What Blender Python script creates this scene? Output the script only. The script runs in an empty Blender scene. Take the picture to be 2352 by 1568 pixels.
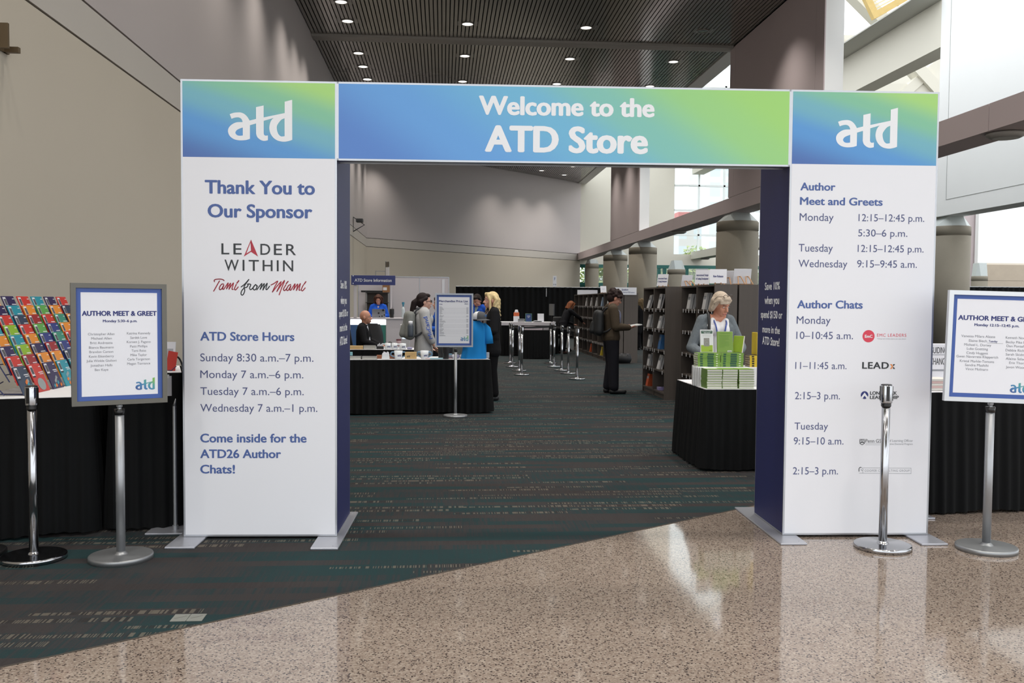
import bpy, math, random
import numpy as np
from mathutils import Vector, Matrix
random.seed(7)
SC = bpy.context.scene
COL = SC.collection

# ------------------------------------------------------------------ camera
W, H = 2352, 1568
F, PIT, ROL, CH, TH = 2106.35, -0.0422, 0.0077, 1.5671, -0.0752
def _axes():
    cp, sp = math.cos(PIT), math.sin(PIT)
    fw = np.array([0, cp, sp]); r = np.array([1., 0, 0]); u = np.array([0, -sp, cp])
    cr, sr = math.cos(ROL), math.sin(ROL)
    r2 = cr*r + sr*u; u2 = -sr*r + cr*u
    c, s = math.cos(TH), math.sin(TH)
    R = np.array([[c, -s, 0], [s, c, 0], [0, 0, 1]])
    return R@fw, R@r2, R@u2
FW, RT, UP = _axes()
C0 = np.array([0, 0, CH])
cam_data = bpy.data.cameras.new('camera'); cam_data.sensor_width = 36; cam_data.sensor_fit = 'HORIZONTAL'
cam_data.lens = F/W*36; cam_data.clip_end = 500
cam = bpy.data.objects.new('camera', cam_data); COL.objects.link(cam)
cam.matrix_world = Matrix(((RT[0], UP[0], -FW[0], 0), (RT[1], UP[1], -FW[1], 0), (RT[2], UP[2], -FW[2], CH), (0, 0, 0, 1)))
SC.camera = cam

# ------------------------------------------------------------------ sky, exposure
wd = bpy.data.worlds.new('sky'); SC.world = wd; wd.use_nodes = True
bg = wd.node_tree.nodes['Background']; bg.inputs[0].default_value = (0.93, 0.965, 1.0, 1); bg.inputs[1].default_value = 1.9
SC.view_settings.view_transform = 'Standard'; SC.view_settings.look = 'None'
SC.view_settings.exposure = 0.26; SC.view_settings.gamma = 1.0; SC.view_settings.use_curve_mapping = False
SC.cycles.use_denoising = True
SC.cycles.max_bounces = 10; SC.cycles.diffuse_bounces = 6; SC.cycles.glossy_bounces = 4; SC.cycles.transparent_max_bounces = 12
SC.cycles.sample_clamp_indirect = 6.0
SC.cycles.caustics_reflective = False; SC.cycles.caustics_refractive = False
DOWN_W = 480.0     # each ceiling downlight's spot power

# ------------------------------------------------------------------ measuring helpers: a pixel of the photograph -> a point of the hall
def ray(x, y): return FW + RT*(x-W/2)/F + UP*(H/2-y)/F
def pl(x, y, p, n):
    d = ray(x, y); t = ((np.array(p, float)-C0)@np.array(n, float))/(d@np.array(n, float)); return C0 + d*t
def fl(x, y, z=0.): return pl(x, y, (0, 0, z), (0, 0, 1))
def aY(x, y, Y): return pl(x, y, (0, Y, 0), (0, 1, 0))
def aX(x, y, X): return pl(x, y, (X, 0, 0), (1, 0, 0))

# ------------------------------------------------------------------ materials
def lin(c):
    out = []
    for v in c:
        v /= 255.
        out.append(v/12.92 if v <= 0.04045 else ((v+0.055)/1.055)**2.4)
    return (*out, 1)
MATS = {}
def N(nt, t, **kw):
    n = nt.nodes.new(t)
    for k, v in kw.items(): setattr(n, k, v)
    return n
def mat(name, rgb=(200, 200, 200), rough=0.6, metal=0.0, spec=0.5, var=0.06, scale=14.0, emit=0.0, coat=0.0, bump=0.0, bscale=200.):
    """sRGB base colour with a little procedural variation of tone"""
    if name in MATS: return MATS[name]
    m = bpy.data.materials.new(name); m.use_nodes = True; MATS[name] = m
    nt = m.node_tree; b = nt.nodes['Principled BSDF']
    c = lin(rgb)
    b.inputs['Roughness'].default_value = rough; b.inputs['Metallic'].default_value = metal
    b.inputs['Specular IOR Level'].default_value = spec
    b.inputs['Coat Weight'].default_value = coat
    tc = N(nt, 'ShaderNodeTexCoord')
    if var > 0:
        nz = N(nt, 'ShaderNodeTexNoise'); nz.inputs['Scale'].default_value = scale; nz.inputs['Detail'].default_value = 4
        nt.links.new(tc.outputs['Object'], nz.inputs['Vector'])
        mx = N(nt, 'ShaderNodeMix', data_type='RGBA')
        mx.inputs[6].default_value = tuple(min(1, v*(1-var)) for v in c[:3])+(1,)
        mx.inputs[7].default_value = tuple(min(1, v*(1+var)) for v in c[:3])+(1,)
        nt.links.new(nz.outputs['Fac'], mx.inputs[0]); nt.links.new(mx.outputs[2], b.inputs['Base Color'])
    else:
        b.inputs['Base Color'].default_value = c
    if bump > 0:
        n2 = N(nt, 'ShaderNodeTexNoise'); n2.inputs['Scale'].default_value = bscale
        nt.links.new(tc.outputs['Object'], n2.inputs['Vector'])
        bp = N(nt, 'ShaderNodeBump'); bp.inputs['Strength'].default_value = bump; bp.inputs['Distance'].default_value = 0.01
        nt.links.new(n2.outputs['Fac'], bp.inputs['Height']); nt.links.new(bp.outputs['Normal'], b.inputs['Normal'])
    if emit > 0:
        b.inputs['Emission Color'].default_value = c; b.inputs['Emission Strength'].default_value = emit
    return m

def gradient_mat(name, du, dv, off, stops, rough=0.35):
    """printed colour gradient across a flat panel (generated x and z of the panel)"""
    m = bpy.data.materials.new(name); m.use_nodes = True; nt = m.node_tree; b = nt.nodes['Principled BSDF']
    b.inputs['Roughness'].default_value = rough
    tc = N(nt, 'ShaderNodeTexCoord'); sp = N(nt, 'ShaderNodeSeparateXYZ'); nt.links.new(tc.outputs['Generated'], sp.inputs[0])
    a = N(nt, 'ShaderNodeMath', operation='MULTIPLY'); a.inputs[1].default_value = du; nt.links.new(sp.outputs['X'], a.inputs[0])
    c = N(nt, 'ShaderNodeMath', operation='MULTIPLY_ADD'); c.inputs[1].default_value = dv
    nt.links.new(sp.outputs['Z'], c.inputs[0]); nt.links.new(a.outputs[0], c.inputs[2])
    d = N(nt, 'ShaderNodeMath', operation='ADD'); d.inputs[1].default_value = off; nt.links.new(c.outputs[0], d.inputs[0])
    r = N(nt, 'ShaderNodeValToRGB'); nt.links.new(d.outputs[0], r.inputs[0])
    r.color_ramp.interpolation = 'EASE'
    el = r.color_ramp.elements
    while len(el) < len(stops): el.new(0.5)
    for e, (p, cc) in zip(el, stops): e.position = p; e.color = lin(cc)
    nt.links.new(r.outputs[0], b.inputs['Base Color'])
    return m

# ------------------------------------------------------------------ mesh builder
class MB:
    def __init__(s): s.v = []; s.f = []; s.mi = []; s.M = Matrix(); s.m = 0; s.sm = []; s.smooth = False
    def _add(s, vs, fs):
        o = len(s.v); M = s.M
        s.v += [tuple(M @ Vector(p)) for p in vs]
        s.f += [tuple(o+i for i in f) for f in fs]; s.mi += [s.m]*len(fs); s.sm += [s.smooth]*len(fs)
    def box(s, a, b):
        x0, y0, z0 = (min(a[i], b[i]) for i in range(3)); x1, y1, z1 = (max(a[i], b[i]) for i in range(3))
        s._add([(x0,y0,z0),(x1,y0,z0),(x1,y1,z0),(x0,y1,z0),(x0,y0,z1),(x1,y0,z1),(x1,y1,z1),(x0,y1,z1)],
               [(0,3,2,1),(4,5,6,7),(0,1,5,4),(1,2,6,5),(2,3,7,6),(3,0,4,7)]); return s
    def bbox_bev(s, a, b, r=0.004):
        """box with chamfered edges"""
        x0, y0, z0 = (min(a[i], b[i]) for i in range(3)); x1, y1, z1 = (max(a[i], b[i]) for i in range(3))
        r = min(r, (x1-x0)/2.01, (y1-y0)/2.01, (z1-z0)/2.01)
        ring = lambda z, k: [(x0+k,y0+r,z),(x0+r,y0+k,z),(x1-r,y0+k,z),(x1-k,y0+r,z),(x1-k,y1-r,z),(x1-r,y1-k,z),(x0+r,y1-k,z),(x0+k,y1-r,z)]
        vs = ring(z0, r*.7)+ring(z0+r, 0)+ring(z1-r, 0)+ring(z1, r*.7)
        fs = [tuple(range(7,-1,-1)), tuple(range(24,32))]
        for k in range(3):
            for i in range(8):
                j = (i+1)%8; fs.append((8*k+i, 8*k+j, 8*k+8+j, 8*k+8+i))
        s._add(vs, fs); return s
    def quad(s, *p): s._add(p, [tuple(range(len(p)))]); return s
    def cyl(s, p0, p1, r0, r1=None, n=16, caps=True):
        r1 = r0 if r1 is None else r1
        p0, p1 = Vector(p0), Vector(p1); d = (p1-p0).normalized()
        a = d.orthogonal().normalized(); b = d.cross(a)
        vs = []
        for p, r in ((p0, r0), (p1, r1)):
            for i in range(n):
                t = 2*math.pi*i/n; vs.append(p + a*(r*math.cos(t)) + b*(r*math.sin(t)))
        fs = [(i, (i+1)%n, n+(i+1)%n, n+i) for i in range(n)]
        if caps: fs += [tuple(range(n-1,-1,-1)), tuple(range(n, 2*n))]
        s._add(vs, fs); return s
    def lathe(s, prof, c=(0,0,0), n=32, a0=0., a1=2*math.pi, caps=True):
        """prof: (radius, z) from bottom to top, around +Z at c"""
        full = abs(a1-a0-2*math.pi) < 1e-6; k = n if full else n+1
        vs = []
        for r, z in prof:
            for i in range(k):
                t = a0+(a1-a0)*i/n; vs.append((c[0]+r*math.cos(t), c[1]+r*math.sin(t), c[2]+z))
        fs = []
        for j in range(len(prof)-1):
            for i in range(n):
                i2 = (i+1)%k; fs.append((j*k+i, j*k+i2, (j+1)*k+i2, (j+1)*k+i))
        if full and caps:
            if prof[0][0] > 1e-6: fs.append(tuple(range(k-1,-1,-1)))
            if prof[-1][0] > 1e-6: fs.append(tuple((len(prof)-1)*k+i for i in range(k)))
        s._add(vs, fs); return s
    def prism(s, poly, z0, z1):
        n = len(poly)
        s._add([(x,y,z0) for x,y in poly]+[(x,y,z1) for x,y in poly],
               [tuple(range(n-1,-1,-1)), tuple(range(n,2*n))]+[(i,(i+1)%n,n+(i+1)%n,n+i) for i in range(n)]); return s
    def ell(s, c, r, rot=None, nu=16, nv=10):
        vs = []; R = rot or Matrix.Identity(3); c = Vector(c)
        for j in range(1, nv):
            ph = math.pi*j/nv
            for i in range(nu):
                t = 2*math.pi*i/nu
                vs.append(c + R @ Vector((r[0]*math.sin(ph)*math.cos(t), r[1]*math.sin(ph)*math.sin(t), r[2]*math.cos(ph))))
        vs += [c + R @ Vector((0,0,r[2])), c - R @ Vector((0,0,r[2]))]
        fs = []
        for j in range(nv-2):
            for i in range(nu):
                i2 = (i+1)%nu; fs.append((j*nu+i, (j+1)*nu+i, (j+1)*nu+i2, j*nu+i2))
        t, b = len(vs)-2, len(vs)-1
        for i in range(nu):
            i2 = (i+1)%nu; fs.append((t, i, i2)); fs.append((b, (nv-2)*nu+i2, (nv-2)*nu+i))
        s._add(vs, fs); return s
    def cap(s, p0, r0, p1, r1, n=14):
        """tapered capsule"""
        p0, p1 = Vector(p0), Vector(p1); d = p1-p0; L = d.length
        if L < 1e-5: return s.ell(p0, (r0,)*3)
        d.normalize(); a = d.orthogonal().normalized(); b = d.cross(a)
        prof = []
        for k in range(0, 5):
            t = math.pi/2*k/4; prof.append((r0*math.sin(t), -r0*math.cos(t)))
        for k in range(0, 5):
            t = math.pi/2*k/4; prof.append((r1*math.cos(t), L+r1*math.sin(t)))
        vs = []
        for r, z in prof[1:-1]:
            for i in range(n):
                t = 2*math.pi*i/n; vs.append(p0 + d*z + a*(r*math.cos(t)) + b*(r*math.sin(t)))
        m = len(prof)-2
        vs += [p0-d*r0, p1+d*r1]
        fs = []
        for j in range(m-1):
            for i in range(n):
                i2 = (i+1)%n; fs.append((j*n+i, j*n+i2, (j+1)*n+i2, (j+1)*n+i))
        for i in range(n):
            i2 = (i+1)%n; fs.append((len(vs)-2, i2, i)); fs.append((len(vs)-1, (m-1)*n+i, (m-1)*n+i2))
        s._add(vs, fs); return s
    def tube(s, pts, r, n=8, closed=False):
        pts = [Vector(p) for p in pts]; vs = []; fs = []; prev = None; m = len(pts)
        for i, p in enumerate(pts):
            q = pts[(i+1)%m] if (closed or i < m-1) else p; o = pts[i-1] if (closed or i > 0) else p
            d = (q-o).normalized()
            a = d.orthogonal().normalized() if prev is None else (prev - d*prev.dot(d)).normalized()
            prev = a; b = d.cross(a); rr = r[i] if isinstance(r, (list, tuple)) else r
            for k in range(n):
                t = 2*math.pi*k/n; vs.append(p + a*(rr*math.cos(t)) + b*(rr*math.sin(t)))
        for i in range(m if closed else m-1):
            j = (i+1)%m
            for k in range(n):
                k2 = (k+1)%n; fs.append((i*n+k, i*n+k2, j*n+k2, j*n+k))
        if not closed: fs += [tuple(range(n-1,-1,-1)), tuple((m-1)*n+k for k in range(n))]
        s._add(vs, fs); return s
    def grid(s, rows):
        """rows: list of equally long point lists"""
        k = len(rows[0]); vs = [p for r in rows for p in r]
        fs = [(j*k+i, j*k+i+1, (j+1)*k+i+1, (j+1)*k+i) for j in range(len(rows)-1) for i in range(k-1)]
        s._add(vs, fs); return s
    def mesh(s, name, mats):
        me = bpy.data.meshes.new(name); me.from_pydata(s.v, [], s.f)
        for m in (mats if isinstance(mats, (list, tuple)) else [mats]): me.materials.append(m)
        me.polygons.foreach_set('material_index', s.mi); me.polygons.foreach_set('use_smooth', s.sm)
        me.update(); return me
    def build(s, name, mats, parent=None, loc=None, rz=0.0):
        o = bpy.data.objects.new(name, s.mesh(name, mats)); COL.objects.link(o)
        if parent is not None: o.parent = parent
        if loc is not None: o.location = loc
        if rz: o.rotation_euler.z = rz
        return o

USED = set()
def tag(o, label=None, cat=None, group=None, kind=None):
    if label:
        o['label'] = label
    if cat: o['category'] = cat
    if group: o['group'] = group
    if kind: o['kind'] = kind
    return o
def thing(name, label, cat, loc=(0,0,0), rz=0.0, group=None):
    o = bpy.data.objects.new(name, None); COL.objects.link(o)
    o.empty_display_size = 0.1; o.location = loc; o.rotation_euler.z = rz
    return tag(o, label, cat, group)
def struct(mb, name, m, label=None):
    o = mb.build(name, m); o['kind'] = 'structure'
    if label: o['label'] = label
    return o
def dup(o, loc=None, rz=None, label=None, parent=None):
    c = o.copy(); COL.objects.link(c)
    if parent is not None: c.parent = parent
    if loc is not None: c.location = loc
    if rz is not None: c.rotation_euler.z = rz
    if label: c['label'] = label
    for ch in list(o.children): dup(ch, parent=c)
    return c
def ordinal(i): return ['first','second','third','fourth','fifth','sixth','seventh','eighth','ninth','tenth','eleventh','twelfth'][i]

# ------------------------------------------------------------------ lettering
_tcache = {}
def text_geo(body, bold=0.0, spacing=1.0):
    key = (body, bold, spacing)
    if key in _tcache: return _tcache[key]
    c = bpy.data.curves.new('lettering', 'FONT'); c.body = body; c.offset = bold; c.resolution_u = 4; c.space_character = spacing
    o = bpy.data.objects.new('lettering', c); COL.objects.link(o)
    me = bpy.data.meshes.new_from_object(o.evaluated_get(bpy.context.evaluated_depsgraph_get()))
    vs = [(v.co.x, v.co.y) for v in me.vertices]; fs = [tuple(p.vertices) for p in me.polygons]
    bpy.data.objects.remove(o); bpy.data.curves.remove(c); bpy.data.meshes.remove(me)
    _tcache[key] = (vs, fs); return vs, fs
CAPH = None
def caph(bold):
    vs, _ = text_geo('H', bold); return max(v[1] for v in vs), min(v[1] for v in vs)

class Panel:
    """a flat printed face: origin o, unit vectors ex (reading direction) and ez (up), normal towards the reader"""
    def __init__(s, o, ex, ez, lift=0.002):
        s.o = np.array(o, float); s.ex = np.array(ex, float); s.ez = np.array(ez, float)
        s.n = np.cross(s.ex, s.ez); s.lift = lift
    def uv(s, px, py):
        q = pl(px, py, s.o, s.n) - s.o; return float(q@s.ex), float(q@s.ez)
    def pt(s, u, v, lift=None): return tuple(s.o + s.ex*u + s.ez*v + s.n*(s.lift if lift is None else lift))
    def text(s, mb, body, u0, u1, base, cap, bold=0.0, m=0, spacing=1.0, lift=None, align='fit'):
        if bold > .004:
            # heavier weight: several copies of the letters, shifted inside the stroke width
            w = bold*cap*1.7
            h = w*.55
            for k, (dx, dy) in enumerate(((-1, 0), (-.6, .8), (0, 1), (.6, .8), (1, 0), (.6, -.8), (0, -1), (-.6, -.8), (-.5, 0), (.5, 0))):
                s.text(mb, body, u0+w*(1+dx), u1-w*(1-dx), base+h*(1+dy), cap-2*h, 0.0, m, spacing, (s.lift if lift is None else lift)+.00004*k)
            return
        vs, fs = text_geo(body, bold, spacing)
        if not vs: return
        x0 = min(v[0] for v in vs); x1 = max(v[0] for v in vs); ht, hb = caph(bold)
        sy = cap/(ht-hb); sx = (u1-u0)/(x1-x0)
        if align == 'center': c = (u0+u1)/2; sx = sy*0.92; u0 = c-(x1-x0)*sx/2
        if align == 'left': sx = sy*0.92
        mb.m = m; P = [s.pt(u0+(x-x0)*sx, base+(y-hb)*sy, lift) for x, y in vs]
        mb.smooth = False; mb._add(P, fs)
    def ptext(s, mb, body, xl, xr, yb, yt, bold=0.0, m=0, spacing=1.0, yr=None):
        """pixel extents: left, right, baseline y at the left, cap-top y at the left"""
        u0, v0 = s.uv(xl, yb); u1, _ = s.uv(xr, yb if yr is None else yr); _, v1 = s.uv(xl, yt)
        s.text(mb, body, u0, u1, v0, v1-v0, bold, m, spacing)
    def poly(s, mb, pts, m=0, lift=None):
        """filled polygon with (u, v) points"""
        mb.m = m; mb._add([s.pt(u, v, lift) for u, v in pts], [tuple(range(len(pts)))])
    def ppoly(s, mb, pts, m=0, lift=None): s.poly(mb, [s.uv(*p) for p in pts], m, lift)
    def stroke(s, mb, pts, w, m=0, lift=None):
        """pixel polyline drawn with a round pen of width w (metres)"""
        P = [np.array(s.uv(*p)) for p in pts]
        for a, b in zip(P[:-1], P[1:]):
            d = b-a; L = np.hypot(*d)
            if L < 1e-7: continue
            nn = np.array([-d[1], d[0]])/L*w/2
            s.poly(mb, [a+nn, a-nn, b-nn, b+nn], m, lift)
        for p in P:
            s.poly(mb, [p+w/2*np.array([math.cos(t), math.sin(t)]) for t in np.linspace(0, 2*math.pi, 9)[:-1]], m, lift)

def smooth_curve(pts, k=4):
    """Catmull-Rom through the points"""
    out = []; n = len(pts)
    for i in range(n-1):
        p0, p1, p2, p3 = (np.array(pts[max(0, min(n-1, j))], float) for j in (i-1, i, i+1, i+2))
        for t in np.linspace(0, 1, k, endpoint=False):
            out.append(tuple(0.5*((2*p1)+(-p0+p2)*t+(2*p0-5*p1+4*p2-p3)*t*t+(-p0+3*p1-3*p2+p3)*t**3)))
    out.append(tuple(pts[-1])); return out

# the three-letter logo, traced as closed outlines (x right, y down, 0..2352 grid); 'c' marks a corner
def _seg(*parts):
    out = []
    for p in parts: out += smooth_curve(p, 5)[:-1] if len(p) > 2 else p[:-1]
    return out
LOGO_OUT = _seg([(235,570),(350,530),(470,515),(560,516),(650,545),(730,605),(790,680),(827,748)], [(827,748),(1022,698)], [(1022,698),(1022,352)], [(1022,352),(1250,300)], [(1250,300),(1250,650)],
    [(1250,650),(1880,512)], [(1880,512),(1880,180)], [(1880,180),(2105,120)], [(2105,120),(2105,1295)],
    [(2105,1295),(2000,1330),(1880,1352),(1760,1345),(1640,1310),(1530,1230),(1450,1110),(1418,960),(1440,820),(1490,715),(1555,660)], [(1555,660),(1250,750)], [(1250,750),(1250,1100)],
    [(1250,1100),(1258,1150),(1290,1180),(1330,1182),(1375,1175)], [(1375,1175),(1375,1315)], [(1375,1315),(1310,1332),(1230,1335),(1140,1300),(1060,1230),(1025,1140),(1022,1080)], [(1022,1080),(1022,830)],
    [(1022,830),(838,885)], [(838,885),(838,1282)], [(838,1282),(740,1315),(620,1330),(480,1328),(340,1290),(230,1200),(183,1080),(205,970),(300,870),(440,805),(620,795)],
    [(620,795),(610,755),(580,700),(520,665),(450,660),(370,675),(290,705)], [(290,705),(235,570)])
LOGO_A = _seg([(625,955),(540,985),(450,1030),(405,1095),(420,1150),(470,1188),(540,1197),(625,1188)], [(625,1188),(625,955)])
LOGO_D = _seg([(1875,665),(1780,710),(1700,800),(1645,900),(1650,1020),(1690,1130),(1750,1190),(1800,1200),(1875,1190)], [(1875,1190),(1875,665)])
def _fill(loops):
    c = bpy.data.curves.new('logo', 'CURVE'); c.dimensions = '2D'; c.fill_mode = 'BOTH'
    for L in loops:
        sp = c.splines.new('POLY'); sp.points.add(len(L)-1); sp.use_cyclic_u = True
        for q, p in zip(sp.points, L): q.co = (p[0], -p[1], 0, 1)
    o = bpy.data.objects.new('logo', c); COL.objects.link(o)
    me = bpy.data.meshes.new_from_object(o.evaluated_get(bpy.context.evaluated_depsgraph_get()))
    r = [(v.co.x, v.co.y) for v in me.vertices], [tuple(p.vertices) for p in me.polygons]
    bpy.data.objects.remove(o); bpy.data.curves.remove(c); bpy.data.meshes.remove(me); return r
LOGO = _fill([LOGO_OUT, LOGO_A, LOGO_D])
def logo_on(P, mb, u0, u1, v0, v1, m=0, lift=None):
    vs, fs = LOGO; x0, x1, y0, y1 = 183, 2105, -1352, -120
    mb.m = m; mb._add([P.pt(u0+(x-x0)/(x1-x0)*(u1-u0), v0+(y-y0)/(y1-y0)*(v1-v0), lift) for x, y in vs], fs)
# ================================================================== SETTING
cream = mat('cream_wall', (186, 177, 162), 0.75, var=0.03, scale=0.6)
lilac = mat('lilac_grey_wall', (180, 172, 170), 0.55, var=0.03, scale=0.5)
greyband = mat('grey_band', (184, 178, 170), 0.7, var=0.03, scale=0.6)
joint_dark = mat('joint_dark', (62, 55, 48), 0.9)
purple = mat('mauve_paint', (194, 180, 180), 0.6, var=0.03, scale=0.7)
white_paint = mat('white_paint', (242, 243, 241), 0.7, var=0.02, scale=0.6)
ivory = mat('ivory_paint', (214, 210, 196), 0.7, var=0.02, scale=0.6)
concrete = mat('cast_concrete', (128, 121, 107), 0.8, var=0.16, scale=1.3, bump=0.15, bscale=30)
cap_paint = mat('capital_grey_paint', (186, 192, 190), 0.6, var=0.03)
slat_m = mat('dark_metal_slat', (132, 127, 120), 0.15, metal=0.25, spec=0.8, var=0.06, scale=3)
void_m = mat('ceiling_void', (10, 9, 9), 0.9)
green_m = mat('green_frame_paint', (22, 96, 88), 0.45)
frame_white = mat('white_window_frame', (225, 230, 228), 0.5)
tan_stone = mat('tan_stone', (176, 162, 144), 0.8, var=0.08, scale=3)

def carpet_material():
    m = bpy.data.materials.new('teal_strip_carpet'); m.use_nodes = True; nt = m.node_tree; b = nt.nodes['Principled BSDF']; L = nt.links.new
    b.inputs['Roughness'].default_value = 0.95; b.inputs['Specular IOR Level'].default_value = 0.15
    tc = N(nt, 'ShaderNodeTexCoord'); sp = N(nt, 'ShaderNodeSeparateXYZ'); L(tc.outputs['Object'], sp.inputs[0])
    def mth(op, a, bb=None, c=None):
        n = N(nt, 'ShaderNodeMath', operation=op)
        for i, v in enumerate((a, bb, c)):
            if v is None: continue
            if isinstance(v, (int, float)): n.inputs[i].default_value = v
            else: L(v, n.inputs[i])
        return n.outputs[0]
    def comb(x, y, z=0.0):
        n = N(nt, 'ShaderNodeCombineXYZ')
        for i, v in enumerate((x, y, z)):
            if isinstance(v, (int, float)): n.inputs[i].default_value = v
            else: L(v, n.inputs[i])
        return n.outputs[0]
    def white(vec):
        n = N(nt, 'ShaderNodeTexWhiteNoise', noise_dimensions='3D'); L(vec, n.inputs['Vector']); return n.outputs['Value']
    def noise(vec, sc, det=2.0):
        n = N(nt, 'ShaderNodeTexNoise'); n.inputs['Scale'].default_value = sc; n.inputs['Detail'].default_value = det; L(vec, n.inputs['Vector']); return n.outputs['Fac']
    X, Y = sp.outputs['X'], sp.outputs['Y']
    row = mth('FLOOR', mth('DIVIDE', Y, 0.105)); fr = mth('FRACT', mth('DIVIDE', Y, 0.105))
    rr = white(comb(row, 3.7))
    # broad strips of teal, grey and brown: long in x, one to two rows deep
    base = noise(comb(mth('MULTIPLY', X, 0.55), mth('MULTIPLY', row, 1.9)), 1.0, 1.0)
    base2 = mth('ADD', base, mth('MULTIPLY', mth('SUBTRACT', noise(comb(mth('MULTIPLY', X, 60.0), mth('MULTIPLY', row, 0.35)), 1.0, 2.0), 0.5), 0.35))
    ramp = N(nt, 'ShaderNodeValToRGB'); L(base2, ramp.inputs[0]); el = ramp.color_ramp.elements
    while len(el) < 5: el.new(0.5)
    for e, (p, c) in zip(el, [(0.30, (28, 50, 52)), (0.43, (32, 48, 50)), (0.50, (43, 46, 48)), (0.58, (51, 48, 48)), (0.72, (47, 43, 43))]): e.position = p; e.color = lin(c)
    # dashes of beige and dark yarn
    seg = mth('FLOOR', mth('DIVIDE', mth('ADD', X, mth('MULTIPLY', rr, 5.0)), 0.85))
    on = mth('GREATER_THAN', white(comb(row, seg, 1.3)), 0.66)
    bars = noise(comb(mth('MULTIPLY', X, 100.0), mth('MULTIPLY', row, 7.1)), 1.0, 0.0)
    fade = mth('FRACT', mth('DIVIDE', mth('ADD', X, mth('MULTIPLY', rr, 5.0)), 0.85))
    inb = mth('MULTIPLY', mth('GREATER_THAN', fr, 0.25), mth('LESS_THAN', fr, mth('ADD', 0.6, mth('MULTIPLY', fade, 0.25))))
    k = mth('MULTIPLY', on, inb)
    lite = mth('MULTIPLY', k, mth('GREATER_THAN', bars, 0.53)); dark = mth('MULTIPLY', k, mth('LESS_THAN', bars, 0.43))
    m1 = N(nt, 'ShaderNodeMix', data_type='RGBA'); L(mth('MULTIPLY', lite, 0.62), m1.inputs[0]); L(ramp.outputs[0], m1.inputs[6]); m1.inputs[7].default_value = lin((100, 94, 84))
    m2 = N(nt, 'ShaderNodeMix', data_type='RGBA'); L(mth('MULTIPLY', dark, 0.75), m2.inputs[0]); L(m1.outputs[2], m2.inputs[6]); m2.inputs[7].default_value = lin((40, 37, 36))
    # pile grain
    g = noise(tc.outputs['Object'], 260.0, 2.0)
    m3 = N(nt, 'ShaderNodeMix', data_type='RGBA', blend_type='MULTIPLY'); m3.inputs[0].default_value = 1.0; L(m2.outputs[2], m3.inputs[6])
    gg = N(nt, 'ShaderNodeMapRange'); L(g, gg.inputs[0]); gg.inputs[3].default_value = 0.62; gg.inputs[4].default_value = 1.3
    L(gg.outputs[0], m3.inputs[7]); L(m3.outputs[2], b.inputs['Base Color'])
    bp = N(nt, 'ShaderNodeBump'); bp.inputs['Strength'].default_value = 0.25; bp.inputs['Distance'].default_value = 0.004; L(g, bp.inputs['Height']); L(bp.outputs['Normal'], b.inputs['Normal'])
    return m

def terrazzo_material():
    m = bpy.data.materials.new('polished_terrazzo'); m.use_nodes = True; nt = m.node_tree; b = nt.nodes['Principled BSDF']; L = nt.links.new
    b.inputs['Roughness'].default_value = 0.07; b.inputs['Specular IOR Level'].default_value = 0.55
    tc = N(nt, 'ShaderNodeTexCoord')
    def vor(sc):
        v = N(nt, 'ShaderNodeTexVoronoi'); v.inputs['Scale'].default_value = sc; L(tc.outputs['Object'], v.inputs['Vector'])
        s = N(nt, 'ShaderNodeSeparateColor'); L(v.outputs['Color'], s.inputs[0]); return v.outputs['Distance'], s
    def mth(op, a, bb):
        n = N(nt, 'ShaderNodeMath', operation=op)
        for i, v in enumerate((a, bb)):
            if isinstance(v, (int, float)): n.inputs[i].default_value = v
            else: L(v, n.inputs[i])
        return n.outputs[0]
    d1, c1 = vor(125.0); d2, c2 = vor(72.0)
    r = N(nt, 'ShaderNodeValToRGB'); L(c1.outputs['Red'], r.inputs[0]); el = r.color_ramp.elements
    while len(el) < 4: el.new(0.5)
    for e, (p, c) in zip(el, [(0.0, (122, 107, 97)), (0.35, (136, 122, 111)), (0.7, (144, 131, 120)), (1.0, (162, 150, 138))]): e.position = p; e.color = lin(c)
    darkf = mth('MULTIPLY', mth('GREATER_THAN', c2.outputs['Green'], 0.76), mth('LESS_THAN', d2, 0.40))
    m1 = N(nt, 'ShaderNodeMix', data_type='RGBA'); L(darkf, m1.inputs[0]); L(r.outputs[0], m1.inputs[6]); m1.inputs[7].default_value = lin((76, 66, 63))
    blk = mth('MULTIPLY', mth('GREATER_THAN', c1.outputs['Blue'], 0.93), mth('LESS_THAN', d1, 0.5))
    m2 = N(nt, 'ShaderNodeMix', data_type='RGBA'); L(blk, m2.inputs[0]); L(m1.outputs[2], m2.inputs[6]); m2.inputs[7].default_value = lin((48, 42, 42))
    nz = N(nt, 'ShaderNodeTexNoise'); nz.inputs['Scale'].default_value = 0.8; L(tc.outputs['Object'], nz.inputs['Vector'])
    mr = N(nt, 'ShaderNodeMapRange'); L(nz.outputs['Fac'], mr.inputs[0]); mr.inputs[3].default_value = 0.8; mr.inputs[4].default_value = 0.98
    m3 = N(nt, 'ShaderNodeMix', data_type='RGBA', blend_type='MULTIPLY'); m3.inputs[0].default_value = 1; L(m2.outputs[2], m3.inputs[6]); L(mr.outputs[0], m3.inputs[7])
    L(m3.outputs[2], b.inputs['Base Color'])
    return m
carpet = carpet_material(); terrazzo = terrazzo_material()

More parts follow.
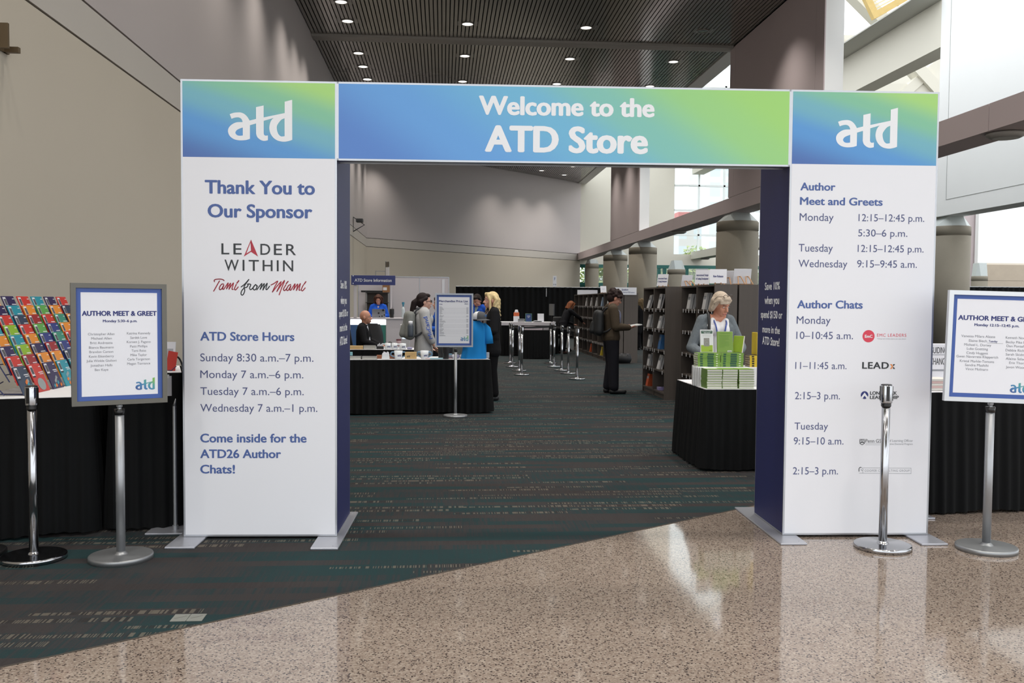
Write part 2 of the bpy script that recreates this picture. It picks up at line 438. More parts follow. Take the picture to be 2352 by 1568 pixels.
EDGE = lambda x: 3.99 + 0.685*(x+1.873)
mb = MB(); mb.prism([(-4.3, -10), (46, -10), (46, EDGE(46)), (-4.3, EDGE(-4.3))], -0.1, 0.0); struct(mb, 'floor', terrazzo, 'polished speckled tan terrazzo floor')
mb = MB(); mb.prism([(-4.3, EDGE(-4.3)), (46, EDGE(46)), (46, 80), (-4.3, 80)], -0.1, 0.0); struct(mb, 'floor_carpet', carpet, 'dark teal and brown strip patterned carpet')
mb = MB()
d = Vector((1, 0.685, 0)).normalized(); nn = Vector((-d.y, d.x, 0))*0.004
a, b_ = Vector((-4, EDGE(-4), 0)), Vector((9, EDGE(9), 0))
mb.prism([tuple((a-nn)[:2]), tuple((b_-nn)[:2]), tuple((b_+nn)[:2]), tuple((a+nn)[:2])], 0.0, 0.003); struct(mb, 'trim_1', joint_dark, 'thin dark strip between carpet and terrazzo')
mb = MB(); mb.box((-200, -150, -0.4), (250, 300, -0.12)); struct(mb, 'ground', mat('outdoor_pavement', (205, 203, 198), 0.9))

# ---- left wall with two recessed joints
mb = MB()
mb.m = 3; mb.box((-4.3, 2, 0), (-4.03, 48.5, 10.1))
for m_, z0, z1 in ((0, 0, 4.42), (1, 4.447, 4.868), (2, 4.895, 10.1)):
    mb.m = m_; mb.box((-4.03, 2, z0), (-4.0, 48.33, z1))
struct(mb, 'wall_left', [cream, greyband, lilac, joint_dark], 'tall plain wall on the left with two horizontal joints')
# ---- back wall, turned 45 degrees to the hall
mb = MB(); LB = 13.2*math.sqrt(2)
mb.M = Matrix.Translation((-4, 48.32, 0)) @ Matrix.Rotation(math.pi/4, 4, 'Z')
mb.m = 3; mb.box((-0.05, 0.03, 0), (LB, 0.3, 10.1))
for m_, z0, z1 in ((0, 0, 4.42), (1, 4.447, 4.868), (2, 4.895, 10.1)):
    mb.m = m_; mb.box((0, 0, z0), (LB, 0.03, z1))
struct(mb, 'wall_back', [cream, greyband, lilac, joint_dark], 'tall cream back wall set at an angle')
# ---- end wall beyond, cream above the green windows
FY = 61.55
mb = MB()
mb.box((9.2, FY, 4.2), (15.6, FY+0.35, 20)); mb.box((9.2, FY, 0), (46, FY+0.35, 0.1)); mb.box((15.6, FY, 4.2), (46, FY+0.35, 4.95)); mb.box((15.6, FY, 19.4), (46, FY+0.35, 20))
mb.box((27.5, FY, 4.95), (46, FY+0.35, 19.4)); mb.box((26, FY, 0.1), (46, FY+0.35, 4.2))
struct(mb, 'wall_end', ivory, 'ivory end wall with tall windows')

# ---- slatted ceiling
mb = MB()
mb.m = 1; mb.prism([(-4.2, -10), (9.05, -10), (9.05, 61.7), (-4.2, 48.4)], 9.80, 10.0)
mb.m = 0
for i in range(113):
    x = -3.97 + i*0.115; ye = 48.25 + x + 0.1 + 4
    for y0, y1 in ((-10, 28.34), (28.86, ye)): mb.box((x, y0, 9.62), (x+0.086, y1, 9.67))
struct(mb, 'ceiling', [slat_m, void_m], 'dark ceiling of long narrow metal slats')
mb = MB(); mb.box((-4, 28.36, 9.55), (9.1, 28.84, 9.8)); struct(mb, 'trim_2', mat('ceiling_beam_paint', (150, 145, 138), 0.6), 'plain grey beam across the slatted ceiling')
mb = MB(); mb.box((9.0, -10, 9.58), (9.55, 61.5, 10.2)); struct(mb, 'trim_3', mat('fascia_paint', (190, 190, 184), 0.6), 'pale edge beam along the ceiling')

# ---- mauve beam, piers
j1, j2 = aX(1546, 515, 9)[1], aX(2271, 270, 9)[1]
mb = MB()
for y0, y1 in ((-10, j2-0.012), (j2+0.012, j1-0.012), (j1+0.012, 61.5)): mb.box((9.0, y0, 4.47), (9.7, y1, 4.92))
struct(mb, 'trim_4', purple, 'long mauve beam along the right side of the hall')
def pier(y0, y1, nm, lab):
    mb = MB(); mb.m = 0; mb.box((9.0, y0+.512, 4.94), (9.03, y1-.512, 9.62)); mb.box((9.0, y1-.5, 4.94), (9.03, y1, 9.62)); mb.box((9.0, y0, 4.94), (9.03, y0+.5, 9.62))
    mb.m = 1; mb.box((9.03, y0, 4.92), (9.48, y1, 9.62)); struct(mb, nm, [purple, white_paint], lab)
pier(21.45, 28.68, 'wall_pier', 'wide mauve wall pier above the beam'); pier(42.0, 49.25, 'wall_pier', 'far mauve wall pier above the beam')

# ---- round concrete columns with tapered painted capitals
def column(cx, cy, r, ztop=4.2, zcap=4.47, lab=''):
    t = thing('concrete_column', lab, 'column', (cx, cy, 0), group='round concrete columns')
    t['kind'] = 'structure'
    mb = MB(); mb.smooth = True
    mb.lathe([(r, 0), (r, ztop-0.335)], n=40); mb.smooth = False; mb.lathe([(r*0.97, ztop-0.34), (r*0.97, ztop-0.30)], n=40); mb.smooth = True; mb.lathe([(r, ztop-0.305), (r, ztop-0.03), (r-0.03, ztop)], n=40)
    mb.build('shaft', concrete, t)
    mb = MB(); s, q = r*0.93, 0.26
    vs = []
    for k in range(8):
        a_ = math.pi/8 + k*math.pi/4; vs.append((s*math.cos(a_)*1.04, s*math.sin(a_)*1.04, ztop))
    for sx, sy in ((1,1),(-1,1),(-1,-1),(1,-1)): vs.append((sx*q, sy*q*1.3, zcap))
    fs = [(8,9,10,11)]
    # eight lower corners fan up to four upper corners
    fs += [(0,1,8)[::1], (1,2,9,8), (2,3,9), (3,4,10,9), (4,5,10), (5,6,11,10), (6,7,11), (7,0,8,11), tuple(range(7,-1,-1))]
    mb._add(vs, fs); mb.build('capital', cap_paint, t); return t
for px, py, X_, lab in ((1692.5, 600, 9.36, 'round concrete column behind the tallest bookcases, nearest of three under the mauve beam'),
                        (1476, 620, 9.36, 'round concrete column in the middle under the mauve beam, behind the low bookcase end'),
                        (1413, 630, 9.36, 'round concrete column farthest under the mauve beam, beside the green window')):
    p = aX(px, py, X_); column(X_, p[1], 0.66, lab=lab)
for px, py, X_, lab in ((2180, 600, 17.25, 'round concrete column showing right beside the white arch column'), ):
    p = aX(px, py, X_); column(X_, p[1], 0.66, 4.27, 4.61, lab)
p = aY(1553.5, 640, 58); column(p[0], 58, .57, 3.78, 4.35, 'small pale distant column between the green windows')
column(9.85, 60.5, 0.45, 4.2, 4.47, 'slim concrete column in the far corner under the beam end')
p = aY(2250, 630, 58); column(p[0], 58, 0.5, 3.55, 4.4, 'small concrete column in front of the tan stone wall')

# ---- second line of structure on the right
mb = MB(); mb.box((16.8, 5, 4.61), (17.6, 30.35, 22)); struct(mb, 'wall_right', white_paint, 'bright white upper wall on the right')
mb = MB()
mb.box((16.79, 5, 5.125), (16.801, 29.75, 5.14)); mb.box((16.79, 29.735, 5.14), (16.801, 29.75, 22)); struct(mb, 'trim_5', mat('panel_joint', (170, 172, 170), 0.7))
mb = MB(); mb.box((16.8, 30.35, 4.61), (17.6, FY, 5.1)); mb.box((16.8, 30.35, 10.35), (17.6, FY, 11.93)); struct(mb, 'trim_6', ivory, 'long pale beams crossing the atrium')
mb = MB(); mb.box((15.8, 30.35, 11.93), (17.7, FY, 11.98)); struct(mb, 'trim_7', mat('grey_soffit', (178, 178, 170), 0.7), 'grey soffit over the upper pale beam')
# diagonal struts of the roof truss seen above and below the upper beam
def strut(p0, p1, w, dpt): 
    p0, p1 = Vector(p0), Vector(p1); dd = (p1-p0); L = dd.length
    mb.M = Matrix.Translation(p0) @ dd.to_track_quat('Z', 'Y').to_matrix().to_4x4(); mb.box((-w/2, -dpt/2, 0), (w/2, dpt/2, L)); mb.M = Matrix()
mb = MB(); SY = 44.0
strut(aY(1945, -30, SY), aY(2085, 110, SY), 0.75, 0.6); strut(aY(1915, 95, SY), aY(1990, 140, SY), 0.5, 0.5)
strut(aY(2075, 130, SY+4), aY(2170, 235, SY+4), 0.9, 0.6); strut(aY(2190, 115, SY+4), aY(2040, 245, SY+4), 0.55, 0.5)
mb.box(tuple(aY(1960, 199, SY+4)+np.array([0, -.2, -.5])), tuple(aY(2240, 199, SY+4)+np.array([0, .2, 0])))
struct(mb, 'trim_8', ivory, 'diagonal pale roof struts')
# timber louvre lantern at the top
t = thing('roof_lantern', 'yellow timber slatted skylight frame near the top edge of the picture', 'skylight', tuple(aY(2030, 20, 42)))
o0 = Vector(aY(2030, 20, 42)); q = lambda x, y: Vector(aY(x, y, 42))-o0
wood = mat('pale_yellow_timber', (206, 178, 112), 0.6, var=0.12, scale=6)
mb = MB(); strut(q(1978, -30), q(2012, 42), 0.28, 0.3); strut(q(2008, 36), q(2085, -8), 0.25, 0.3); strut(q(2060, 14), q(2060, -25), 0.1, 0.15); mb.build('frame', wood, t)
mb = MB()
for k in range(6): strut(q(1992+k*2, -16+k*8), q(2060, -46+k*8), 0.12, 0.05)
mb.build('slats', mat('timber_slat', (222, 205, 158), 0.6), t)

# ---- far right: white panel wall, tan stone wall, mauve pier, black drape
mb = MB(); z1 = aY(2300, 606, 60)[2]
x0 = aY(2247, 550, 60)[0]
mb.box((x0, 60, z1), (46, 60.4, 14)); struct(mb, 'wall_far_right', white_paint, 'white panelled wall far on the right')
mb = MB(); x0 = aY(2266, 630, 59.5)[0]
mb.m = 0
for k in range(4): mb.box((x0, 59.5, 0.02+k*1.1), (46, 59.9, 1.09+k*1.1))
mb.m = 1; mb.box((x0, 59.56, 0), (46, 59.88, 4.5)); struct(mb, 'wall_stone', [tan_stone, mat('pale_mortar', (215, 205, 190), 0.8)], 'tan stone wall in wide courses')
mb = MB(); xa, xb = aY(2212, 560, 60.5)[0], aY(2246, 560, 60.5)[0]; mb.box((xa, 60.5, 0), (xb, 61, 14)); struct(mb, 'wall_mauve', purple, 'narrow mauve pier far on the right')

# ---- windows: green strip and tall white grid, with panes
def glass_mat():
    m = bpy.data.materials.new('window_glass'); m.use_nodes = True; nt = m.node_tree; nt.nodes.clear()
    o = N(nt, 'ShaderNodeOutputMaterial'); mx = N(nt, 'ShaderNodeMixShader'); t_ = N(nt, 'ShaderNodeBsdfTransparent'); g = N(nt, 'ShaderNodeBsdfGlossy')
    g.inputs['Roughness'].default_value = 0.02; mx.inputs[0].default_value = 0.06; t_.inputs[0].default_value = (0.93, 0.97, 0.96, 1)
    nt.links.new(t_.outputs[0], mx.inputs[1]); nt.links.new(g.outputs[0], mx.inputs[2]); nt.links.new(mx.outputs[0], o.inputs[0]); return m
glass = glass_mat()
mb = MB(); zt, zb = 4.2, 0.1
zp = aY(1600, 651, FY)[2]
for px, w in ((1345, .1), (1353, .22), (1514, .22), (1527, .22), (1578, .22), (1690, .12), (1748, .22)):
    X_ = aY(px, 630, FY)[0]; mb.box((X_-w/2, FY+.02, zb), (X_+w/2, FY+.2, zt))
mb.box((9.2, FY, zt-0.22), (26, FY+.22, zt)); mb.box((9.2, FY, zp-.2), (26, FY+.22, zp)); mb.box((9.2, FY, zb), (26, FY+.22, zb+.2))
mb.box((9.2, FY+.05, zb), (aY(1530, 640, FY)[0], FY+.15, zp-0.05))
o = struct(mb, 'window_1', green_m, 'green framed window strip at the far end')
mb = MB(); mb.box((9.25, FY+.10, zb), (26, FY+.112, zt)); mb.build('pane', glass, o)
mb = MB()
for k in range(-1, 8):
    X_ = aY(1605.5, 500, FY)[0]+k*1.75
    if X_ < 15.5: X_ = 15.66
    mb.box((X_-.06, FY+.05, 4.95), (X_+.06, FY+.2, 19.4))
for k in range(-4, 9):
    z = aY(1600, 426, FY)[2]+k*1.67
    if 4.95 < z < 19.4: mb.box((15.6, FY+.05, z-.06), (27.5, FY+.2, z+.06))
o = struct(mb, 'window_2', frame_white, 'tall white gridded window at the far end')
mb = MB(); mb.box((15.6, FY+.11, 4.95), (27.5, FY+.122, 19.4)); mb.build('pane', glass, o)

# ---- outside: trees and pale buildings
leafm = [mat('bright_leaf', (190, 200, 120), 0.6, var=0.3, scale=3), mat('dark_leaf', (120, 142, 80), 0.6, var=0.3, scale=3)]
def tree(x, y, h, r, lab):
    t = thing('tree', lab, 'tree', (x, y, -0.12), group='trees outside the far windows')
    mb = MB(); mb.smooth = True; mb.tube([(0,0,0), (.05,0,h*.3), (-.05,.05,h*.7)], [.16,.13,.06], 8); mb.build('trunk', mat('bark', (88, 72, 58), .9), t)
    mb = MB()
    for k in range(1500):
        u = random.gauss(0, 1), random.gauss(0, 1), random.gauss(0, 1); L = math.sqrt(sum(v*v for v in u)); q = random.random()**.4
        c = Vector((u[0]/L*r*q, u[1]/L*r*q, h*.62+u[2]/L*h*.42*q)); e = Vector((random.uniform(-1,1), random.uniform(-1,1), random.uniform(-.6,.6))).normalized(); f_ = e.orthogonal().normalized()
        s_ = random.uniform(.1, .2); mb.m = 0 if random.random() < .6 else 1
        mb.quad(c-e*s_, c-f_*s_*.6, c+e*s_, c+f_*s_*.6)
    mb.build('leaves', leafm, t)
for i, (px, yy, h, r) in enumerate(((1372, 64.5, 5.6, 1.25), (1425, 69, 5.2, 1.5), (1508, 65, 5.2, 1.0), (1596, 65, 5.8, 1.35), (1652, 69, 5.6, 1.3), (1745, 66, 5.0, 1.3))):
    lab = ['sunlit tree outside the farthest green window', 'tree behind the farthest round column', 'small tree showing between two concrete columns', 'leafy tree outside the wide green window', 'paler tree at the right of the wide green window', 'tree outside the window edge beside the arch'][i]
    tree(aY(px, 630, yy)[0], yy, h, r, lab)
def facade_mat(name, col):
    m = mat(name, col, .7); nt = m.node_tree; b = nt.nodes['Principled BSDF']
    tc = [n for n in nt.nodes if n.type == 'TEX_COORD'][0]; mp = N(nt, 'ShaderNodeMapping'); mp.inputs['Rotation'].default_value = (math.pi/2, 0, 0); nt.links.new(tc.outputs['Object'], mp.inputs[0])
    br = N(nt, 'ShaderNodeTexBrick', offset=0.0); br.inputs['Scale'].default_value = 1.0; br.inputs['Brick Width'].default_value = 2.1; br.inputs['Row Height'].default_value = 2.6; br.inputs['Mortar Size'].default_value = .35; br.inputs['Mortar Smooth'].default_value = 0
    br.inputs['Color1'].default_value = lin((196, 206, 212)); br.inputs['Color2'].default_value = lin((204, 212, 217)); br.inputs['Mortar'].default_value = lin(col)
    nt.links.new(mp.outputs[0], br.inputs['Vector']); nt.links.new(br.outputs['Color'], b.inputs['Base Color']); return m
def building(x0, x1, y, h, col, lab, cat='building'):
    t = thing('office_building', lab, cat, ((x0+x1)/2, y, -0.12)); w = (x1-x0)/2
    mb = MB(); mb.box((-w, 0, 0), (w, 8, h)); mb.build('facade', facade_mat('facade_%d_%d' % (col[0], col[1]), col), t)
    return t
t = building(aY(1560, 500, 90)[0], aY(1612, 500, 90)[0], 90, 10.2, (206, 200, 196), 'pale low building with a red roof edge seen through the tall gridded window')
mb = MB(); mb.box((-1.3, -.3, 10.2), (1.3, 8, 10.8)); mb.build('roof_edge', mat('red_roof', (190, 90, 84), .7), t)
building(aY(1618, 500, 120)[0], aY(1700, 500, 120)[0], 120, 26, (218, 222, 224), 'pale office tower seen through the tall gridded window')
building(aY(2095, 150, 110)[0], aY(2330, 150, 110)[0], 110, 34, (214, 218, 220), 'pale gridded tower behind the roof struts')

# ---- recessed downlights
housing = mat('downlight_ring', (120, 116, 110), 0.4, metal=0.4)
lampm = mat('downlight_lamp', (255, 250, 240), 0.4, var=0, emit=2.2)
offm = mat('downlight_reflector', (150, 152, 150), 0.15, metal=0.8)
proto = None
def downlight(x, y, lab, on=True):
    t = thing('ceiling_downlight', lab, 'ceiling light', (x, y, 9.60), group='recessed ceiling downlights')
    mb = MB(); mb.lathe([(.155, .03), (.155, .0), (.19, .0), (.19, .03)], n=28, caps=False); mb.box((-.29,-.2,.02), (-.19,.2,.03)); mb.box((.19,-.2,.02), (.29,.2,.03)); mb.build('trim_ring', housing, t)
    mb = MB(); mb.lathe([(0.001, .006), (.155, .012)], n=28); mb.build('lens', lampm if on else offm, t)
    if on:
        l = bpy.data.lights.new('downlight_beam', 'SPOT'); l.energy = DOWN_W; l.spot_size = math.radians(105); l.spot_blend = 1.0; l.shadow_soft_size = 0.14; l.color = (1, .95, .88)
        lo = bpy.data.objects.new('downlight_beam', l); COL.objects.link(lo); lo.location = (x, y, 9.57)
for i, y in enumerate((25.3, 27.0, 30.4, 32.1, 33.9)):
    downlight(-2.775, y, 'lit round downlight, %s from the top in the row nearest the left wall' % ordinal(i))
for X_, nm in ((.67, 'row left of centre'), (4.13, 'row right of centre'), (7.6, 'row nearest the mauve pier')):
    for i, y in enumerate((26.93, 30.38, 33.86)):
        on = not (X_ > 7 and i == 0)
        downlight(X_, y, '%s round downlight, %s from the top in the ceiling %s' % ('lit' if on else 'unlit', ordinal(i), nm), on)
for px, py, lab in ((1180, 380, 'left of four'), (1244, 392, 'second of four'), (1296, 402, 'lowest of four'), (1316, 383, 'upper right of four')):
    p = fl(px, py, 9.6); downlight(p[0], p[1], 'small distant downlight under the arch header, ' + lab)
# unseen downlights added overhead and beyond the header to brighten the hall
for X_ in (-2.775, .67, 4.13, 7.6):
    for y in (-4.4, -.9, 2.6, 6.1, 9.5, 13.0, 16.5, 20.0, 23.4, 37.3, 40.8, 44.3, 47.7):
        downlight(X_, y, 'added unseen ceiling downlight brightening the hall, above and behind the arch header')
# flat round lights under the mauve beam
for px, py, lab in ((2310, 303, 'flat oval light under the near end of the mauve beam'), (1559, 530, 'flat light under the mauve beam by its joint'), (1619, 592, 'tiny flat light under the distant pale beam')):
    X_ = 9.35 if py < 580 else 17.2
    p = aX(px, py, X_); t = thing('beam_light', lab, 'light fixture', (X_, p[1], 4.47 if X_ < 10 else 4.61))
    mb = MB(); mb.smooth = True; mb.lathe([(0.001, -.10), (.22, -.10), (.30, -.06), (.30, -.02), (.2, 0)], n=28); mb.build('housing', mat('beam_light_grey', (150, 146, 140), .5), t)
    mb = MB(); mb.lathe([(0.001, -.103), (.2, -.101)], n=24); mb.build('lens', mat('frosted_lens', (190, 188, 180), .3), t)
# fixtures on the left wall
p = aX(2, 92, -4); t = thing('wall_bracket', 'small brown metal bracket on the left wall at the picture edge', 'bracket', tuple(p))
bm_ = mat('bronze_bracket', (104, 88, 66), .5, metal=.4)
mb = MB(); mb.box((0, -.16, -.1), (.02, .12, .12)); mb.box((0, -.13, -.1), (.12, -.1, .12)); mb.box((0, .02, -.1), (.14, .07, -.05)); mb.build('plate', bm_, t)
p = aX(811, 516, -4); t = thing('security_camera', 'small dark camera bracket high on the far left wall', 'camera', tuple(p))
mb = MB(); mb.tube([(0,0,.35), (.5,.0,-.0), (0,0,-.3)], .025, 6); mb.tube([(0,0,.35), (0,0,-.3)], .025, 6); mb.build('bracket', mat('dark_steel', (60, 60, 62), .5), t)
mb = MB(); mb.bbox_bev((.15, -.3, .1), (.45, .1, .26), .02); mb.build('body', mat('dark_steel'), t)
# ================================================================== ENTRANCE ARCH
alu = mat('brushed_aluminium', (176, 178, 182), 0.35, metal=0.85, var=0.05, scale=20)
plate_m = mat('silver_base_plate', (168, 170, 178), 0.35, metal=0.6, var=0.03)
panel_white = mat('printed_white_fabric', (224, 225, 230), 0.55, var=0.01, scale=3)
navy_side = mat('printed_navy_fabric', (30, 35, 84), 0.5, var=0.04, scale=2)
ink_blue = mat('ink_blue', (70, 94, 152), 0.55, var=0)
ink_slate = mat('ink_slate', (72, 80, 122), 0.55, var=0)
ink_white = mat('ink_white', (228, 230, 233), 0.55, var=0)
ink_black = mat('ink_charcoal', (44, 48, 52), 0.55, var=0)
ink_red = mat('ink_red', (170, 44, 62), 0.55, var=0)
ink_rose = mat('ink_rose', (208, 62, 82), 0.55, var=0)
ink_orange = mat('ink_orange', (220, 140, 80), 0.55, var=0)
ink_grey = mat('ink_grey', (140, 144, 150), 0.55, var=0)
ink_navy = mat('ink_navy', (38, 48, 112), 0.55, var=0)
INKS = [ink_blue, ink_slate, ink_white, ink_black, ink_red, ink_rose, ink_orange, ink_grey, ink_navy]
BLU, SLA, WHI, BLA, RED, ROS, ORA, GRY, NAV = range(9)

def rootM(loc, rz): return Matrix.Translation(loc) @ Matrix.Rotation(rz, 4, 'Z')
def attach(o, parent, M):
    """parent an object whose mesh is already in hall coordinates"""
    o.parent = parent; o.matrix_parent_inverse = M.inverted(); return o

AO, AYAW, HB, AH, AD = (-1.693, 6.112, 0.), -0.0345, 2.9862, 2.989, 0.6294
arch = thing('entrance_arch', 'large white and blue welcome arch of two printed columns and a header', 'arch', AO, AYAW)
AM = rootM(AO, AYAW)
ca, sa = math.cos(AYAW), math.sin(AYAW)
AF = Panel(AO, (ca, sa, 0), (0, 0, 1), 0.0019)                      # front face
zsqL = AF.uv(600, 362.5)[1]; zsqR = AF.uv(1990, 378.5)[1]; zh = AF.uv(1300, 375.5)[1]
Z0 = 0.016
def gm(name): return gradient_mat(name, 0.40, 0.62, -0.02, [(0.0, (62, 98, 165)), (0.30, (76, 142, 203)), (0.52, (104, 168, 184)), (0.70, (120, 184, 150)), (0.92, (158, 206, 112))])
hdr_m = gradient_mat('header_gradient', 0.95, 0.22, -0.08, [(0.0, (74, 122, 194)), (0.22, (88, 150, 212)), (0.50, (100, 172, 206)), (0.66, (118, 184, 172)), (0.86, (144, 200, 122)), (1.0, (150, 204, 106))])
def column_of(s0, zsq, gname):
    x0, x1 = s0+0.0, s0+1.0
    mb = MB(); mb.box((x0+.006, .006, Z0), (x1-.006, AD-.006, AH-.004))          # frame body
    for xx in (x0, x1-.012):
        for yy in (0, AD-.012): mb.box((xx, yy, Z0), (xx+.012, yy+.012, AH))
    for zz in (Z0, AH-.012):
        for yy in (0, AD-.012): mb.box((x0+.012, yy, zz), (x1-.012, yy+.012, zz+.012))
        for xx in (x0, x1-.012): mb.box((xx, .012, zz), (xx+.012, AD-.012, zz+.012))
    mb.build('column_frame', alu, arch)
    mb = MB(); mb.box((x0+.012, -.001, Z0+.012), (x1-.012, .006, zsq)); white = mb.build('front_panel', panel_white, arch)
    mb = MB(); mb.box((x0+.012, -.001, zsq), (x1-.012, .006, AH-.012)); sq = mb.build('logo_panel', gm(gname), arch)
    mb = MB(); mb.box((x0+.012, AD-.006, Z0+.012), (x1-.012, AD+.001, AH-.012)); mb.build('back_panel', panel_white, arch)
    sides = []
    for xx in (x0-.001, x1-.006):
        mb = MB(); mb.box((xx, .012, Z0+.012), (xx+.007, AD-.012, AH-.012)); sides.append(mb.build('side_panel', navy_side, arch))
    return white, sq, sides
wL, sqL, sidesL = column_of(0, zsqL, 'left_logo_gradient')
wR, sqR, sidesR = column_of(1+HB, zsqR, 'right_logo_gradient')
HT = 0.14
mb = MB(); mb.box((1.001, .006, zh+.004), (1+HB-.001, HT, AH-.004))
for zz in (zh, AH-.012): mb.box((1, 0, zz), (1+HB, .014, zz+.012)); mb.box((1, HT-.012, zz), (1+HB, HT, zz+.012))
for xx in (1.0, 1+HB-.012): mb.box((xx, 0, zh), (xx+.012, .012, AH))
mb.build('header_frame', alu, arch)
mb = MB(); mb.box((1.012, -.001, zh+.012), (1+HB-.012, .006, AH-.012)); hp = mb.build('header_panel', hdr_m, arch)
def plate(pa, pb, pc):
    """flat foot: front left, front right and back right pixels on the floor"""
    A_, B_, C_ = (AM.inverted() @ Vector(fl(*p, .006)) for p in (pa, pb, pc))
    mb = MB(); mb.bbox_bev((A_.x, A_.y, 0), (B_.x, C_.y, .014), .004)
    for yy in (A_.y+.05, C_.y-.05): mb.cyl(((A_.x+B_.x)/2+.05, yy, .013), ((A_.x+B_.x)/2+.05, yy, .0155), .006, n=10)
    mb.build('base_plate', plate_m, arch)
bk = AD+.2
plate((712, 1261), (776, 1261), (822, 1177)); plate((377, 1259), (446, 1259), (520, 1177)); plate((1793, 1250), (1855, 1250), (1790, 1166)); plate((2117, 1251), (2179, 1251), (2120, 1170))

# lettering of the left column
mb = MB()
AF.ptext(mb, 'Thank You to', 470.5, 723.5, 444.4, 413, .028, BLU); AF.ptext(mb, 'Our Sponsor', 477, 717.7, 499, 468, .028, BLU)
for ch, x0, x1, row in (('L',350,515,0),('E',600,772,0),('D',1160,1365,0),('E',1440,1610,0),('R',1693,1900,0),('W',415,712,1),('I',790,830,1),('T',917,1130,1),('H',1207,1413,1),('I',1500,1540,1),('N',1630,1842,1)):
    b = (487+(x0-350)*.0125) if row == 0 else (825+(x0-415)*.0125); t_ = b-228
    k = lambda x, y: (470+x/9.046, 530+y/9.046)
    AF.ptext(mb, ch, k(x0,0)[0], k(x1,0)[0], k(0,b)[1], k(0,t_)[1], .006, BLA)
k = lambda *P: [(470+x/9.046, 530+y/9.046) for x, y in P]
AF.ppoly(mb, k((965,180),(965,437),(1113,535)), RED); AF.ppoly(mb, k((965,180),(815,535),(868,470),(958,235)), RED); AF.ppoly(mb, k((815,535),(965,437),(965,410),(868,470)), RED); AF.ppoly(mb, k((965,180),(955,240),(966,420),(975,200)), RED)
pen = 0.0066
S1 = [[(205,1055),(200,1030),(225,1010),(280,1002),(340,1003),(385,1015),(405,1033)], [(310,1040),(270,1110),(225,1190),(190,1252)],
      [(395,1105),(355,1108),(315,1165),(308,1210),(330,1222),(365,1190),(400,1125),(375,1205),(400,1212)], [(400,1212),(490,1082),(457,1205)], [(457,1205),(540,1088),(507,1212)], [(507,1212),(600,1082),(570,1205),(595,1215)], [(660,1110),(622,1200),(645,1225),(700,1165)], [(712,1035),(672,1085)]]
S2 = [[(760,1165),(840,1100),(920,1010),(870,1080),(820,1165),(835,1230),(815,1305),(780,1335),(757,1305),(775,1240),(830,1185),(875,1172)], [(875,1172),(905,1130),(895,1105),(960,1115),(935,1185),(955,1222),(990,1200)], [(990,1200),(1060,1115),(1020,1160),(1010,1205),(1040,1228),(1080,1190),(1085,1140),(1060,1115),(1100,1150)], [(1085,1225),(1190,1092),(1155,1215)], [(1155,1215),(1240,1095),(1212,1228)], [(1212,1228),(1300,1088),(1275,1205),(1300,1215),(1350,1150)]]
S3 = [[(1380,1125),(1440,1095),(1520,1045),(1460,1160),(1410,1270)], [(1410,1270),(1590,1055),(1502,1258)], [(1502,1258),(1660,1030),(1600,1190),(1550,1328)], [(1690,1120),(1640,1210),(1665,1240),(1720,1180)], [(1735,1050),(1695,1098)], [(1790,1115),(1745,1135),(1702,1215),(1730,1240),(1765,1190),(1792,1140),(1770,1225),(1795,1230)], [(1795,1230),(1880,1100),(1847,1225)], [(1847,1225),(1935,1105),(1907,1238)], [(1907,1238),(1990,1095),(1962,1222),(1985,1230)], [(2055,1120),(2010,1215),(2035,1245),(2090,1185)], [(2105,1055),(2070,1105)]]
for S, m_ in ((S1, RED), (S2, BLA), (S3, RED)):
    for st in S: AF.stroke(mb, k(*smooth_curve(st, 4)), pen*(1 if len(st) > 2 else 1.15), m_)
AF.ptext(mb, 'ATD Store Hours', 460, 676.4, 781.8, 761.7, .026, BLU)
for b, xr, y, yt in (('Sunday 8:30 a.m.–7 p.m.', 720, 829.2, 811.5), ('Monday 7 a.m.–6 p.m.', 697, 867.6, 850.2), ('Tuesday 7 a.m.–6 p.m.', 697.7, 906.4, 889), ('Wednesday 7 a.m.–1 p.m.', 729, 944.8, 927.4)): AF.ptext(mb, b, 460.3, xr, y, yt, 0.0, SLA)
for b, xr, y, yt in (('Come inside for the', 704.3, 1015.6, 995.5), ('ATD26 Author', 645.8, 1051.5, 1031.7), ('Chats!', 540, 1086.9, 1067)): AF.ptext(mb, b, 460, xr, y, yt, .026, BLU)
attach(mb.build('lettering', INKS), wL, AM)
mb = MB(); u0, v0 = AF.uv(524, 323.5); u1, v1 = AF.uv(671.2, 229.2); logo_on(AF, mb, u0, u1, v0, v1, WHI); attach(mb.build('logo', INKS), sqL, AM)
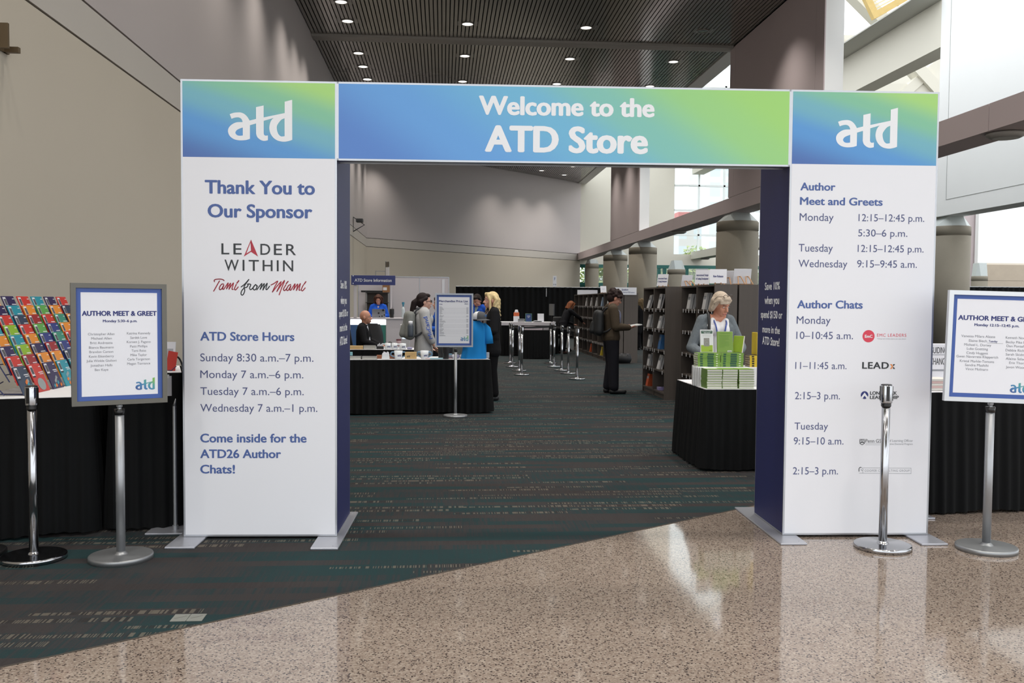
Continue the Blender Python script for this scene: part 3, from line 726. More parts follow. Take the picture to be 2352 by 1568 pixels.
# right column
mb = MB()
for b, xl, xr, y, yt in (('Author', 1838, 1918.6, 437, 419), ('Meet and Greets', 1837, 2027, 470.2, 452.4), ('Author Chats', 1830.4, 1981.3, 707.6, 689.2)): AF.ptext(mb, b, xl, xr, y, yt, .026, BLU)
for b, xl, xr, y, yt in (('Monday', 1836.4, 1914.3, 506.7, 489.4), ('12:15–12:45 p.m.', 1971.7, 2122.5, 507.7, 491.4), ('5:30–6 p.m.', 1970.7, 2083.7, 542.5, 526.6), ('Tuesday', 1834, 1912.6, 577.3, 560), ('12:15–12:45 p.m.', 1969.7, 2120.9, 578.3, 562.2), ('Wednesday', 1833.7, 1945.8, 613.1, 596.2), ('9:15–9:45 a.m.', 1968.3, 2105.6, 613.8, 597.2), ('Monday', 1829.4, 1907.3, 743.1, 725.9),
                         ('10–10:45 a.m.', 1828.7, 1959, 777.9, 761.3), ('11–11:45 a.m.', 1826.4, 1944, 846.9, 831), ('2:15–3 p.m.', 1825.5, 1929, 916.4, 899.9), ('Tuesday', 1824.5, 1901.5, 986, 970), ('9:15–10 a.m.', 1822.7, 1937, 1020.3, 1003.8), ('2:15–3 p.m.', 1820.9, 1924.4, 1089, 1072.5)): AF.ptext(mb, b, xl, xr, y, yt, 0, SLA)
cc = np.array(AF.uv(1994.7, 771.8)); R_ = AF.uv(2008.6, 771.8)[0]-cc[0]
disc = lambda c, r, a0=0, a1=2*math.pi, n=28: [tuple(c+r*np.array([math.cos(t), math.sin(t)])) for t in np.linspace(a0, a1, n)[:(-1 if a1-a0 > 6.2 else None)]]
AF.poly(mb, disc(cc, R_), ROS)
AF.lift = .0026; AF.ptext(mb, 'EmC', 1985.9, 2003.6, 775.5, 768.6, .03, WHI); AF.lift = .0019
AF.ptext(mb, 'EMC LEADERS', 2014.2, 2081.2, 772.8, 765.9, .0, ROS, spacing=1.15); AF.ptext(mb, 'Taking care of the teams you care about', 2014.5, 2080.5, 778.8, 776.4, 0, GRY)
AF.ptext(mb, 'LEAD', 1979.8, 2041.3, 846.5, 831, .03, BLA, spacing=1.1)
k3 = lambda *P: [(1960+x/7.84, 740+y/7.84) for x, y in P]
AF.ppoly(mb, k3((655,752),(690,752),(717,795),(690,795)) , ORA); AF.ppoly(mb, k3((690,795),(717,795),(690,838),(655,838)), ORA); AF.ppoly(mb, k3((752,752),(718,752),(708,768),(722,790)), BLA); AF.ppoly(mb, k3((752,838),(722,800),(708,820),(718,838)), BLA)
cc = np.array(AF.uv(*k3((200,1308))[0])); R_ = AF.uv(*k3((268,1308))[0])[0]-cc[0]
AF.poly(mb, disc(cc, R_), NAV); AF.ppoly(mb, k3((200,1262),(262,1345),(240,1375),(200,1318),(160,1375),(138,1345)), WHI, .0026); AF.ppoly(mb, k3((200,1325),(228,1365),(215,1378),(185,1378),(172,1365)), NAV, .0032)
AF.ptext(mb, 'LONE ROCK', 1998, 2059.9, 906.1, 898.3, .03, BLA); AF.ptext(mb, 'LEADERSHIP', 1997.6, 2064.2, 915.8, 908.2, .03, BLA)
k4 = lambda *P: [(1960+x/14.25, 990+y/14.25) for x, y in P]
AF.ppoly(mb, k4((200,255),(370,255),(370,310),(200,310)), BLA)
AF.ppoly(mb, k4((215,270),(245,270),(245,298),(215,298)), WHI, .0026); AF.ppoly(mb, k4((268,270),(300,270),(300,298),(268,298)), WHI, .0026); AF.ppoly(mb, k4((322,270),(355,270),(355,298),(322,298)), WHI, .0026)
for st in ([(205,315),(215,400),(285,445),(355,400),(368,315)], [(215,400),(285,335),(355,400)], [(240,350),(285,375),(330,350)]): AF.stroke(mb, k4(*st), .004, BLA)
AF.ptext(mb, 'Penn GSE', 1987.7, 2029, 1016, 1008, 0, BLA); AF.ptext(mb, 'Chief Learning Officer', 2031, 2096.5, 1014.2, 1008.8, 0, GRY); AF.ptext(mb, 'Executive Doctoral Program', 2031, 2096, 1021, 1017, 0, GRY)
for y_ in (395, 445): AF.stroke(mb, k4((390,y_),(960,y_)), .0016, GRY)
for st in ([(310,1195),(1885,1205),(1885,1385),(190,1370)],): AF.stroke(mb, k4(*st), .0022, GRY)
AF.stroke(mb, k4(*smooth_curve([(185,1310),(182,1240),(205,1190),(250,1180)], 5)), .0044, BLA); AF.stroke(mb, k4(*smooth_curve([(250,1180),(290,1205),(325,1255),(300,1275),(240,1245)], 5)), .002, GRY); AF.stroke(mb, k4(*smooth_curve([(250,1270),(295,1300),(312,1340),(300,1368)], 5)), .002, GRY)
AF.ptext(mb, 'COOPER CONSULTING GROUP', 1985.6, 2088.8, 1082.8, 1078, 0, GRY, spacing=1.2)
attach(mb.build('lettering', INKS), wR, AM)
mb = MB(); u0, v0 = AF.uv(1919.5, 339.5); u1, v1 = AF.uv(2062.3, 247.5); logo_on(AF, mb, u0, u1, v0, v1, WHI); attach(mb.build('logo', INKS), sqR, AM)
mb = MB(); AF.ptext(mb, 'Welcome to the', 1099.6, 1503.4, 263.2, 219.4, .034, WHI, yr=267); AF.ptext(mb, 'ATD Store', 1113.2, 1488.2, 348.5, 287.4, .036, WHI); attach(mb.build('lettering', INKS), hp, AM)
# side panels facing the passage
def side_text(xloc, ex_sign, lines, parent):
    o_ = AM @ Vector((xloc, 0, 0)); e = AM.to_3x3() @ Vector((0, ex_sign, 0))
    P = Panel(o_, e, (0, 0, 1), .001); mb = MB()
    for b, xl, xr, yb, yt in lines: P.ptext(mb, b, xl, xr, yb, yt, .026, WHI)
    attach(mb.build('lettering', INKS), parent, AM)
side_text(1+HB-.001, -1, (('Save 10%', 1757, 1791.6, 666, 649), ('when you', 1756.5, 1790, 698, 680), ('spend $150 or', 1747.8, 1797.2, 729.5, 713), ('more in the', 1751.4, 1791.4, 763, 747), ('ATD Store!', 1751, 1790.7, 790, 772)), sidesR[0])
side_text(1.001, 1, (('Save 10%', 781.8, 796, 662, 643), ('when you', 782, 796, 698, 680), ('spend $150 or', 778.5, 799, 728, 711), ('more in the', 780, 797, 762, 744), ('ATD Store!', 780, 797, 794, 774)), sidesL[1])

# ================================================================== STANDS
steel = mat('polished_steel', (176, 177, 180), 0.14, metal=1.0, var=0.02)
satin = mat('satin_silver', (158, 160, 163), 0.42, metal=0.7, var=0.04, scale=30)
satin_dk = mat('satin_grey_base', (142, 144, 146), 0.4, metal=0.75, var=0.04, scale=30)
black_pl = mat('black_plastic', (18, 18, 19), 0.35, var=0.05)
frame_pew = mat('pewter_frame', (98, 96, 90), 0.4, metal=0.7, var=0.05)
frame_sil = mat('silver_frame', (196, 198, 200), 0.3, metal=0.75, var=0.04)
blue_bd = mat('poster_blue', (58, 88, 160), 0.45, var=0.02)
poster_w = mat('poster_white', (224, 225, 231), 0.45, var=0.01)
def pbox(mb, P, u0, u1, v0, v1, d0, d1):
    c = [P.pt(u, v, d) for d in (d0, d1) for u, v in ((u0,v0),(u1,v0),(u1,v1),(u0,v1))]
    mb._add(c, [(3,2,1,0),(4,5,6,7),(0,1,5,4),(1,2,6,5),(2,3,7,6),(3,0,4,7)])

def stanchion(loc, h, lab, group, rb=.185, belt=None, base_m=None, face=0.0):
    t = thing('queue_stanchion', lab, 'stanchion', loc, face, group)
    mb = MB(); mb.smooth = True; mb.lathe([(rb, 0), (rb, .022), (rb-.003, .028), (rb-.009, .030), (rb-.011, .0305), (.042, .032), (.04, .0325), (.032, .045), (.026, .05)], n=48); mb.build('base', base_m or steel, t)
    mb = MB(); mb.smooth = True; mb.cyl((0,0,.045), (0,0,h-.125), .026, n=28); mb.build('pole', steel, t)
    mb = MB(); mb.lathe([(.029, h-.145), (.031, h-.14), (.031, h-.122), (.029, h-.12)], n=28); mb.build('collar', black_pl, t)
    mb = MB(); mb.smooth = True; mb.lathe([(.036, h-.12), (.0375, h-.115), (.0375, h-.012), (.034, h-.006)], n=32); hd = mb.build('belt_head', steel, t)
    mb = MB(); mb.lathe([(.034, h-.007), (.034, h-.002), (.028, h)], n=28)
    for a_ in (-1.75, -.2, 1.4, 2.95): 
        mb.M = Matrix.Rotation(a_, 4, 'Z'); mb.box((.033, -.010, h-.105), (.0395, .010, h-.012)); mb.M = Matrix()
    mb.build('belt_slot', black_pl, hd)
    return t
stanchion(tuple(fl(78, 1283)), aY(75, 885, fl(78,1283)[1])[2], 'polished steel stanchion in front of the colourful brochure rack', 'stanchions in front of the arch')
stanchion(tuple(fl(-62, 1275)), 1.05, 'stanchion whose black base peeks in at the left picture edge', 'stanchions in front of the arch', base_m=black_pl)
stanchion(tuple(fl(2027, 1258)), aY(2038, 882, fl(2027,1258)[1])[2], 'polished steel stanchion in front of the right arch column', 'stanchions in front of the arch', rb=.178)

SIGNI = [ink_navy, mat('ink_list_grey', (112, 114, 122), .5, var=0), gradient_mat('logo_gradient', .55, .6, -.05, [(0.0, (52, 78, 140)), (.35, (62, 120, 170)), (.6, (74, 150, 160)), (.95, (120, 178, 90))]), ink_blue]
def poster_stand(base, P, u0, u1, v0, v1, fm, lab, rb=.185, frame_w=.028, bd=.026, cat='sign stand', pole_r=.026, base_m=None):
    """P: panel with origin at the pole foot"""
    M = rootM(base, 0); t = thing('poster_stand', lab, cat, base, 0, 'poster stands')
    mb = MB(); mb.smooth = True; mb.lathe([(rb, 0), (rb, .024), (rb-.003, .029), (rb-.01, .0305), (rb-.012, .031), (.045, .032), (.043, .0325), (.034, .040), (pole_r, .05)], n=48); mb.build('base', base_m or satin_dk, t)
    mb = MB(); mb.smooth = True; mb.cyl((0,0,.045), (0,0,v0-.06), pole_r, n=28); mb.build('pole', satin, t)
    mb = MB(); mb.smooth = True; mb.cyl((0,0,v0-.065), (0,0,v0-.03), pole_r+.003, n=28); mb.build('collar', black_pl, t)
    mb = MB(); mb.cyl((0,0,v0-.035), (0,0,v0+.03), .012, n=16); mb.ell((0,0,v0-.012), (.018,.018,.014)); mb.build('hinge', satin, t)
    mb = MB()
    pbox(mb, P, u0, u1, v0, v0+frame_w, .0, .035); pbox(mb, P, u0, u1, v1-frame_w, v1, .0, .035); pbox(mb, P, u0, u0+frame_w, v0+frame_w, v1-frame_w, .0, .035); pbox(mb, P, u1-frame_w, u1, v0+frame_w, v1-frame_w, .0, .035)
    attach(mb.build('frame', fm, t), t, M)
    mb = MB(); pbox(mb, P, u0+frame_w, u1-frame_w, v0+frame_w, v1-frame_w, .006, .022); po = attach(mb.build('poster', blue_bd), t, M)
    mb = MB(); a = frame_w+bd; pbox(mb, P, u0+a, u1-a, v0+a, v1-a, .02, .0235); sh = mb.build('poster_sheet', poster_w, po)
    P.lift = .0242
    return t, po, M
def logo_part(P, parent, M, u0, u1, v0, v1):
    mb = MB(); logo_on(P, mb, u0, u1, v0, v1, 0); 
    mb.build('logo', [SIGNI[2]], parent)

# left sign
B = tuple(fl(278, 1283)); ph = math.radians(27); P = Panel(B, (math.cos(ph), math.sin(ph), 0), (0, 0, 1), .035)
c_ = [P.uv(*p) for p in ((161.6,649.5),(381,652.9),(381.4,919.4),(162.4,935.6))]
u0, u1 = (c_[0][0]+c_[3][0])/2, (c_[1][0]+c_[2][0])/2; v1, v0 = (c_[0][1]+c_[1][1])/2, (c_[2][1]+c_[3][1])/2
t, po, M = poster_stand(B, P, u0, u1, v0, v1, frame_pew, 'pewter framed author list sign on a pole at the left, Monday evening')
mb = MB(); k = lambda x, y: (160+x/5.058, 640+y/5.058)
def st(body, xl, xr, yb, cap, bold, m):
    p = k(xl, yb); q = k(xl, yb-cap); P.ptext(mb, body, p[0], k(xr, 0)[0], p[1], q[1], bold, m, yr=k(0, yb-3)[1])
st('AUTHOR MEET & GREET', 135, 1003, 430, 58, .036, 0); st('Monday 5:30–6 p.m.', 379, 778, 504, 30, .03, 0)
for i, (b, xl, xr, y) in enumerate((('Christopher Allen',207,515,655),('Michael Allen',245,482,705),('Britt Andreatta',232,492,757),('Bianca Baumann',218,505,810),('Brandon Carson',223,500,861),('Kevin Eikenberry',218,507,914),('Julie Winkle Giulioni',190,537,966),('Jonathan Halls',237,490,1018),('Bev Kaye',287,442,1068),
    ('Katrina Kennedy',657,930,645),('Sardek Love',697,890,695),('Koreen J. Pagano',656,932,745),('Patti Phillips',695,895,796),('Tami Reiss',712,880,846),('Mike Taylor',699,889,896),('Carla Torgerson',664,924,946),('Megan Torrance',662,928,997))): st(b, xl, xr, y, 27, 0, 1)
mb.build('lettering', SIGNI, po)
a = P.uv(*k(757,1290)); b = P.uv(*k(980,1140)); logo_part(P, po, M, a[0], b[0], a[1], b[1])
# right sign
B = tuple(fl(2265, 1262)); ph = math.radians(-9); rl = math.radians(-1.3)
ex = np.array([math.cos(ph)*math.cos(rl), math.sin(ph)*math.cos(rl), math.sin(rl)]); n_ = np.array([math.sin(ph), -math.cos(ph), 0]); ez = np.cross(n_, ex)
P = Panel(B, ex, ez, .035)
c_ = [P.uv(2176.3, 665.8), P.uv(2164.7, 918.7)]; u0 = (c_[0][0]+c_[1][0])/2; v1, v0 = c_[0][1], c_[1][1]; u1 = -u0+.02
t, po, M = poster_stand(B, P, u0, u1, v0, v1, frame_sil, 'silver framed author list sign on a pole at the right picture edge')
mb = MB(); k = lambda x, y: (2130+x/4.9, 640+y/4.9)
uc = (u0+u1)/2
def st(body, xl, xr, yb, cap, bold, m):
    a = P.uv(*k(xl, yb)); b = P.uv(*k(xl, yb-cap)); r = P.uv(*k(xr, yb+(xr-xl)*.05))
    P.text(mb, body, a[0], r[0], a[1], b[1]-a[1], bold, m)
st('AUTHOR MEET & GREET', 328, 1240, 460, 54, .036, 0); st('Monday 12:15–12:45 p.m.', 511, 1014, 530, 30, .03, 0)
for b, xl, xr, y in (('Vanessa Milara Alzate',365,744,653),('Elaine Biech',450,652,706),('Michael L. Dorsey',398,700,750),('Luke Goetting',428,662,795),('Cindy Huggett',422,664,842),('Gwen Navarrete Klapperich',310,776,880),('Kristal Markle-Temons',348,732,932),('Sandra Mashihi',406,668,978),('Vince Molinaro',412,664,1023),
    ('Kenneth Nowack',862,1140,672),('Becky Pike Pluth',865,1145,722),('Dan Pontefract',873,1135,766),('Debbie Richards',860,1140,813),('Sarah Skidmore',862,1140,860),('Alaina Szlachta',862,1140,908),('Erin Thorp',902,1085,955),('Jevon Wooden',864,1120,1002)): st(b, xl, xr, y, 27, 0, 1)
st('Tuesday', 672, 770, 712, 24, .01, 0); P.stroke(mb, [k(655,722), k(832,728)], .0016, 1)
mb.build('lettering', SIGNI, po)
a = P.uv(*k(907,1280)); logo_part(P, po, M, a[0], a[0]+.118, a[1], a[1]+.078)
# price list sign
B = tuple(fl(1046, 957)); ph = math.radians(1.0); P = Panel(B, (math.cos(ph), math.sin(ph), 0), (0, 0, 1), .035)
c_ = [P.uv(*p) for p in ((998.5,673.5),(1086.5,673.5),(1086.5,795.5),(1000,797.5))]
u0, u1 = (c_[0][0]+c_[3][0])/2, (c_[1][0]+c_[2][0])/2; v1, v0 = (c_[0][1]+c_[1][1])/2, (c_[2][1]+c_[3][1])/2
t, po, M = poster_stand(B, P, u0, u1, v0, v1, mat('chrome_dark_reflection', (112, 114, 118), .16, metal=1.0), 'chrome framed merchandise price list sign on a pole inside the store', rb=.165, frame_w=.022, bd=.028, pole_r=.02, base_m=satin)  # frame chrome darkened in colour to stand in for dark reflections
mb = MB(); k = lambda x, y: (920+x/8.7125, 660+y/8.7125)
def st(body, xl, xr, yb, cap, bold, m):
    a = P.uv(*k(xl, yb)); b = P.uv(*k(xl, yb-cap)); r = P.uv(*k(xr, yb)); P.text(mb, body, a[0], r[0], a[1], b[1]-a[1], bold, m)
st('Merchandise Price List', 770, 1350, 292, 42, .03, 0); st('ITEM', 776, 836, 346, 20, .03, 0); st('PRICE', 1280, 1350, 340, 20, .03, 0)
rows = [(0,'BOOK'),(1,60),(1,75),(1,85),(1,45),(1,50),(1,40),(1,55),(0,'CAP'),(1,85),(1,60),(0,'DRINK'),(1,55),(1,45),(1,105),(1,120),(0,'GIFT SET'),(1,70),(1,60),(1,70),(1,45),(0,'APPAREL'),(1,80),(1,60),(1,40),(1,85),(1,90),(0,'STICKERS'),(1,115)]
y = 383
for kd, w in rows:
    if kd == 0:
        y += 8; st(w.capitalize(), 780, 780+11*len(w), y, 12, .03, 1)
    else:
        P.stroke(mb, [k(780,y-5), k(780+w,y-5)], .0042, 1); P.stroke(mb, [k(1318,y-5), k(1354,y-5)], .0042, 1); P.stroke(mb, [k(780,y+3), k(1350,y+3)], .0007, 1)
    y += 19.2
mb.build('lettering', SIGNI, po)
a = P.uv(*k(1198,1070)); b = P.uv(*k(1354,965)); logo_part(P, po, M, a[0], b[0], a[1], b[1])

# mitred silver poles on flat plates behind the arch columns
def slim_pole(loc, h, lab, dx):
    t = thing('slim_floor_pole', lab, 'pole', loc, 0, 'slim poles behind the arch')
    mb = MB(); mb.smooth = True; mb.cyl((0,0,.012), (0,0,h), .013, n=16, caps=False); mb.cyl((0,0,h), (.008,0,h+.05), .013, .002, n=16); mb.build('pole', satin, t)
    mb = MB(); mb.cyl((0,0,.01), (0,0,.04), .02, n=20); mb.build('socket', satin, t)
    mb = MB(); mb.bbox_bev((-.17+dx, -.11, 0), (.1+dx, .13, .012), .003); mb.build('base_plate', plate_m, t)
p = fl(403, 1219); slim_pole(tuple(p), aY(398, 932, p[1])[2], 'slim silver pole on a flat plate behind the left arch column', 0)
p = fl(2120, 1192); slim_pole((p[0]-.07, p[1]+.1, 0), .8, 'slim silver pole plate peeking out behind the right arch column', .06)
# floor box in the carpet
p = fl(433, 1419); t = thing('floor_box', 'pale two part floor outlet cover set in the carpet near the terrazzo edge', 'floor outlet', (p[0], p[1], 0), 0.0)
fb = mat('floor_box_grey', (112, 114, 108), .6, var=.15, scale=25)
for sx in (-.039, .039):
    mb = MB(); mb.bbox_bev((sx-.038, -.05, 0), (sx+.038, .05, .004), .001); lid = mb.build('cover', fb, t)
    mb = MB(); mb.tube([(sx-.025, -.015, .004), (sx+.025, .02, .004)], .0012, 6); mb.build('scratch', mat('scuff', (80, 78, 74), .8), lid)
# ================================================================== TABLES
cloth_black = mat('black_table_skirt', (13, 14, 15), 0.9, spec=0.2, var=0.15, scale=8)
cloth_white = mat('white_table_cloth', (214, 214, 216), 0.8, var=0.02)
def skirted_table(poly, z, lab, group=None, top_m=None, open_back=False, flare=0.035, cat='table', name='skirted_table', skirt_bottom=0.012):
    """poly: corners of the top, counter-clockwise seen from above, starting front left"""
    c0 = np.mean(np.array(poly), axis=0); t = thing(name, lab, cat, (c0[0], c0[1], 0), 0, group)
    Q = [np.array(p)-c0 for p in poly]; n = len(Q)
    mb = MB(); mb.prism([tuple(p) for p in Q], z-.03, z); mb.build('table_top', top_m or cloth_white, t)
    # pleated skirt hung all round, a little inside the edge of the top
    pts = []; s = 0.0
    for i in range(n if not open_back else n-1):
        a, b = Q[i], Q[(i+1) % n]; d = b-a; L = np.hypot(*d); d = d/L; nn = np.array([d[1], -d[0]])
        k = max(2, int(L/.013))
        for j in range(k): pts.append((a+d*L*j/k, nn, s+L*j/k, min(j/k*L, L-j/k*L)))
        s += L
    rows = []
    ph = random.random()*6
    for zz, amp, fl_ in ((z-.002, .004, .006), (z-.03, .004, .007), (z-.08, .006, .009), (z-.25, .009, .014), (z*.5, .013, .6*flare), (z*.25, .016, .85*flare), (skirt_bottom, .019, flare)):
        r = []
        for p, nn, ss, e in pts:
            w = math.sin(ss*2*math.pi/.085+ph+1.2*math.sin(ss*5.1)) + .5*math.sin(ss*2*math.pi/.19+2*ph)
            k = min(1, e/.03)
            off = fl_ + amp*(w*k+1)*.8
            r.append((p[0]+nn[0]*off, p[1]+nn[1]*off, zz + (.008*math.sin(ss*9+ph)+.008 if zz < .05 else 0)))
        if not open_back: r.append(r[0])
        rows.append(r)
    mb = MB(); mb.smooth = True; mb.grid(rows[::-1]); mb.build('skirt', cloth_black, t); return t
skirted_table([(-3.75,5.89), (-2.35,6.306), (-2.62,8.7), (-3.1,8.7), (-3.1,6.40), (-3.80,6.20)], .92, 'black skirted table carrying the brochure rack at the left', 'skirted tables at the entrance')
skirted_table([(-2.22,6.345), (-1.80,6.47), (-2.0,7.14), (-2.42,7.02)], 1.07, 'taller black skirted table squeezed in beside the left arch column', 'skirted tables at the entrance')
skirted_table([(3.42,6.59), (5.3,6.76), (5.23,7.52), (3.35,7.35)], .92, 'black skirted table behind the right hand author sign', 'skirted tables at the entrance')
skirted_table([(2.46,8.42), (4.2,8.42), (4.2,9.5), (2.47,9.5)], .771, 'black skirted table piled with green books', None)
skirted_table([(-2.6,12.62), (.665,12.95), (.60,13.66), (-2.66,13.33)], .765, 'long black skirted merchandise table in front, with mugs', 'merchandise tables')
skirted_table([(-2.9,15.40), (-.25,15.5), (-.27,16.2), (-2.92,16.1)], .765, 'second skirted merchandise table behind, with white mugs', 'merchandise tables')

# ================================================================== BROCHURE RACK ON THE LEFT TABLE
wire = mat('dark_blue_wire', (44, 52, 92), .4, metal=.3)
RK = dict(lambda_=None)
def rk(r, y, off=0.0, up=0.0):
    """point on the rack: row r (0 top), along-wall position y, offset out of the sloping face"""
    nx, nz = math.cos(math.radians(30)), math.sin(math.radians(30))
    return Vector((-3.145 + .0398*r + nx*off - nz*up*1.0, y, 1.581 - .068*r + nz*off + nx*up))
t = thing('brochure_rack', 'dark blue wire brochure rack on the left skirted table', 'rack', (-3.0, 6.9, .92))
mb = MB(); O = Vector((-3.0, 6.9, .92)); Y0, Y1 = 6.30, 7.95
for y in np.arange(Y0, Y1+.01, (Y1-Y0)/8):
    mb.tube([rk(.9, y, -.045)-O, rk(8.0, y, -.045)-O], .004, 6)
for r in range(1, 8): mb.tube([rk(r+.3, Y0, -.045)-O, rk(r+.3, Y1, -.045)-O], .0035, 6)
mb.build('pockets', wire, t)
for y in (Y0+.08, Y1-.08):
    mb = MB(); mb.tube([rk(0, y, -.05)-O, Vector((-3.07, y, .926))-O, Vector((-2.78, y, .926))-O, rk(8.0, y, -.045)-O], .006, 8); mb.build('leg', wire, t)
mb = MB(); mb.tube([Vector((-3.12, 6.2, .926))-O, Vector((-3.05, 6.25, 1.12))-O, Vector((-2.9, 6.3, .926))-O], .004, 6); mb.tube([Vector((-3.0, 6.22, .95))-O, Vector((-3.0, 6.5, 1.0))-O], .004, 6); mb.build('brace', wire, t)
CB = {'red': (196, 52, 44), 'maroon': (150, 36, 42), 'orange': (222, 138, 44), 'teal': (38, 140, 158), 'green': (92, 160, 76), 'lime': (138, 178, 44), 'purple': (48, 36, 80), 'navy': (48, 60, 84), 'blue': (46, 56, 124), 'sea green': (58, 138, 116), 'grey': (150, 152, 160)}
cols = {0: ['navy','orange','maroon','teal','orange','purple','red','navy'], 1: ['orange','purple','red','lime','teal','lime','maroon','red'],
        2: ['purple','teal','navy','red','orange','purple','orange','purple'], 3: ['red','orange','maroon','green','blue','maroon','orange','teal'], 4: ['teal','green','red','blue','sea green','blue','navy','teal'],
        5: ['purple','orange','sea green','orange','red','blue','orange','purple'], 6: ['red','navy','orange','maroon','teal','orange','blue','maroon']}
white_pr = mat('brochure_white_print', (224, 224, 228), .4, var=.02)
dark_pr = mat('brochure_dark_print', (40, 40, 48), .4)
BN = {-1: 'column cut off by the picture edge', 0: 'second column from the picture edge', 1: 'third column from the picture edge', 2: 'fourth column from the picture edge', 3: 'fifth column from the picture edge', 4: 'sixth column, nearly behind the sign', 5: 'seventh column, partly behind the sign', 6: 'last column, mostly behind the sign'}
ri = Matrix.Rotation(math.radians(90), 4, 'Z') @ Matrix.Rotation(math.radians(-22), 4, 'X')   # local: x along wall, y into the rack, z up the slope
protoB = {}
def brochure_mesh(c):
    if c in protoB: return protoB[c]
    w, h = .092, .25; m = mat('brochure_'+c.replace(' ', '_'), CB[c], .3, var=.05, scale=9)
    mb = MB(); mb.bbox_bev((-w, 0, -.125), (w, .008, .08), .002); cov = mb.mesh('brochure_'+c.replace(' ', '_'), m)
    mb = MB(); mb.m = 0; mb.box((-w+.008, -.0012, -.005), (-w+.05, .0, .07))
    mb.box((.02, -.0012, .012), (.085, .0, .018)); mb.box((.03, -.0012, .0), (.085, .0, .005)); mb.box((.055, -.0012, .055), (.085, .0, .06))
    mb.m = 1
    for k in range(3): mb.box((-w+.013+k*.012, -.0022, .008), (-w+.021+k*.012, -.0012, .058))
    mb.box((-w+.008, -.0012, -.016), (-w+.05, .0, -.005))
    lbl = mb.mesh('cover_print', [white_pr, dark_pr])
    mb = MB()
    if c in ('red', 'purple', 'teal', 'navy'):
        if c == 'red': mb._add([(.0+.055*math.cos(a), -.0012, -.07+.045*math.sin(a)) for a in np.linspace(0, 2*math.pi, 20)[:-1]], [tuple(range(19))])
        else:
            for k in range(7): x, z = random.uniform(-.06, .06), random.uniform(-.12, -.04); mb.m = k % 3; mb.quad((x, -.0012, z), (x+.03, -.0012, z+.012), (x+.024, -.0012, z+.034), (x-.004, -.0012, z+.02))
        pic = mb.mesh('cover_picture', [mat('cover_grey', (150, 158, 160), .4), mat('cover_orange', (220, 120, 50), .4), mat('cover_teal', (60, 150, 170), .4)])
    else: pic = None
    protoB[c] = (cov, lbl, pic); return protoB[c]
for kcol, names in cols.items():
    for r, c in enumerate(names):
        cov, lbl, pic = brochure_mesh(c)
        o = bpy.data.objects.new('brochure', cov); COL.objects.link(o)
        y = 6.425 + .2335*kcol + random.uniform(-.006, .006)
        o.matrix_world = Matrix.Translation(rk(r, y, .004)+Vector((0,0,.0))) @ ri @ Matrix.Translation((0, 0, -.075))
        tag(o, '%s brochure, %s from the top, %s' % (c, ordinal(r), BN[kcol]), 'brochure', 'brochures in the wire rack')
        for nm, me in (('cover_print', lbl), ('cover_picture', pic)):
            if me: 
                ch = bpy.data.objects.new(nm, me); COL.objects.link(ch); ch.parent = o
# small things at the end of the tall table
p = aY(390, 852, 6.62)
t = thing('card_stand', 'small white card sign on the tall table beside the left sign', 'sign', (aY(389, 840, 6.75)[0], 6.75, 1.07)); mb = MB(); mb.M = Matrix.Rotation(-.2, 4, 'X'); mb.box((-.035, 0, 0), (.035, .006, .2)); mb.build('card', poster_w, t); mb = MB(); mb.M = Matrix.Rotation(-.2, 4, 'X'); mb.box((-.022, -.001, .04), (.02, 0, .15)); mb.build('printed_block', mat('pale_print', (170, 172, 180), .5), t)
t = thing('leaflet', 'red leaflet leaning in a holder on the tall table', 'leaflet', (aY(392, 850, 6.58)[0], 6.58, 1.075), 0.5); mb = MB(); mb.M = Matrix.Rotation(-.5, 4, 'X') @ Matrix.Rotation(.25, 4, 'Y'); mb.box((-.035, 0, 0), (.03, .004, .15)); mb.build('cover', mat('leaflet_red', (190, 60, 50), .4), t); mb = MB(); mb.tube([(-.03,.05,.0),(.0,-.02,.0),(.035,-.02,.03)], .003, 6); mb.build('holder', wire, t)
t = thing('cable_loop', 'black cable loop on the tall table by the arch', 'cable', (aY(409, 845, 6.68)[0], 6.68, 1.07)); mb = MB(); mb.smooth = True; mb.tube(smooth_curve([(-.04,0,.09),(-.02,0,.1),(.01,0,.08),(.03,0,.03),(.03,0,.006)], 5), .007, 8); mb.build('cable', black_pl, t)
q = aY(386, 885, 6.36); t = thing('taped_sheet', 'grey paper sheet taped to the front of the tall table', 'paper', (q[0], 6.335, .98)); mb = MB(); mb.M = Matrix.Rotation(.29, 4, 'Z'); mb.box((-.035, 0, -.06), (.03, .0015, .075)); mb.build('sheet', mat('grey_paper', (178, 178, 182), .7), t); mb = MB(); mb.M = Matrix.Rotation(.29, 4, 'Z'); mb.box((-.02, -.001, .06), (.015, .0, .085)); mb.build('tape', mat('tape', (200, 200, 200), .4), t)

# ================================================================== BOOKS ON THE RIGHT SKIRTED TABLE
Yd = 7.0; q0 = aY(2128, 893, Yd); q1 = aY(2192, 789, Yd)
t = thing('book_display', 'white cover display reading guiding change on the right skirted table', 'display', ((q0[0]+q1[0])/2, Yd, .92)); wd_ = (q1[0]-q0[0])/2; hd_ = q1[2]-.92
mb = MB(); mb.bbox_bev((-wd_, .0, .0), (wd_, .02, hd_), .004); mb.build('board', poster_w, t)
P = Panel((t.location.x, Yd, 0), (1,0,0), (0,0,1), .002); mb = MB()
P.ptext(mb, 'GUIDING', 2137, 2174, 811, 797, .0, BLA); P.ptext(mb, 'CHANGE', 2136, 2176, 837, 822, .0, BLA)
P.ppoly(mb, [(2130,814),(2190,814),(2190,815.2),(2130,815.2)], GRY); P.ppoly(mb, [(2130,848),(2190,848),(2190,852),(2130,852)], GRY)
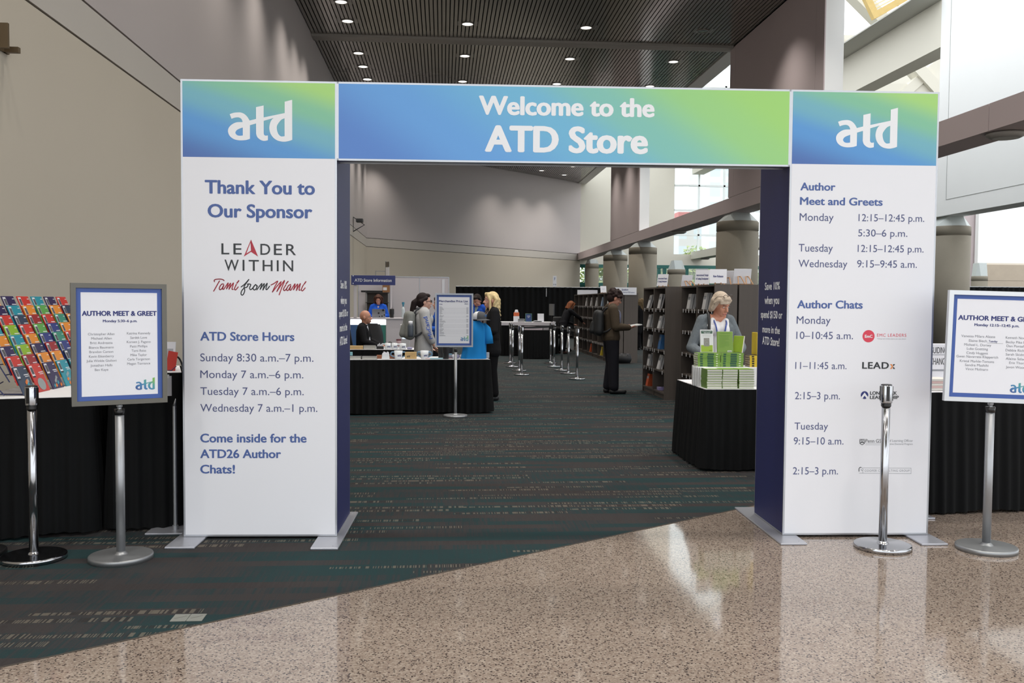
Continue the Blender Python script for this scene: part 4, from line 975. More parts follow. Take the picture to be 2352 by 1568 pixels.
attach(mb.build('lettering', INKS), t, rootM(t.location, 0))
pink = mat('book_pink_edge', (206, 176, 172), .6); bk_white = mat('book_white_pages', (214, 212, 204), .7, var=.04, scale=60)
for i in range(5):
    t = tag(MB().bbox_bev((-.1, -.11, 0), (.1, .09, .017), .002).build('book', [pink if i % 2 else bk_white], None, (aY(2140, 890, 6.82)[0]+.02+.004*(i%2), 6.84, .922+i*.0178)), 'pale pink edged book, %s from the bottom of the stack beside the right sign' % ordinal(i), 'book', 'pale books on the right table')

# ================================================================== GREEN BOOK DISPLAY
cov_green = mat('book_green_cover', (118, 150, 60), .4, var=.05); spine_green = mat('book_green_spine', (112, 148, 62), .4, var=.05); dk_green = mat('book_dark_green_print', (44, 84, 60), .4); olive = mat('book_olive', (96, 128, 52), .45)
yellow = mat('book_yellow', (200, 172, 34), .4); tanp = mat('book_tan_pages', (178, 160, 140), .7)
def lying_book(w, d, h, spine, mats):
    """w along x, d along y; pages block with covers; spine: which side carries the spine ('-x','-y')"""
    mb = MB(); mb.m = 0; mb.box((-w/2+.003, -d/2+.003, .002), (w/2-.003, d/2-.003, h-.002))
    mb.m = 1; mb.box((-w/2, -d/2, 0), (w/2, d/2, .002)); mb.box((-w/2, -d/2, h-.002), (w/2, d/2, h))
    mb.m = 2
    if spine == '-x': mb.box((-w/2-.001, -d/2, 0), (-w/2+.002, d/2, h))
    else:
        mb.box((-w/2, -d/2-.001, 0), (w/2, -d/2+.002, h)); mb.m = 3
        mb.box((-w*.40, -d/2-.0015, .003), (-w*.28, -d/2-.001, h-.003)); mb.box((-w*.08, -d/2-.0015, .002), (w*.2, -d/2-.001, h-.002)); mb.m = 0; mb.box((w*.3, -d/2-.0015, .008), (w*.38, -d/2-.001, h-.008))
    return mb.mesh('book', mats)
A_ = lying_book(.148, .195, .0226, '-x', [bk_white, cov_green, olive, dk_green])
B_ = lying_book(.226, .16, .0222, '-y', [bk_white, cov_green, spine_green, dk_green])
Yb = lying_book(.20, .15, .0225, '-y', [tanp, mat('book_dark_cover', (52, 44, 36), .4), yellow, mat('book_black_print', (40, 36, 20), .4)])
tz = .772
def stack(me, n, x, y, z, h, lab, jit=.003, cat='book', grp='books piled on the green book table', rz=0.):
    for i in range(n):
        o = bpy.data.objects.new('book', me); COL.objects.link(o); o.location = (x+random.uniform(-jit, jit), y+random.uniform(-jit, jit), z+i*(h+.0002)); o.rotation_euler.z = rz+random.uniform(-.012, .012)
        tag(o, lab % ordinal(n-1-i), cat, grp)
xs = [fl(1622.9, 892, tz)[0], fl(1661.7, 893, tz)[0], fl(1700, 893, tz)[0]]
for x, nm in zip(xs, ('left', 'middle', 'right')):
    stack(A_, 8, x+.074, 8.47+.0975+.0, tz, .0226, 'green covered book, %s from the top of the '+nm+' front stack')
zt_ = tz+8*.0228
rz_ = MB().box((2.50, 8.70, tz), (3.45, 9.05, zt_-.001)).build('display_riser', cloth_white); tag(rz_, 'low white riser carrying the rear green book stacks', 'riser')
yb = 8.80
for px0, nm in ((1602.5, 'left'), (1655.5, 'right')):
    x = aY(px0, 835, yb)[0]; stack(B_, 6, x+.113, yb+.08, zt_, .0222, 'green spined book, %s from the top of the rear '+nm+' stack')
x = aY(1722, 835, yb)[0]; stack(Yb, 5, x+.10, yb+.075, zt_, .0225, 'yellow spined book, %s from the top of the yellow stack')
# upright white books at the left end
wcov = mat('book_white_cover', (216, 218, 218), .45, var=.02); gcov = mat('book_grey_cover', (176, 174, 172), .5)
for i, y in enumerate((8.62, 8.70, 8.735, 8.77, 8.805)):
    w = .075 if i == 0 else .026
    mb = MB(); mb.m = 0; mb.bbox_bev((-.065, -w/2 if i else -.03, 0), (.065, w/2 if i else .03, .185), .002); mb.m = 1; mb.box((-.066, -w/2+.003, .003), (-.065, w/2-.003, .18))
    o = mb.build('book', [wcov, gcov], None, (2.555-.012*i, y+.0, tz)); tag(o, 'white upright book, %s from the front at the left end of the green pile' % ordinal(i), 'book', 'upright white books on the green book table')
t = thing('spiral_notebook', 'white spiral bound notebook standing at the back left of the green book table', 'notebook', (2.56, 8.93, tz)); mb = MB(); mb.bbox_bev((-.05, -.05, 0), (.09, .06, .2), .003); mb.build('pages', wcov, t); mb = MB()
for k in range(9): mb.tube([(-.05+.012*math.cos(a), -.05, .02+k*.02+.012*math.sin(a)) for a in np.linspace(0, 2*math.pi, 9)[:-1]], .0022, 5, closed=True)
mb.build('spiral_binding', mat('brass_wire', (150, 140, 90), .3, metal=.8), t)
# books standing on the rear stacks
zz = zt_+6*.0224+.001
def standing_book(px, y, w, h, lab, mats, draw, rz=0., tilt=.12, thick=.02, name='book'):
    x = aY(px, 800, y)[0]; t = thing(name, lab, 'book', (x, y, zz+.005), rz)
    M = Matrix.Rotation(-tilt, 4, 'X'); mb = MB(); mb.M = M; mb.bbox_bev((-w/2, 0, 0), (w/2, thick, h), .002); mb.build('cover', mats[0], t)
    mb = MB(); mb.M = M; mb.box((-w/2+.004, .003, -.001), (w/2+.001, thick-.003, h+.0008)); mb.build('pages', bk_white, t)
    mb = MB(); P = Panel((0,0,0), (1,0,0), (0,0,1), .001); draw(P, mb); 
    if mb.v:
        mb.v = [tuple(M @ Vector(v)) for v in mb.v]; mb.build('cover_print', mats, t)
    return t
prints = [wcov, dk_green, cov_green, ink_white, ink_black, mat('photo_grey', (140, 138, 132), .5, var=.5, scale=60), mat('olive_band', (150, 176, 52), .5)]
def draw1(P, mb):
    P.poly(mb, [(-.055,.185),(.058,.185),(.058,.213),(-.055,.213)], 1); P.poly(mb, [(-.058,.004),(.058,.004),(.058,.07),(-.058,.07)], 6); P.poly(mb, [(-.03,.058),(.026,.058),(.026,.14),(-.03,.14)], 5, .0016)
    P.lift = .0018; P.text(mb, 'POCKET GUIDE', -.045, .048, .199, .007, .01, 3); P.text(mb, 'Talent Book', -.03, .034, .188, .008, .02, 3); P.text(mb, 'Practical ideas for learning teams', -.045, .045, .168, .005, 0, 5); P.text(mb, 'for every workplace', -.04, .04, .156, .005, 0, 5); P.text(mb, 'atd', .022, .046, .014, .008, .02, 4)
standing_book(1624, 8.86, .128, .222, 'white pocket guide with a green lower band standing on the rear stack', prints, draw1)
p2 = [cov_green, mat('print_dark_lime', (96, 140, 44), .5), wcov, ink_black]
def draw2(P, mb):
    P.poly(mb, [(-.058,.162),(.05,.162),(.05,.167),(-.058,.167)], 1)
    for k in range(9):
        w = [.10,.095,.1,.06,.1,.098,.1,.1,.05][k]; P.poly(mb, [(-.058,.15-k*.0125),(-.058+w,.15-k*.0125),(-.058+w,.1535-k*.0125),(-.058,.1535-k*.0125)], 1)
    P.poly(mb, [(-.05,.186),(.056,.186),(.056,.192),(-.05,.192)], 1)
    P.poly(mb, [(.022,.002),(.065,.002),(.065,.018),(.022,.018)], 2)
    P.lift = .0016
    for k in range(9): P.poly(mb, [(.027+k*.004,.004),(.029+k*.004,.004),(.029+k*.004,.013),(.027+k*.004,.013)], 3)
standing_book(1666, 8.86, .157, .205, 'lime green book back cover standing on the rear stack', p2, draw2)
standing_book(1692, 8.90, .12, .165, 'half turned lime green book leaning behind the standing one', [mat('lime_shade_cover', (140, 168, 50), .45)], lambda P, mb: None, rz=-.95, tilt=.2)
o = MB().bbox_bev((-.009, 0, 0), (.012, .15, .222), .002).build('book', yellow, None, (aY(1740, 800, 8.84)[0], 8.84, zt_+5*.0227+.002)); tag(o, 'yellow book standing on edge beside the arch column', 'book')

# ================================================================== BOOKCASES
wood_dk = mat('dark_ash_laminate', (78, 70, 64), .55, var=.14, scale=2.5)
def woodgrain():
    nt = wood_dk.node_tree; nz = [n for n in nt.nodes if n.type == 'TEX_NOISE'][0]; tc = [n for n in nt.nodes if n.type == 'TEX_COORD'][0]
    mp = N(nt, 'ShaderNodeMapping'); mp.inputs['Scale'].default_value = (14, 14, .6); nt.links.new(tc.outputs['Object'], mp.inputs[0]); nt.links.new(mp.outputs[0], nz.inputs['Vector'])
woodgrain()
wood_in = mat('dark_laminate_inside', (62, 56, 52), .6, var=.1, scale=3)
tag_w = mat('price_tag_white', (222, 222, 224), .5, var=.02)
SH = (.10, .46, .80, 1.15, 1.49)
tag_me = MB().box((-.016, -.003, -.045), (.016, 0, .012)).mesh('price_tag', tag_w)
def bookcase(loc, rz, w, lab, d=.33, h=1.85, tags=3, seed=0, group='dark bookcases'):
    """open front faces local -y; x along the front"""
    t = thing('bookcase', lab, 'bookcase', loc, rz, group)
    mb = MB(); th = .025
    mb.box((-w/2, 0, 0), (-w/2+th, d, h)); mb.box((w/2-th, 0, 0), (w/2, d, h)); mb.box((-w/2+th, 0, h-th), (w/2-th, d, h)); mb.box((-w/2+th, .02, 0), (w/2-th, d, .10-th)); mb.build('carcass', wood_dk, t)
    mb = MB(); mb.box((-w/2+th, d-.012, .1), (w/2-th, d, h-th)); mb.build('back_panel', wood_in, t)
    rnd = random.Random(seed)
    for i, z in enumerate(SH):
        mb = MB(); mb.box((-w/2+th, .006, z-th), (w/2-th, d-.012, z)); s_ = mb.build('shelf', wood_dk, t)
        if i == 0: continue
        n = tags+rnd.choice((-1, 0, 0, 1)) if tags else 0
        for k in range(n):
            o = bpy.data.objects.new('price_tag', tag_me); COL.objects.link(o); o.parent = s_; o.location = (-w/2+.1+(w-.2)*(k+rnd.uniform(-.15, .15))/max(1, n-1), .004, z-.012); o.rotation_euler = (0, rnd.uniform(-.1, .1), 0)
    return t
_slot = {}
def shelf_book(t, rz, lx, z, w, h, dd, m, lab, lean=0.0, grp='books on the dark shelves'):
    """book standing cover outwards, leaning back; several on one shelf stand one behind the other"""
    key = (t.name, round(z, 2)); y = _slot.get(key, .045 if lean < .05 else .03); _slot[key] = y+w+.012
    lean = .16+lean*.25 if h > .1 else 0.0
    M = Matrix.Translation(t.location) @ Matrix.Rotation(rz, 4, 'Z') @ Matrix.Translation((-.22, y, z+.002)) @ Matrix.Rotation(-lean, 4, 'X')
    mb = MB(); mb.m = 0; mb.bbox_bev((-.08, 0, 0), (.075, w, h), .002); mb.m = 1; mb.box((-.06, -.0008, h*.6), (.05, 0, h*.8))
    o = mb.build('book', [m, ink_grey]); o.matrix_world = M; tag(o, lab, 'book', grp); return o
bw = mat('shelf_book_white', (206, 206, 206), .5, var=.05); bb = mat('shelf_book_blue', (52, 104, 158), .45, var=.05); bo = mat('shelf_book_orange', (196, 84, 40), .45); bp_ = mat('shelf_book_lavender', (150, 140, 190), .5); by = mat('shelf_book_yellow', (198, 176, 50), .45); bbl = mat('shelf_book_light_blue', (150, 172, 196), .5)
def face_unit(y0, y1, x0, x1, lab, **kw):
    """unit whose front faces -X, between y0 (near) and y1 (far)"""
    ang = math.atan2(x1-x0, y1-y0); rz = -math.pi/2 - ang
    # local x runs from far to near (towards -Y)
    loc = ((x0+x1)/2, (y0+y1)/2, 0); w = math.hypot(x1-x0, y1-y0)-.004
    return bookcase(loc, rz, w, lab, **kw), rz
B1, r1 = face_unit(15.54, 16.36, 3.61, 3.61, 'dark bookcase left half of the middle pair, with an orange book at the bottom', seed=1, tags=4)
B2, r2 = face_unit(14.72, 15.54, 3.61, 3.61, 'dark bookcase right half of the middle pair, with blue books', seed=2, tags=3)
C1, r3 = face_unit(13.62, 14.48, 3.82, 3.81, 'tall dark bookcase behind the woman, far half', seed=3, tags=4)
C2, r4 = face_unit(12.74, 13.60, 3.83, 3.82, 'tall dark bookcase behind the woman, near half', seed=4, tags=4)
def back_unit(y0, y1, x, lab, **kw): return bookcase((x, (y0+y1)/2, 0), math.pi/2, y1-y0-.004, lab, tags=0, **kw)
back_unit(12.76, 13.6, 4.52, 'dark bookcase backed against the nearest shelves, end panel beside the arch'); back_unit(14.72, 15.5, 4.29, 'dark bookcase backed against the middle shelves')
_cnt = {}
for (T, rz, lx, z, w, h, m, lab, lean) in (
    (B1, r1, .22, SH[4], .02, .24, bw, 'white book leaning left on the top shelf of the middle pair', .42), (B1, r1, .30, SH[4], .02, .25, bw, 'second leaning white book on the top shelf of the middle pair', .38),
    (B1, r1, .18, SH[3], .03, .23, bw, 'white and orange book leaning on the second shelf of the middle pair', .2), (B1, r1, .24, SH[3], .03, .24, bw, 'white book beside the orange one on the second shelf', .16), (B1, r1, .30, SH[3], .03, .24, bw, 'third white book on the second shelf of the middle pair', .14),
    (B1, r1, .22, SH[2], .06, .22, bw, 'thick white book upright on the middle shelf', 0), (B1, r1, .20, SH[1], .04, .21, bw, 'grey white book on the fourth shelf of the middle pair', 0), (B1, r1, .26, SH[1], .03, .23, bw, 'tall pale book on the fourth shelf of the middle pair', 0),
    (B1, r1, .22, SH[0], .09, .22, bo, 'orange book on the bottom shelf of the middle pair', .1),
    (B2, r2, .20, SH[4], .02, .25, bw, 'thin white book on the top right shelf of the middle pair', .1), (B2, r2, .29, SH[4], .02, .25, bw, 'white book leaning into the corner of the top right shelf', .3),
    (B2, r2, .06, SH[3], .035, .22, bw, 'first of the leaning white books on the second right shelf', .3), (B2, r2, .14, SH[3], .035, .24, bw, 'middle leaning white book on the second right shelf', .3), (B2, r2, .22, SH[3], .035, .24, bw, 'last leaning white book on the second right shelf', .3),
    (B2, r2, .16, SH[2], .10, .25, bb, 'bright blue book upright on the middle right shelf', 0), (B2, r2, .27, SH[2], .08, .25, bb, 'second blue book at the right end of the middle shelf', 0),
    (B2, r2, .10, SH[1], .03, .25, bw, 'white book leaning alone on the fourth right shelf', .35), (B2, r2, .27, SH[1], .03, .23, bw, 'dark edged white book in the corner of the fourth right shelf', .3), (B2, r2, .25, SH[0], .16, .05, bp_, 'lavender book lying flat on the bottom right shelf', 0),
    (C1, r3, .15, SH[4], .05, .24, bw, 'white book pair left one on the top shelf behind the woman', 0), (C1, r3, .21, SH[4], .045, .24, bw, 'white book pair right one on the top shelf behind the woman', .05), (C2, r4, .05, SH[4], .04, .25, bw, 'white book just above the head of the woman', .05), (C2, r4, .12, SH[4], .035, .25, bw, 'pale book above the head of the woman', 0)):
    n_ = _cnt.get((T.name, z), 0); _cnt[(T.name, z)] = n_+1
    where = {B1.name: 'left half of the middle bookcase pair', B2.name: 'right half of the middle bookcase pair', C1.name: 'far half of the shelves behind the woman', C2.name: 'near half of the shelves behind the woman'}[T.name]
    lab = '%s %s book on the %s shelf, %s' % (('front', 'second', 'third')[n_], {bw: 'white', bb: 'blue', bo: 'orange', bp_: 'lavender'}[m], {SH[4]: 'top', SH[3]: 'second', SH[2]: 'middle', SH[1]: 'fourth', SH[0]: 'bottom'}[z], where)
    shelf_book(T, rz, lx, z, w, h, .17, m, lab, lean)
# far row of bookcases with the speakers sign
FX = 4.40
for i in range(7):
    y0 = 24.0+i*.95
    T = bookcase((FX, y0+.475, 0), -math.pi/2, .946, 'dark bookcase in the far row, %s from the reading man' % ordinal(i), d=.36, seed=10+i, tags=4 if i < 5 else 3)
    for k, (lx, z, m) in enumerate((((.2, SH[4], bw), (.05, SH[4], bbl)) if i == 0 else ((.15, SH[4], bbl), (-.1, SH[4], by)) if i == 1 else ((.2, SH[4], bw),) if i < 5 else ())):
        shelf_book(T, -math.pi/2, lx, z, .07, .26, .17, m, '%s book on the top shelf of the %s bookcase in the far row' % ({bw: 'white', bbl: 'light blue', by: 'yellow'}[m], ordinal(i)))
    if i in (1, 3): shelf_book(T, -math.pi/2, .1, SH[0], .1, .25, .17, bo if i == 3 else by, '%s book on the bottom shelf of the %s far bookcase' % ('orange' if i == 3 else 'yellow', ordinal(i)))
bookcase((FX+.75, 24.475, 0), math.pi/2, .946, 'dark bookcase backed against the far row, its end panel carrying the speakers sign', d=.37, tags=0)

# white signs on little wooden easels on top of the bookcases
easel_m = mat('light_wood_easel', (172, 132, 96), .6, var=.1)
def top_sign(px, py, X_or_pt, w, h, rz, lab, lines=(), tilt=.22, easels=1, z=1.85, back=False):
    p = X_or_pt; t = thing('shelf_sign', lab, 'sign', (p[0], p[1], z), rz, 'white signs on top of the bookcases')
    M = Matrix.Translation((0, 0, .02)) @ Matrix.Rotation(-tilt, 4, 'X')
    mb = MB(); mb.M = M; mb.box((-w/2, 0, 0), (w/2, .008, h)); mb.build('board', poster_w, t)
    if lines:
        P = Panel((0,0,0), (1,0,0), (0,0,1), .001); mb = MB()
        for body, u0, u1, v, c in lines: P.text(mb, body, (u0-.5)*w, (u1-.5)*w, v*h, c*h, .02, NAV)
        mb.v = [tuple(M @ Vector(v)) for v in mb.v]; mb.build('lettering', INKS, t)
    for k in range(easels):
        x = (k-(easels-1)/2)*w*.45; mb = MB(); hh = h*.55
        y1_ = .01+math.sin(tilt)*hh+.01
        mb.tube([(x-.05, y1_+.12, .006), (x-.02, y1_+.02, hh), (x+.02, y1_+.02, hh), (x+.05, y1_+.12, .006)], .009, 6); mb.tube([(x-.05, y1_+.12, .006), (x-.04, -.03, .006), (x-.04, -.03, .03)], .009, 6); mb.tube([(x+.05, y1_+.12, .006), (x+.04, -.03, .006), (x+.04, -.03, .03)], .009, 6)
        mb.build('easel', easel_m, t)
    return t
two = (('Instructional Design', .08, .92, .58, .13), ('& Training Development', .06, .94, .33, .13))
top_sign(0, 0, (3.72, 15.45), .20, .21, -.75, 'white topic sign on the middle bookcases, leftmost of the row', two)
top_sign(0, 0, (4.10, 15.3), .21, .19, math.pi+.35, 'white sign seen from behind with two wooden loops, on the middle bookcases', (), easels=2)
top_sign(0, 0, (4.10, 14.3), .20, .26, math.pi-.5, 'white sign half hidden behind another, turned away', (), easels=2)
top_sign(0, 0, (3.93, 13.75), .22, .225, -.55, 'white topic sign in the middle of the tall bookcases', two)
top_sign(0, 0, (3.95, 12.98), .24, .21, -.30, 'white new releases sign on the near bookcase', (('New Releases', .2, .8, .42, .16),))
top_sign(0, 0, (4.22, 13.35), .20, .20, math.pi-.4, 'small white sign turned away behind the new releases sign', (), easels=1)
top_sign(0, 0, (4.30, 13.0), .26, .215, math.pi+.05, 'white sign seen from behind with two wooden easels beside the arch', (), easels=2)
t = thing('speakers_sign', 'white speakers sign on the end of the far bookcases behind the reading man', 'sign', (4.79, 23.985, 1.80)); mb = MB(); mb.box((-.31, -.01, 0), (.31, 0, .195)); mb.build('board', poster_w, t)
P = Panel((4.79, 23.985-.01, 1.80), (1,0,0), (0,0,1), .002); mb = MB(); P.text(mb, 'Speakers', -.09, .09, .115, .045, .02, NAV); P.text(mb, 'Check out these books by ATD26 speakers', -.26, .26, .05, .03, .01, NAV); attach(mb.build('lettering', INKS), t, rootM(t.location, 0))
p = (4.47, 25.4); top_sign(0, 0, p, .17, .19, .1, 'small white sign on the far bookcases left of the speakers sign', (('A to Z', .3, .7, .5, .1),), tilt=.25)
o = thing('shelf_sign', 'wide white sign at the far end of the far bookcases', 'sign', (4.68, 29.6, 1.85), .0, 'white signs on top of the bookcases'); MB().box((-.33, 0, .0), (.33, .01, .15)).build('board', poster_w, o)
# ================================================================== MERCHANDISE
porcelain = mat('white_porcelain', (222, 226, 230), .2, var=.01); mug_blue = mat('mug_blue_band', (104, 140, 170), .3); blk = mat('matte_black', (22, 22, 24), .6)
kraft = mat('kraft_card', (196, 164, 112), .75, var=.06, scale=20)
def mug(loc, r, h, lab, handle=0.0, grp='mugs on the merchandise tables', two=False, taper=1.0, logo=True):
    t = thing('mug', lab, 'mug', loc, 0, grp)
    mb = MB(); mb.smooth = True; mb.lathe([(r*taper*.9, 0), (r*taper, .006), (r, h), (r-.006, h), (r*taper-.006, .01), (.001, .01)], n=32); mb.build('cup', porcelain, t)
    for a in ((handle, handle+math.pi) if two else (handle,)):
        mb = MB(); mb.smooth = True; d = Vector((math.cos(a), math.sin(a), 0)); mb.tube(smooth_curve([d*(r*.95)+Vector((0,0,h*.82)), d*(r+.035)+Vector((0,0,h*.8)), d*(r+.045)+Vector((0,0,h*.45)), d*(r*taper*.98)+Vector((0,0,h*.2))], 5), .009, 8); mb.build('handle', mug_blue if two else porcelain, t)
    if logo:
        P = Panel((0, -r-.001, 0), (1,0,0), (0,0,1), .001); mb = MB(); logo_on(P, mb, -.01, .045, h*.3, h*.3+.035, NAV); R2 = r*(taper+1)/2+.002
        mb.v = [(R2*math.sin(v[0]/R2), -R2*math.cos(v[0]/R2), v[2]) for v in mb.v]; mb.build('logo', INKS, t)
    return t
zm = .766
def on1(px, py, y): p = aY(px, py, y); return (p[0], y, zm)
mug(on1(915, 820, 12.98), .06, .115, 'large two handled white mug left of the kraft box', two=True, taper=.85)
mug(on1(975, 820, 13.02), .06, .115, 'large two handled white mug right of the kraft box', two=True, taper=.85)
p = on1(943.5, 823, 13.0); t = thing('kraft_gift_box', 'kraft card box printed atd between the two big mugs', 'box', p, .03); mb = MB(); mb.bbox_bev((-.082, -.04, 0), (.082, .05, .095), .004); mb.build('box', kraft, t)
P = Panel((0, -.04, 0), (1,0,0), (0,0,1), .0015); mb = MB(); logo_on(P, mb, -.055, -.01, .022, .055, BLA); mb.build('logo', INKS, t); mb = MB(); mb.tube([(.035+.022*math.cos(a), -.0405, .045+.022*math.sin(a)) for a in np.linspace(0, 2*math.pi, 17)[:-1]], .0015, 5, closed=True); mb.build('ring_print', mat('kraft_print', (170, 138, 90), .7), t)
# card holder with cork block
p = on1(886, 824, 12.95); t = thing('card_holder', 'white card holder full of slips on the front merchandise table', 'card holder', p); mb = MB(); mb.box((-.05, -.03, 0), (.05, .03, .07)); mb.build('holder', porcelain, t); mb = MB()
for k in range(7): mb.box((-.045+k*.012, -.02+.006*(k % 3), .06), (-.02+k*.011, -.012+.006*(k % 3), .085+.012*((k*3) % 4)/2))
mb.build('slips', poster_w, t)
for px, lab in ((871, 'left'), (901, 'right')):
    o = MB().bbox_bev((-.035, -.03, 0), (.035, .03, .05), .003).build('cork_block', mat('cork', (150, 96, 70), .8, var=.15, scale=60), None, on1(px, 822, 13.02)); tag(o, 'brown cork block %s of the white card holder' % lab, 'block')
notebook_m = [bk_white, mat('notebook_black', (26, 26, 30), .5), mat('notebook_black', (26, 26, 30), .5), mat('notebook_black', (26, 26, 30), .5)]
NB = lying_book(.2, .16, .022, '-x', notebook_m)
for px, nm in ((814, 'left'), (849, 'right')):
    q = on1(px, 825, 12.9)
    for i in range(2):
        o = bpy.data.objects.new('notebook', NB); COL.objects.link(o); o.location = (q[0], q[1], zm+i*.0225); tag(o, '%s black notebook of the %s pile on the front merchandise table' % (('lower', 'upper')[i], nm), 'notebook', 'black notebooks')
o = MB().bbox_bev((-.05, -.05, 0), (.05, .05, .085), .004).build('teal_box', mat('teal_card', (120, 170, 180), .6), None, on1(801, 812, 13.1)); tag(o, 'small teal box at the far left of the front merchandise table', 'box')
o = MB().bbox_bev((-.09, -.05, 0), (.09, .05, .014), .003).build('flat_packet', mat('pale_teal_packet', (140, 178, 190), .5), None, on1(1003, 823, 12.98)); tag(o, 'flat teal packet on the front table left of the price sign', 'packet')
o = MB().bbox_bev((-.06, -.035, 0), (.06, .035, .01), .003).build('flat_packet', mat('pale_pink_packet', (206, 180, 180), .5), None, on1(987, 823, 13.0)); tag(o, 'small pink and white packet next to the mug on the front table', 'packet')
def bottle(loc, r, h, m, lab, cap=True):
    t = thing('drink_tumbler', lab, 'tumbler', loc); mb = MB(); mb.smooth = True; mb.lathe([(r*.8, 0), (r*.82, .004), (r*.85, h*.35), (r, h*.45), (r, h*.9), (r*.95, h*.92)], n=24); mb.build('body', m, t)
    if cap: mb = MB(); mb.smooth = True; mb.lathe([(r*.97, h*.92), (r*.97, h*.98), (r*.7, h)], n=24); mb.tube([(0,0,h*.98), (0,0,h*1.12)], .006, 6); mb.build('lid', blk, t)
    return t
bottle(on1(1024, 826, 12.98), .05, .2, blk, 'black tumbler behind the price sign pole, left one'); bottle(on1(1012, 826, 13.25), .04, .16, blk, 'black tumbler behind the price sign, back left'); bottle(on1(1034, 822, 13.3), .04, .15, blk, 'black tumbler behind the price sign pole, middle')
for i in range(4):
    o = MB().bbox_bev((-.045, -.05, 0), (.045, .05, .016), .002).build('small_carton', mat('carton_mix%d' % i, ((150,110,110), (120,130,150), (180,170,170), (110,150,170))[i], .6), None, (on1(1031, 822, 13.12)[0], 13.12, zm+i*.0165)); tag(o, 'small flat carton, %s from the bottom of the pile behind the sign pole' % ordinal(i), 'carton', 'small cartons')
for i in range(7):
    x = on1(1054, 820, 13.2)[0]; o = MB().ell((0,0,.028), (.03,.03,.028), nu=12, nv=8).build('stress_ball', mat('lilac_ball' if i % 2 else 'white_ball', (150,148,178) if i % 2 else (196,196,204), .6), None, (x-.08+.057*(i % 4), 13.1+.06*(i//4), zm)); tag(o, '%s stress ball, %s from the left in the %s row right of the sign pole' % ('lilac' if i % 2 else 'white', ordinal(i % 4), ('front', 'back')[i//4]), 'ball', 'stress balls')
o = MB().bbox_bev((-.03, -.03, 0), (.03, .03, .08), .004).build('white_carton', mat('white_carton_m', (190, 196, 202), .6), None, on1(1119, 822, 13.25)); tag(o, 'small white carton at the right end of the front merchandise table', 'carton')

# T-shirt on a torso form with a cap on top
p = aY(1091, 824, 13.12); t = thing('t_shirt_display', 'bright blue t-shirt on a torso form standing on the merchandise table', 'clothing display', (p[0], 13.12, zm), .2)
shirt_blue = mat('bright_blue_jersey', (30, 128, 196), .85, spec=.2, var=.08, scale=5)
mb = MB(); mb.smooth = True; rows = []
for z, rx, ry, dx in ((0, .245, .12, -.02), (.01, .25, .125, -.02), (.12, .225, .125, -.01), (.28, .205, .125, 0), (.40, .21, .12, .0), (.46, .20, .105, .0), (.505, .15, .085, .0), (.53, .085, .07, 0), (.54, .07, .062, 0)):
    rows.append([(dx+rx*.76*math.copysign(abs(math.cos(a))**.8, math.cos(a))+.006*math.sin(a*7+z*9), ry*math.copysign(abs(math.sin(a))**.9, math.sin(a))+.006*math.sin(a*9), z) for a in np.linspace(0, 2*math.pi, 49)])
mb.grid(rows); mb.build('shirt_body', shirt_blue, t)
for s in (-1, 1):
    mb = MB(); mb.smooth = True; mb.tube([(s*.10, 0, .475), (s*.15, 0, .41), (s*.178, -.01, .30), (s*.185, -.015, .21)], [.06, .08, .078, .08], 16); mb.build('sleeve', shirt_blue, t)
mb = MB(); mb.lathe([(.058, .5), (.055, .575), (.001, .58)], n=20); mb.build('neck_form', blk, t)
capg = mat('charcoal_cap', (74, 76, 80), .8); capw = mat('white_mesh_cap', (220, 222, 226), .8)
t = thing('trucker_cap', 'charcoal and white trucker cap on top of the blue t-shirt display', 'cap', (p[0]+.06, 13.10, zm+.56), 1.0)
mb = MB(); mb.smooth = True
for m_, a0, a1 in ((0, -math.pi*.95, math.pi*.05), (1, math.pi*.05, math.pi*1.05)):
    mb.m = m_; mb.lathe([(.095, 0), (.10, .02), (.098, .05), (.085, .085), (.055, .108), (.001, .118)], n=24, a0=a0, a1=a1)
mb.build('crown', [capg, capw], t)
mb = MB(); mb.smooth = True; rows = []
for k in range(7):
    f = k/6; rows.append([((.097+f*.075*math.sin(a)**.7 if True else 0)*math.cos(a)*(1-.1*f), -(.097+f*.075*max(0, math.sin(a))**.6)*math.sin(a), .008-.012*f-.01*abs(math.cos(a))*f) for a in np.linspace(.15, math.pi-.15, 17)])
mb.grid(rows); mb.grid([[(x, y, z-.004) for x, y, z in r] for r in rows[::-1]]); mb.build('visor', capg, t)
P = Panel((0, -.10, .055), (1,0,0), (0,0,1), .003); mb = MB(); P.text(mb, 'ATD', -.03, .03, -.012, .026, .02, 0); mb.build('logo', [mat('cap_blue', (46, 120, 190), .6)], t)
bpy.context.view_layer.update()

